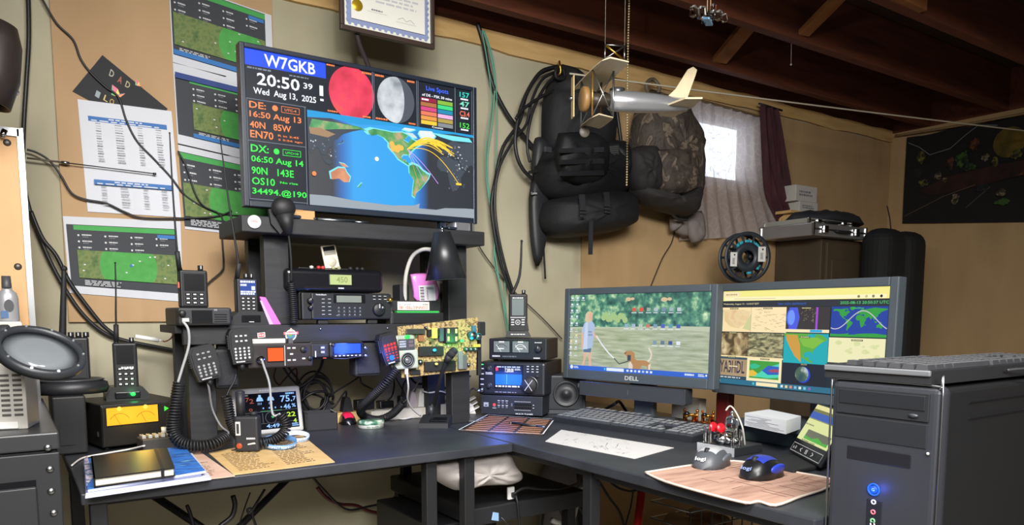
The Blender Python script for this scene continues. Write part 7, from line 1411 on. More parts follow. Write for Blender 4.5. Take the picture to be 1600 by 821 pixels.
b = MB(); b.slab([oy(921, 345, yB-.17), oy(927, 345, yB-.17), oy(926, 398, yB-.16), oy(920, 398, yB-.16)], Vector((0, .004, 0)), C('#202226', .7)); b.build('hanging_strap', t, org)
b = MB(); b.tube([oy(874, 104, yB-.05), oy(868, 110, yB-.06), oy(870, 122, yB-.06), oy(882, 122, yB-.06), oy(880, 108, yB-.05)], .006, BPS); b.build('carry_handle', t, org)
b = MB(); b.tube([oy(960, 150, yB-.02), oy(966, 190, yB-.03), oy(970, 220, yB-.03), oy(975, 260, yB-.02), oy(982, 300, yB-.02)], .008, CB); b.build('drink_tube', t, org)
b = MB(); q = [oy(951, 228, yB-.135), oy(967, 226, yB-.135), oy(968, 246, yB-.135), oy(952, 248, yB-.135)]; b.slab(q, Vector((0, .002, 0)), C('#2b2c2e', .6)); p = Pt(b, q[3], q[2]-q[3], q[0]-q[3])
for j in range(6): p.line([(.08, .12+.15*j), (.92, .12+.15*j)], .0015, C('#6f716f', .6))
b.build('patch', t, org)
for y_ in (232, 250, 268): b = MB(); b.slab([oy(876, y_, yB-.172), oy(944, y_-2, yB-.172), oy(944, y_+6, yB-.170), oy(876, y_+7, yB-.170)], Vector((0, .01, 0)), C('#212328', .7)); b.build('webbing', t, org)
b = MB(); b.box(oy(856, 234, yB-.16), (.03, .01, .02), C('#3a3c40', .35), .002); b.build('buckle', t, org)
b = MB(); b.tube([oy(848, 372, yB-.02), oy(850, 400, yB), oy(852, 436, yB+.01)], .004, BPS); b.build('dangling_cord', t, org)
org2 = tuple(oy(840, 415, yB)); t2 = thing('sheathed_knife', 'long sheathed knife strapped to the left side of the black backpack', 'knife', org2)
b = MB(); b.pillow([oy(836, 216, yB), oy(845, 214, yB), (oy(856, 226, yB)), oy(858, 240, yB), oy(857, 272, yB), oy(832, 276, yB), oy(832, 232, yB)], .028, C('#26282b', .5), sub=2, rings=5); b.build('handle', t2, org2)
b = MB(); b.pillow([oy(832, 276, yB), oy(857, 272, yB), oy(856, 330, yB), oy(851, 390, yB), oy(842, 416, yB), oy(834, 408, yB), oy(828, 370, yB), oy(826, 310, yB)], .024, C('#202225', .5), sub=2, rings=5); b.build('sheath', t2, org2)
b = MB(); q = [oy(829, 300, yB-.028), oy(840, 299, yB-.028), oy(840, 304, yB-.028), oy(830, 305, yB-.028)]; b.slab(q, Vector((0, .002, 0)), C('#2a2c2f', .5)); p = Pt(b, q[3], q[2]-q[3], q[0]-q[3]); p.text('Camillus', .05, .1, .95, .9, LEGEND); b.build('label', t2, org2)
b = MB(); b.slab([oy(830, 266, yB-.027), oy(860, 262, yB-.027), oy(860, 267, yB-.027), oy(830, 271, yB-.027)], Vector((0, .02, 0)), BPS); b.build('retaining_strap', t2, org2)
# ---------------------------------------------------------------- camouflage backpack
yC = WY-.085
CAMO = noise_mat('camouflage_cloth', [(.30, '#2a2622'), (.43, '#4e453c'), (.52, '#39322c'), (.60, '#7d7060'), (.68, '#4a3d32'), (.78, '#9a8c7a')], scale=(1, 1, .55), nscale=16, detail=7, dist=1.6, rough=.75, bump=.3)
DC = C('#2c2a29', .75, bump=.4, bscale=50, var=.2)
org = tuple(oy(1035, 330, yC)); t = thing('backpack', 'camouflage and dark grey backpack hanging on the wall left of the window', 'backpack', org)
pil([(1006, 148), (1020, 140), (1044, 152), (1072, 178), (1086, 215), (1089, 245), (1086, 300), (1080, 330), (1050, 326), (1010, 316), (984, 296), (978, 262), (982, 225), (990, 180)], yC, .13, CAMO, 'main_bag', 6, .006)
pil([(980, 236), (1000, 228), (1022, 232), (1024, 290), (1012, 312), (988, 300), (978, 270)], yC-.06, .075, DC, 'side_panel', 7, .005)
pil([(1024, 236), (1056, 228), (1084, 244), (1086, 290), (1064, 306), (1030, 300)], yC-.10, .06, CAMO, 'front_pocket', 8, .005)
pil([(982, 292), (1010, 306), (1050, 308), (1084, 292), (1088, 312), (1074, 338), (1040, 334), (1004, 322), (986, 308)], yC-.05, .11, DC, 'base_panel', 9, .004)
b = MB(); b.tube([oy(1014, 150, yC-.03), oy(1010, 132, yC-.04), oy(1020, 124, yC-.02), oy(1030, 136, yC-.03), oy(1026, 150, yC-.03)], .008, C('#6b5f50', .7)); b.build('carry_handle', t, org)
b = MB(); b.slab([oy(1044, 152, yC-.09), oy(1052, 160, yC-.09), oy(1004, 210, yC-.10), oy(998, 202, yC-.10)], Vector((0, .01, 0)), C('#4a4136', .7)) if False else b.tube([oy(1046, 330, yC-.05), oy(1058, 342, yC-.05), oy(1072, 344, yC-.04)], .006, DC); b.build('strap', t, org)
pk = thing('wall_peg', 'small wooden peg holding the camouflage backpack', 'hook', tuple(oy(1020, 126, WY))); b = MB(); b.cyl(oy(1020, 127, WY-.0), oy(1020, 127, WY-.10), .006, PALEW); b.build('peg', pk, tuple(oy(1020, 126, WY)))
# ---------------------------------------------------------------- curtains
def drape(px_l, px_r, Y, m, name, amp=.012, folds=7, nv=24, nu=60, seed=1, th=.0015):
    """cloth hung between a left and a right outline (top to bottom), with vertical folds"""
    Ls = smooth_path([oy(x, y, Y) for x, y in px_l], 8); Rs = smooth_path([oy(x, y, Y) for x, y in px_r], 8); vs = []; fs = []; rr = random.Random(seed); ph = rr.uniform(0, 6)
    def at(P, s): k = s*(len(P)-1); i = min(int(k), len(P)-2); return P[i].lerp(P[i+1], k-i)
    for j in range(nv+1):
        a, c = at(Ls, j/nv), at(Rs, j/nv)
        for i in range(nu+1):
            u = i/nu; v = a.lerp(c, u); v.y += amp*(.45+.55*j/nv)*(math.sin(2*PI*folds*u+ph+.8*math.sin(j*.21))+.35*math.sin(2*PI*folds*2.3*u+j*.1)); vs.append(v)
    for j in range(nv):
        for i in range(nu): a = j*(nu+1)+i; fs.append((a, a+1, a+nu+2, a+nu+1))
    b = MB(); b.faces(vs, fs, m, True); return b
def sheer(name, col, opac, lace):
    m, n, L, p = nodes_mat(name)
    out = n['Material Output']; tr = n.new('ShaderNodeBsdfTransparent'); tl_ = n.new('ShaderNodeBsdfTranslucent'); df = n.new('ShaderNodeBsdfDiffuse'); m1 = n.new('ShaderNodeMixShader'); m2 = n.new('ShaderNodeMixShader')
    for x in (tl_, df): x.inputs['Color'].default_value = lin(col)+(1,)
    m1.inputs[0].default_value = .55; L.new(tl_.outputs[0], m1.inputs[1]); L.new(df.outputs[0], m1.inputs[2])
    tc = n.new('ShaderNodeTexCoord'); wv = n.new('ShaderNodeTexVoronoi'); wv.feature = 'DISTANCE_TO_EDGE'; wv.inputs['Scale'].default_value = 26
    r_ = ramp(n, [(0, (opac+.2,)*3+(1,)), (.05, (opac,)*3+(1,)), (1, (opac-.06,)*3+(1,))]); L.new(tc.outputs['Object'], wv.inputs['Vector']); L.new(wv.outputs['Distance'], r_.inputs[0])
    L.new(r_.outputs[0], m2.inputs[0]); L.new(tr.outputs[0], m2.inputs[1]); L.new(m1.outputs[0], m2.inputs[2]); L.new(m2.outputs[0], out.inputs['Surface']); p.id_data.nodes.remove(p)
    return m
SH_ = sheer('sheer_cloth', '#c6bdbd', .70, True)
Yc_ = WY-.035
org = tuple(oy(1140, 380, Yc_)); b = drape([(1066, 150), (1070, 240), (1066, 320), (1062, 376)], [(1192, 184), (1196, 250), (1208, 310), (1226, 366)], Yc_, SH_, 's', .010, 8); t = thing('sheer_curtain', 'greyish sheer curtain hanging over the bright window', 'curtain', org); b.build('curtain_panel', t, org)
b = MB(); b.tube([oy(1058, 148, Yc_), oy(1120, 164, Yc_), oy(1192, 184, Yc_)], .006, C('#6d5a40', .6)); b.build('curtain_rod', t, org)
b = MB(); gt = C('#7d7470', .8, var=.2); 
for i, px in enumerate(([(1062, 330), (1080, 328), (1086, 352), (1072, 372), (1050, 356)], [(1046, 338), (1064, 336), (1060, 354), (1048, 362)], [(1070, 340), (1096, 330), (1100, 372), (1080, 380)])): b.pillow([oy(x, y, Yc_-.02-.012*i) for x, y in px], .03, gt, rings=5, sub=3, bumpy=.003, seed=i)
b.build('gathered_tail', t, org)
MAR = noise_mat('maroon_cloth', [(.3, '#2e1318'), (.6, '#431c24'), (.8, '#241014')], scale=(6, 6, 1), nscale=6, rough=.85)
Ym = WY-.06; org = tuple(oy(1215, 345, Ym)); t = thing('maroon_curtain', 'dark maroon curtain bunched at the right side of the window', 'curtain', org)
b = drape([(1190, 164), (1192, 220), (1196, 270), (1202, 310), (1218, 348)], [(1218, 172), (1228, 220), (1236, 270), (1246, 320), (1256, 340)], Ym, MAR, 'm', .018, 3, seed=4); b.build('curtain_panel', t, org)
b = MB(); b.tube([oy(1186, 162, Ym), oy(1222, 173, Ym)], .005, CB); b.build('curtain_ring', t, org)
# ---------------------------------------------------------------- model biplane made of cans, hanging on strings
t0_ = 2.1; P0 = dep(938, 152, t0_); ang = rad(67.7); fd = Vector((math.sin(ang), -math.cos(ang), 0)); wd = Vector((math.cos(ang), math.sin(ang), 0))
MQ = Matrix((fd, wd, Vector((0, 0, 1)))).transposed().to_4x4(); MQ.translation = P0; O = tuple(P0)
t = thing('model_biplane', 'model biplane of bare metal and tan wings hanging on strings before the backpacks', 'model airplane', O)
TANP = C('#d2c2a0', .6, var=.2, scale=25); BRS = C('#b48a4a', .3, .8)
CX = Matrix.Rotation(PI/2, 4, 'Y'); k1 = t0_/F
b = MB(MQ); b.lathe([(0, .026), (.024, .026), (.028, .032), (.029, .10), (.0265, .16), (.018, .258), (.016, .264), (0, .264)], C('#c6c8cc', .3, .75), Matrix.Translation((.0, 0, -.008)) @ CX, 36); b.build('fuselage', t, O)
b = MB(MQ); b.lathe([(0, .006), (.030, .006), (.034, .010), (.034, .022), (.030, .026), (0, .026)], C('#8e6c40', .5, var=.25), Matrix.Translation((-.062, 0, -.008)) @ CX, 30); b.build('engine_cowl', t, O)
b = MB(MQ); b.lathe([(0, 0), (.018, 0), (.018, .066), (0, .066)], C('#3d3328', .5), Matrix.Translation((-.040, 0, -.008)) @ CX, 24); b.build('engine_block', t, O)
b = MB(MQ); b.sph((-.085, .0, -.008), (.006, .006, .006), STEEL, 10, 8); b.slab([(-.082, -.012, -.06), (-.082, .010, -.062), (-.082, .012, .05), (-.082, -.010, .052)], Vector((.003, 0, 0)), C('#b79c6a', .5)); b.build('propeller', t, O)
def wing(z_, half, x0, x1, nm, m, sk=.0):
    b = MB(MQ); n = 14; vs = []; fs = []
    for i in range(n+1):
        v = -half+2*half*i/n; e = 1-.12*abs(v/half)**4
        for x, dz in ((x0, 0), (x0+.3*(x1-x0), .010), (x1, .002), (x1, -.001), (x0+.3*(x1-x0), .006), (x0, -.002)): vs.append(((x-(x0+x1)/2)*e+(x0+x1)/2+sk*v, v, z_+dz))
    for i in range(n):
        for j in range(6): q = (j+1) % 6; fs.append((i*6+j, i*6+q, (i+1)*6+q, (i+1)*6+j))
    fs += [tuple(range(5, -1, -1)), tuple(n*6+j for j in range(6))]; b.faces(vs, fs, m); b.build(nm, t, O)
wing(.055, .135, -.046, .038, 'upper_wing', TANP); wing(-.070, .06, -.045, .022, 'lower_wing', C('#a3957c', .4, .3))
for v in (-.052, .052):
    for x in (-.040, .020): b = MB(MQ); b.cyl((x, v, -.066), (x, v, .056), .0028, BRS if (v > 0) == (x > 0) else STEEL); b.build('strut', t, O)
    b = MB(MQ); b.cyl((-.04, v, -.066), (.02, v, .056), .0016, STEEL); b.cyl((.02, v, -.066), (-.04, v, .056), .0016, STEEL); b.build('rigging_wire', t, O)
b = MB(MQ); v = -.125
for x in (-.03, .024): b.cyl((x, v, .058), (x, v, .098), .002, STEEL)
b.cyl((-.03, v, .098), (.024, v, .098), .002, STEEL); b.cyl((.024, v, .062), (-.03, v, .098), .0026, GOLD); b.cyl((-.03, v, .062), (.024, v, .098), .0018, STEEL); b.build('wing_tip_cage', t, O)
b = MB(MQ); b.cyl((-.035, .06, .068), (.02, .045, .066), .0026, GOLD); b.build('wing_rod', t, O)
b = MB(MQ); fin_ = [(.20, .012), (.262, .012), (.285, .075), (.290, .092), (.278, .100), (.262, .092), (.225, .035)]; b.slab([(x, -.0025, z_) for x, z_ in fin_], Vector((0, .005, 0)), TANP); b.build('tail_fin', t, O)
b = MB(MQ); b.slab([(x, v, -.012) for x, v in ((.195, -.02), (.215, -.09), (.262, -.10), (.272, -.02), (.272, .02), (.262, .10), (.215, .09), (.195, .02))], .005, TANP); b.build('tail_plane', t, O)
b = MB(MQ); b.lathe([(0, -.003), (.014, -.003), (.016, 0), (.014, .003), (0, .003)], C('#57524a', .5), Matrix.Translation((-.03, .05, -.085)) @ Matrix.Rotation(PI/2, 4, 'X'), 24); b.cyl((-.03, .05, -.085), (-.03, .05, -.068), .002, STEEL); b.build('wheel', t, O)
b = MB(MQ); b.lathe([(.02, 0), (.022, .010), (.016, .012), (.014, .006)], C('#6b6d70', .3, .8), Matrix.Translation((.05, 0, .015)), 20, True, False); b.build('cockpit_rim', t, O)
for pt in ((-.03, -.125, .098), (.024, -.125, .098)): b = MB(); g0 = MQ @ Vector(pt); b.tube([g0, (g0.x, g0.y, 2.29)], .0006, C('#8a857a', .6), 5); b.build('string', t, O)
# bead chain, clothes line, ropes, crystal
Yb = 1.92; b = MB(); p0 = oy(983, 0, Yb); x0 = p0.x; z = 2.288; zb0 = oy(983, 292, Yb).z
BD = C('#c8b68a', .4, .6)
while z > zb0: b.sph((x0+.002*math.sin(z*9), Yb, z), .0036, BD, 8, 6); z -= .0085
b.cyl((x0, Yb, 2.29), (x0, Yb, zb0), .0007, STEEL, seg=5); one('bead_chain', 'brass bead pull chain hanging from the joists in front of the biplane tail', 'chain', b, (x0, Yb, zb0))
a, m_, c = dep(890, 115, 2.60), dep(1100, 150, 3.2), ox(1640, 209, 4.18)
cable('clothes_line', 'taut pale cord running from the backpack hook to the far right wall', [a, a.lerp(c, .33)+Vector((0, 0, -.004)), a.lerp(c, .66)+Vector((0, 0, -.004)), c], .0032, C('#b9b09c', .7), cat='cord')
cable('rope', 'tan rope along the top of the dark tapestry on the right wall', [ox(1399, 212, 4.185), ox(1500, 196, 4.18), ox(1660, 166, 4.18)], .006, C('#8a7350', .8), cat='rope')
c0 = dep(1106, 20, 1.85); t = thing('crystal_hanging', 'cluster of clear glass blocks hanging on two strings under the joists', 'ornament', tuple(c0)); O = tuple(c0)
GL = glass_mat('crystal', (.97, .98, 1, 1), .0); k2 = 1.85/F
for dx, dy, w_, h_, a_ in ((-22, -2, 10, 16, .1), (-10, 0, 11, 18, -.1), (4, 4, 12, 14, .3), (8, -6, 8, 14, .0), (17, 4, 10, 14, .1), (26, 8, 8, 12, -.2), (-2, 10, 14, 7, .4)):
    q = c0+Vector((rx, ry, 0))*dx*k2-Vector((0, 0, 1))*dy*k2; b = MB(); b.box(q, (w_*k2, w_*k2, h_*k2), GL, .002, (a_*.3, a_, a_*2), 1); b.build('glass_block', t, O)
b = MB(); b.box(c0-Vector((0, 0, 13*k2)), (.03, .02, .006), C('#7fa8c8', .15, .6), .002, (.2, .3, .4)); b.build('blue_plate', t, O)
for dx in (-1, 4): b = MB(); q = c0+Vector((rx, ry, 0))*dx*k2; b.cyl(q, (q.x, q.y, 2.29), .0012, C('#b89a7a', .6), seg=5); b.build('string', t, O)
c1 = oy(1236, 78, 1.83); b = MB(); b.cyl((c1.x, 1.83, 2.11), oy(1236, 100, 1.83), .0012, C('#8a8078', .6), seg=5); b.sph(oy(1236, 101, 1.83), .004, C('#a0978c', .6), 8, 6); one('pull_string', 'short pale pull string dangling under the dark joist above the window', 'string', b, tuple(oy(1236, 101, 1.83)))
# ---------------------------------------------------------------- cabinet, cases, bag, spool at the back right
CABM = noise_mat('old_brown_cabinet', [(.3, '#3d3224'), (.6, '#4b3e2c'), (.8, '#362c20')], scale=(1, 1, .3), nscale=5, rough=.7)
ca = oy(1284, 380, 2.13); zc0 = oy(1284, 372, 2.13).z; x1 = oy(1372, 380, 2.13).x
t = thing('storage_cabinet', 'tall old brown cabinet behind the right monitor carrying the metal cases', 'cabinet', ((ca.x+x1)/2, 2.25, 0)); O = t.location[:]
b = MB(); b.span((ca.x, 2.13, 0), (x1, 2.385, zc0), CABM, .004); b.build('body', t, O)
u0, u1 = 1288, 1368; a = oy(u0, 400, 2.13); c = oy(u1, 400, 2.13); b = MB(); b.span((a.x, 2.114, .08), (c.x, 2.13, zc0-.02), CABM, .003); d_ = b.build('door', t, O)
b = MB(); b.span((oy(1299, 400, 2.114).x, 2.108, .2), (oy(1357, 400, 2.114).x, 2.1145, zc0-.10), CABM, .002); b.build('panel', d_, O)
b = MB(); b.sph((a.x+.03, 2.106, .95), .012, C('#5a4c38', .4), 10, 8); b.build('knob', d_, O)
a = oy(1224, 366, 2.0); Yn = 1.985
def case(label, pxa, pxb, ya, Yf, z0, h, depth, m):
    a, c = oy(pxa, ya, Yf), oy(pxb, ya, Yf); t = thing('equipment_case', label, 'case', ((a.x+c.x)/2, Yf, z0)); W_ = c.x-a.x
    b = MB(); b.box((0, depth/2, h/2), (W_*.99, depth*.99, h*.97), m, .004); b.build('shell', t)
    for sx in (-1, 1):
        for yy_ in (0, depth): b = MB(); b.box((sx*W_/2, yy_, h/2), (.012, .012, h), CHROME, .003); b.build('corner_trim', t)
    b = MB(); b.box((0, -.002, h*.52), (W_*.97, .006, .006), STEEL); b.build('seam_strip', t)
    for u in (-.3, .3): b = MB(); b.box((u*W_, -.007, h*.52), (.03, .012, h*.55), CHROME, .002); b.build('latch', t)
    b = MB(); b.tube([(-.05, -.004, h*.5), (-.045, -.02, h*.42), (.045, -.02, h*.42), (.05, -.004, h*.5)], .006, BLACKM); b.build('handle', t)
    return t
case('aluminium case lying flat on top of the brown cabinet, below another case', 1271, 1353, 360, 2.08, zc0, .06, .29, C('#a9aaac', .35, .7))
case('pale grey thin case on top of the lower aluminium case', 1264, 1330, 350, 2.12, zc0+.061, .025, .25, C('#a5a69e', .45, .3))
b = MB(); n_ = 60; zz = zc0+.087; o_ = oy(1300, 345, 2.12); o_ = Vector((o_.x+.12, 2.22, zz)); CLB = C('#202228', .8, bump=.3)
b.pillow([o_+Vector((.27*math.cos(a_)*(1+.12*math.sin(3*a_)), .12*math.sin(a_), 0)) for a_ in [2*PI*i/18 for i in range(18)]], .055, CLB, rings=7, sub=2, bumpy=.004, seed=5, nrm=(0, 0, 1), back=.0); one('black_cloth', 'rumpled black cloth lying on the stacked cases', 'cloth', b, tuple(o_))
for i, (x0, x1_, y0, y1_, lab) in enumerate(((1249, 1278, 318, 330, 'small white card box under another one, beside the maroon curtain'), (1243, 1277, 297, 317, 'larger white card box on top of a flatter one beside the maroon curtain'))):
    a, c = oy(x0, y1_, 2.27), oy(x1_, y0, 2.27); 
    if i == 0: zz0 = a.z
    z0 = zz0 if i == 0 else zz1
    zz1 = z0+abs(c.z-a.z); b = MB(); b.box(((a.x+c.x)/2, 2.31, (z0+zz1)/2), (c.x-a.x, .08, zz1-z0), C('#b9b6ae', .6), .002); p = Pt(b, (a.x, 2.2695, z0), (c.x-a.x, 0, 0), (0, 0, zz1-z0)); p.words(.15, .3, .8, .7, INK, 2, .4, 3+i); one('card_box', lab, 'box', b, ((a.x+c.x)/2, 2.31, z0))
a, c = oy(1236, 334, 2.262), oy(1300, 330, 2.262); b = MB(); b.span((a.x, 2.262, zz0-.014), (c.x, 2.388, zz0), PALEW, .002)
for x in (a.x+.03, c.x-.03): b.span((x, 2.27, zz0-.08), (x+.012, 2.388, zz0-.014), PALEW)
one('wall_shelf', 'small wooden wall shelf holding the two white card boxes', 'shelf', b, (a.x+.1, 2.33, zz0-.02))
Yg = 1.98; org = tuple(oy(1400, 560, Yg)); t = thing('duffel_bag', 'tall black twin lobed bag standing behind the right monitor by the right wall', 'bag', (org[0], Yg, 0)); org = (org[0], Yg, 0)
BGM = C('#121315', .8, bump=.4, bscale=40)
xa, xb = oy(1366, 500, Yg).x, oy(1440, 500, Yg).x
for (p0, p1, pt) in ((1368, 1405, 356), (1404, 1436, 361)):
    zt_ = oy((p0+p1)/2, pt, Yg).z; x0, x1_ = oy(p0, 450, Yg).x, oy(p1, 450, Yg).x; b = MB(); b.box(((x0+x1_)/2, Yg+.03, zt_/2+.01), (x1_-x0, .16, zt_-.02), BGM, .07, seg=5); b.build('bag_lobe', t, org)
b = MB(); b.tube([oy(1392, 358, Yg), oy(1390, 340, Yg), oy(1386, 322, Yg)], .003, CB); b.build('strap', t, org)
ps = oy(1168, 402, 2.06); t = thing('filament_spool', 'black open filament spool with cyan remnants hanging behind the two monitors', 'spool', tuple(ps)); O = tuple(ps); Rr = .105
SQ = Matrix.Translation(ps) @ Matrix.Rotation(rad(-22), 4, 'Z') @ Matrix.Rotation(PI/2, 4, 'X')
SPM = C('#2a3036', .45)
for z_ in (0.0, -.055):
    b = MB(SQ); b.lathe([(Rr, z_), (Rr, z_+.004), (Rr*.86, z_+.004), (Rr*.86, z_), (Rr, z_)], SPM, None, 48, True, False); b.lathe([(Rr*.58, z_), (Rr*.58, z_+.004), (Rr*.26, z_+.004), (Rr*.26, z_), (Rr*.58, z_)], SPM, None, 48, True, False)
    for i in range(10): a_ = 2*PI*i/10; b.box((Rr*.72*math.cos(a_), Rr*.72*math.sin(a_), z_+.002), (Rr*.32, .010, .004), SPM, 0, (0, 0, a_))
    b.build('flange', t, O)
b = MB(SQ); b.lathe([(Rr*.5, -.055), (Rr*.5, .0), (Rr*.46, 0), (Rr*.46, -.055), (Rr*.5, -.055)], SPM, None, 40, True, False); b.build('hub', t, O)
CY = C('#2f9fb4', .35); 
for a0, a1 in ((.5, 2.4), (4.9, 5.6)):
    n_ = int((a1-a0)/.3)
    for i in range(n_): a_ = a0+(a1-a0)*i/max(1, n_-1); b = MB(SQ); b.box((Rr*.62*math.cos(a_), Rr*.62*math.sin(a_), -.004), (.012, .022, .016), CY, .003, (0, 0, a_)); b.build('cyan_filament', t, O)
for (du, dv, w_, h_) in ((-.62, -.1, .030, .058), (.60, .12, .034, .062)):
    b = MB(SQ); b.box((Rr*du, Rr*dv, .0045), (w_, h_, .001), C('#d0cfcc', .6)); p = Pt(b, (Rr*du-w_/2, Rr*dv-h_/2, .0052), (w_, 0, 0), (0, h_, 0)); p.words(.3, .15, .7, .6, INK, 8, .3, 2); p.disc(.6, .82, .12, CB, 10); b.build('label', t, O)
t = thing('spool_peg', 'dark peg on the wall through the middle of the filament spool', 'hook', (ps.x+.1, WY-.01, ps.z)); O = t.location[:]; pe = SQ @ Vector((0, 0, .02)); b = MB(); b.cyl(pe, oy(1166, 401, WY-.012), .010, CB); b.build('peg', t, O)
# ---------------------------------------------------------------- dark tapestry on the right wall
xw = WX-.006; tl, bl = ox(1418, 213, xw), ox(1407, 350, xw); y_r = .9; ztop = tl.z-.008; zbot = ox(1560, 360, xw).z
zb0 = bl.z
b = MB(); n, k_ = 60, 24; vs = []; fs = []
TAPM = noise_mat('tapestry_dark_print', [(.25, '#08090a'), (.5, '#0f1011'), (.62, '#15110f'), (.75, '#0b0e10'), (.85, '#191a1c')], nscale=7, detail=9, rough=.9)
for j in range(k_+1):
    for i in range(n+1):
        u, v = i/n, j/k_; y = tl.y+(y_r-tl.y)*u; zt_ = ztop-.006*math.sin(PI*6*u)**2; z_ = (zb0+(zbot-.04-zb0)*u)*(1-v)+zt_*v; vs.append((xw-.006-.006*math.sin(9*u+2*v)*(1-v), y, z_))
for j in range(k_):
    for i in range(n): a = j*(n+1)+i; fs.append((a, a+1, a+n+2, a+n+1))
b.faces(vs, fs, TAPM, True); org = (xw-.006, 1.6, zbot); t = thing('tapestry', 'dark printed cloth with a yellow moon, lightning and green shapes on the right wall', 'tapestry', org); b.build('cloth', t, org)
b = MB(); P_ = Vector((xw-.0145, tl.y, zb0)); p = Pt(b, P_, Vector((0, 1.55-tl.y, 0)), Vector((0, 0, ztop-zb0)), .0002)
r = random.Random(12); mo = noise_mat('print_yellow', [(.3, '#3a300c'), (.7, '#6e5a16')], nscale=12, rough=.9); tb = noise_mat('print_maroon', [(.3, '#190c0b'), (.7, '#331612')], nscale=16, rough=.9)
p.disc(.70, .74, .10, mo, 28); p.line([(.02, .93), (.1, .86), (.18, .75), (.32, .78), (.42, .9), (.5, .98), (.62, .94)], .004, C('#6a6f78', .9)); p.line([(.85, 1.0), (.92, .92), (1.0, .98)], .004, C('#6a6f78', .9))
p.poly([(.12, .36), (.3, .47), (.6, .52), (1.0, .54), (1.0, .40), (.7, .36), (.4, .3), (.2, .28)], tb); p.line([(.02, .08), (.3, .26), (.5, .34)], .003, C('#5a4c40', .9)); p.line([(.45, .1), (.6, .3)], .003, C('#5a4c40', .9))
def blob(u, v, w_, h_, m, seed):
    rr = random.Random(seed); p.poly([(u+w_*math.cos(a_)*rr.uniform(.55, 1.1), v+h_*math.sin(a_)*rr.uniform(.55, 1.1)) for a_ in [2*PI*i/18 for i in range(18)]], m)
def pm(n_, c0, c1): return noise_mat(n_, [(.35, '#0d0e0d'), (.48, c0), (.62, c1), (.72, '#141412')], nscale=34, detail=5, dist=.8, rough=.9)
gn, yg, bn, rd = pm('print_green', '#1c3512', '#3a5a1e'), pm('print_olive', '#3c3c14', '#6e6a2a'), pm('print_bone', '#3a3426', '#7a7058'), pm('print_rust', '#351a10', '#663820')
for i, (u, v, w_, h_, m) in enumerate(((.12, .74, .035, .08, yg), (.11, .58, .05, .1, pm('print_dim', '#141615', '#1d1f1e')), (.15, .44, .04, .05, yg), (.25, .50, .03, .05, bn), (.41, .64, .05, .11, gn), (.48, .78, .04, .08, rd), (.46, .54, .05, .05, gn), (.56, .62, .03, .05, bn), (.62, .56, .03, .06, yg), (.75, .60, .045, .06, yg), (.88, .76, .05, .08, yg), (.85, .62, .08, .08, gn), (.95, .60, .06, .10, gn), (.38, .22, .032, .07, bn), (.67, .22, .035, .05, bn), (.68, .12, .05, .04, gn), (.90, .36, .05, .07, yg), (.95, .28, .05, .05, bn), (.3, .44, .02, .03, bn), (.55, .3, .05, .05, pm('print_blue', '#141620', '#22242e')), (.80, .40, .05, .03, rd), (.33, .62, .03, .09, rd))):
    blob(u, v, w_, h_, m, i)
b.build('printed_picture', t, org)
# ================================================================== UNDER THE DESK
q = [oz(x, y, .50) for x, y in ((690, 790), (930, 765), (925, 728), (700, 752))]
sx0, sx1 = .93, 1.70; zU = .56
t = thing('low_shelf', 'black low shelf board in the corner under the desk', 'shelf', (1.35, 1.95, 0)); O = t.location[:]
b = MB(); b.span((1.02, 1.70, zU-.05), (1.42, 2.22, zU), C('#1c1d20', .5), .004); b.build('shelf_board', t, O)
for x, y in ((1.03, 1.735), (1.38, 1.735), (1.03, 2.18), (1.38, 2.18)): b = MB(); b.span((x, y, 0), (x+.03, y+.03, zU-.05), LEGM); b.build('leg', t, O)
# grey paper sack on the low shelf
GS = C('#a09a96', .75, var=.1, bump=.15, bscale=12)
Ys = 1.70; b = MB(); P = [(664, 722), (700, 712), (760, 704), (794, 700), (806, 728), (817, 742), (812, 753), (786, 758), (745, 760), (722, 766), (704, 764), (672, 744)]
q = [oy(x, y, Ys) for x, y in P]; b.pillow(q, .05, GS, rings=6, sub=3, bumpy=.004, seed=8, back=1.2); one('grey_sack', 'crumpled grey paper sack stuffed on the low shelf under the desk corner', 'sack', b, (sum(v.x for v in q)/len(q), Ys, zU))
a = oy(798, 771, 1.715); t = thing('wall_outlet', 'white outlet with a black plug on the low shelf edge under the desk', 'outlet', (a.x, 1.715, a.z)); b = MB(); b.box((0, 0, 0), (.022, .008, .036), WHITE, .002); b.build('plate', t); b = MB(); b.box((.004, -.012, -.004), (.012, .018, .014), BLACK, .003); b.build('plug', t); b = MB(); b.tube([(.004, -.02, -.004), (.004, -.03, -.03), (.02, -.02, -.11), (.05, -.02, -.2)], .003, BLACK); b.build('cord', t)
cable('black_cable', 'black cable arching right from the white outlet under the desk', [oy(803, 772, 1.69), oy(820, 763, 1.69), oy(850, 765, 1.70), oy(880, 764, 1.72), oy(905, 755, 1.76)], .004, CB)
c = [oy(674, 800, 1.78), oy(790, 786, 1.78)]
b = MB(); b.span((c[0].x, 1.78, 0), (c[0].x+.20, 2.15, min(.505, oy(676, 786, 1.78).z)), C('#17181b', .45), .004); b.span((c[0].x+.02, 1.778, .1), (c[0].x+.18, 1.781, .38), C('#1f2024', .5)); one('computer_case', 'black box computer case on the floor under the desk corner', 'computer', b, (c[0].x+.1, 1.95, 0))
b = MB(); q = oy(776, 808, 1.70); b.box(q, (.035, .004, .022), C('#8fb4d8', .5), 0, (0, .3, .3)); b.cyl(q+Vector((.015, 0, -.004)), q+Vector((.06, 0, -.05)), .002, CB); one('blue_tag', 'light blue cable tag hanging under the low shelf', 'tag', b, tuple(q))
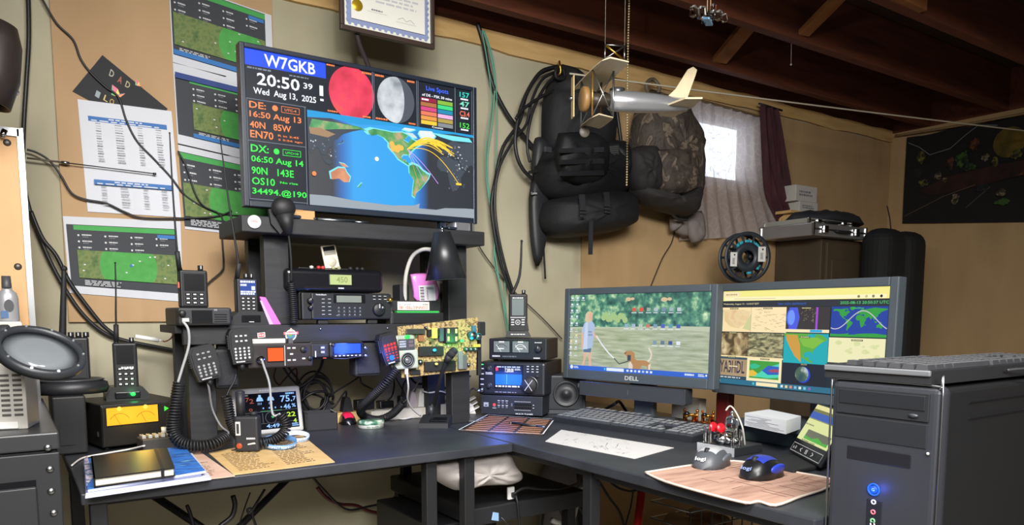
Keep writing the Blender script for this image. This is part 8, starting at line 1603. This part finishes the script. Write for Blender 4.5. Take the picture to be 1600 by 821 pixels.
for i, (lab, pts, r_, m) in enumerate((
    ('black cable hanging steeply behind the right desk leg', [(876, 756), (888, 775), (905, 792), (915, 812), (925, 835)], .005, CB), ('black cable bent in an arch under the right desk', [(846, 830), (852, 790), (868, 768), (888, 775), (900, 800), (903, 830)], .004, CB), ('pair of thin black cables dropping under the low shelf right part', [(872, 766), (872, 790), (880, 812), (882, 835)], .0028, CB),
    ('black cable swinging behind the red pole under the right desk', [(932, 745), (950, 775), (968, 800), (976, 825)], .005, CB), ('black cable hanging in a shallow loop left of the red pole', [(948, 748), (965, 762), (985, 768), (1000, 764)], .005, CB), ('thin black cable hanging straight beside the shallow loop left of the red pole', [(990, 764), (986, 790), (980, 812), (976, 830)], .003, CB))):
    cable('black_cable', lab, [oy(x, y, 2.02+.02*i) for x, y in pts], r_, m)
cable('red_cable', 'thick dark red cable crossing the wall under the left desk', [oy(496, 762, 2.36), oy(510, 778, 2.36), oy(530, 788, 2.36), oy(555, 790, 2.36), oy(580, 800, 2.36), (oy(620, 806, 2.36)), oy(660, 812, 2.36)], .006, C('#5a1c1e', .5))
cable('black_cable', 'thin black cable sagging across the wall under the left desk', [oy(480, 735, 2.34), oy(505, 765, 2.34), oy(540, 796, 2.34), oy(575, 792, 2.34), oy(610, 782, 2.34), oy(640, 755, 2.34), oy(654, 740, 2.34)], .004, CB)
for i, (lab, pts, r_) in enumerate((('black cable hanging in a bow under the left desk front', [(364, 775), (367, 790), (362, 808), (345, 822), (335, 835)], .006), ('thin black cable hanging under the left desk beside another bow', [(292, 790), (297, 803), (302, 822), (303, 840)], .0045), ('wire with a small ring under the left desk', [(414, 765), (402, 785), (394, 798), (389, 802), (387, 797), (393, 796), (395, 808), (401, 825)], .0035), ('thin wire hanging straight down under the left desk', [(391, 770), (382, 795), (374, 820), (370, 840)], .002))):
    cable('black_cable' if 'wire' not in lab else 'thin_wire', lab, [oy(x, y, 1.86+.05*i) for x, y in pts], r_, CB)
a, c = oy(1003, 765, 1.45), oy(993, 850, 1.45); t = thing('red_pole', 'red metal pole leaning under the right desk', 'pole', (c.x, 1.45, 0)); O = t.location[:]; b = MB(); dd = (c-a); e = a+dd*((a.z-.0)/(a.z-c.z)); b.cyl(a, e, .011, C('#b01818', .4)); b.build('pole', t, O); b = MB(); b.cyl(a, a-dd.normalized()*.02, .0125, C('#2a2a2c', .6)); b.build('end_cap', t, O)
t = thing('white_hook_tool', 'white bent bar hanging under the right desk beside its leg', 'tool', tuple(oy(895, 815, 1.9))); O = t.location[:]; b = MB(); b.tube([oy(908, 762, 1.92), oy(902, 785, 1.9), oy(896, 808, 1.88), oy(890, 817, 1.87), oy(872, 817, 1.87), oy(862, 813, 1.87)], .009, C('#c9c9c8', .45), 8); b.build('bar', t, O); b = MB(); b.tube([oy(908, 762, 1.92), oy(910, 752, 1.94)], .011, C('#6b6d70', .5)); b.build('grip', t, O)
q = oy(876, 815, 2.30); t = thing('grey_bin', 'grey rounded bin on the floor against the wall under the desk corner', 'bin', (q.x, 2.30, 0)); b = MB(); b.lathe([(0, 0), (.085, 0), (.095, .40), (.085, .47), (.05, .51), (0, .52)], C('#77757a', .6), Matrix.Diagonal((1, .8, 1, 1)), 32); b.build('bin', t); b = MB(); b.lathe([(.097, .39), (.1, .395), (.1, .41), (.096, .415)], C('#55545a', .5), Matrix.Diagonal((1, .8, 1, 1)), 32, True, False); b.build('rim', t)
b = MB(); a = oy(1015, 800, 2.0); 
t = thing('basket', 'metal wire basket with brown rolls under the right desk', 'basket', (oy(1100, 812, 1.75).x, 1.75, 0)); O = Vector(t.location); zt = oy(1100, 770, 1.75).z
for k2 in range(5): b = MB(); z_ = zt-.03-.06*k2; w_ = .16; b.tube([O+Vector((-w_, -.08, z_)), O+Vector((w_, -.08, z_)), O+Vector((w_, .1, z_)), O+Vector((-w_, .1, z_)), O+Vector((-w_, -.08, z_))], .0035, STEEL, 6, 1); b.build('wire_ring', t, O)
for k2 in range(7): b = MB(); x = -.16+.32*k2/6; b.cyl(O+Vector((x, -.08, 0.0)), O+Vector((x, -.08, zt-.03)), .003, STEEL, seg=6); b.build('wire_upright', t, O)
b = MB(); b.span(O+Vector((-.15, -.07, .0)), O+Vector((.15, .09, .01)), STEEL); b.build('bottom', t, O)
for i, (dx, m) in enumerate(((-.08, C('#8a6a4a', .7)), (.03, C('#7a5c3e', .7)))):
    b = MB(); b.cyl(O+Vector((dx, -.06, zt-.12)), O+Vector((dx, .08, zt-.12)), .045, m); b.cyl(O+Vector((dx, -.061, zt-.12)), O+Vector((dx, -.059, zt-.12)), .02, CB); b.build('roll', t, O)
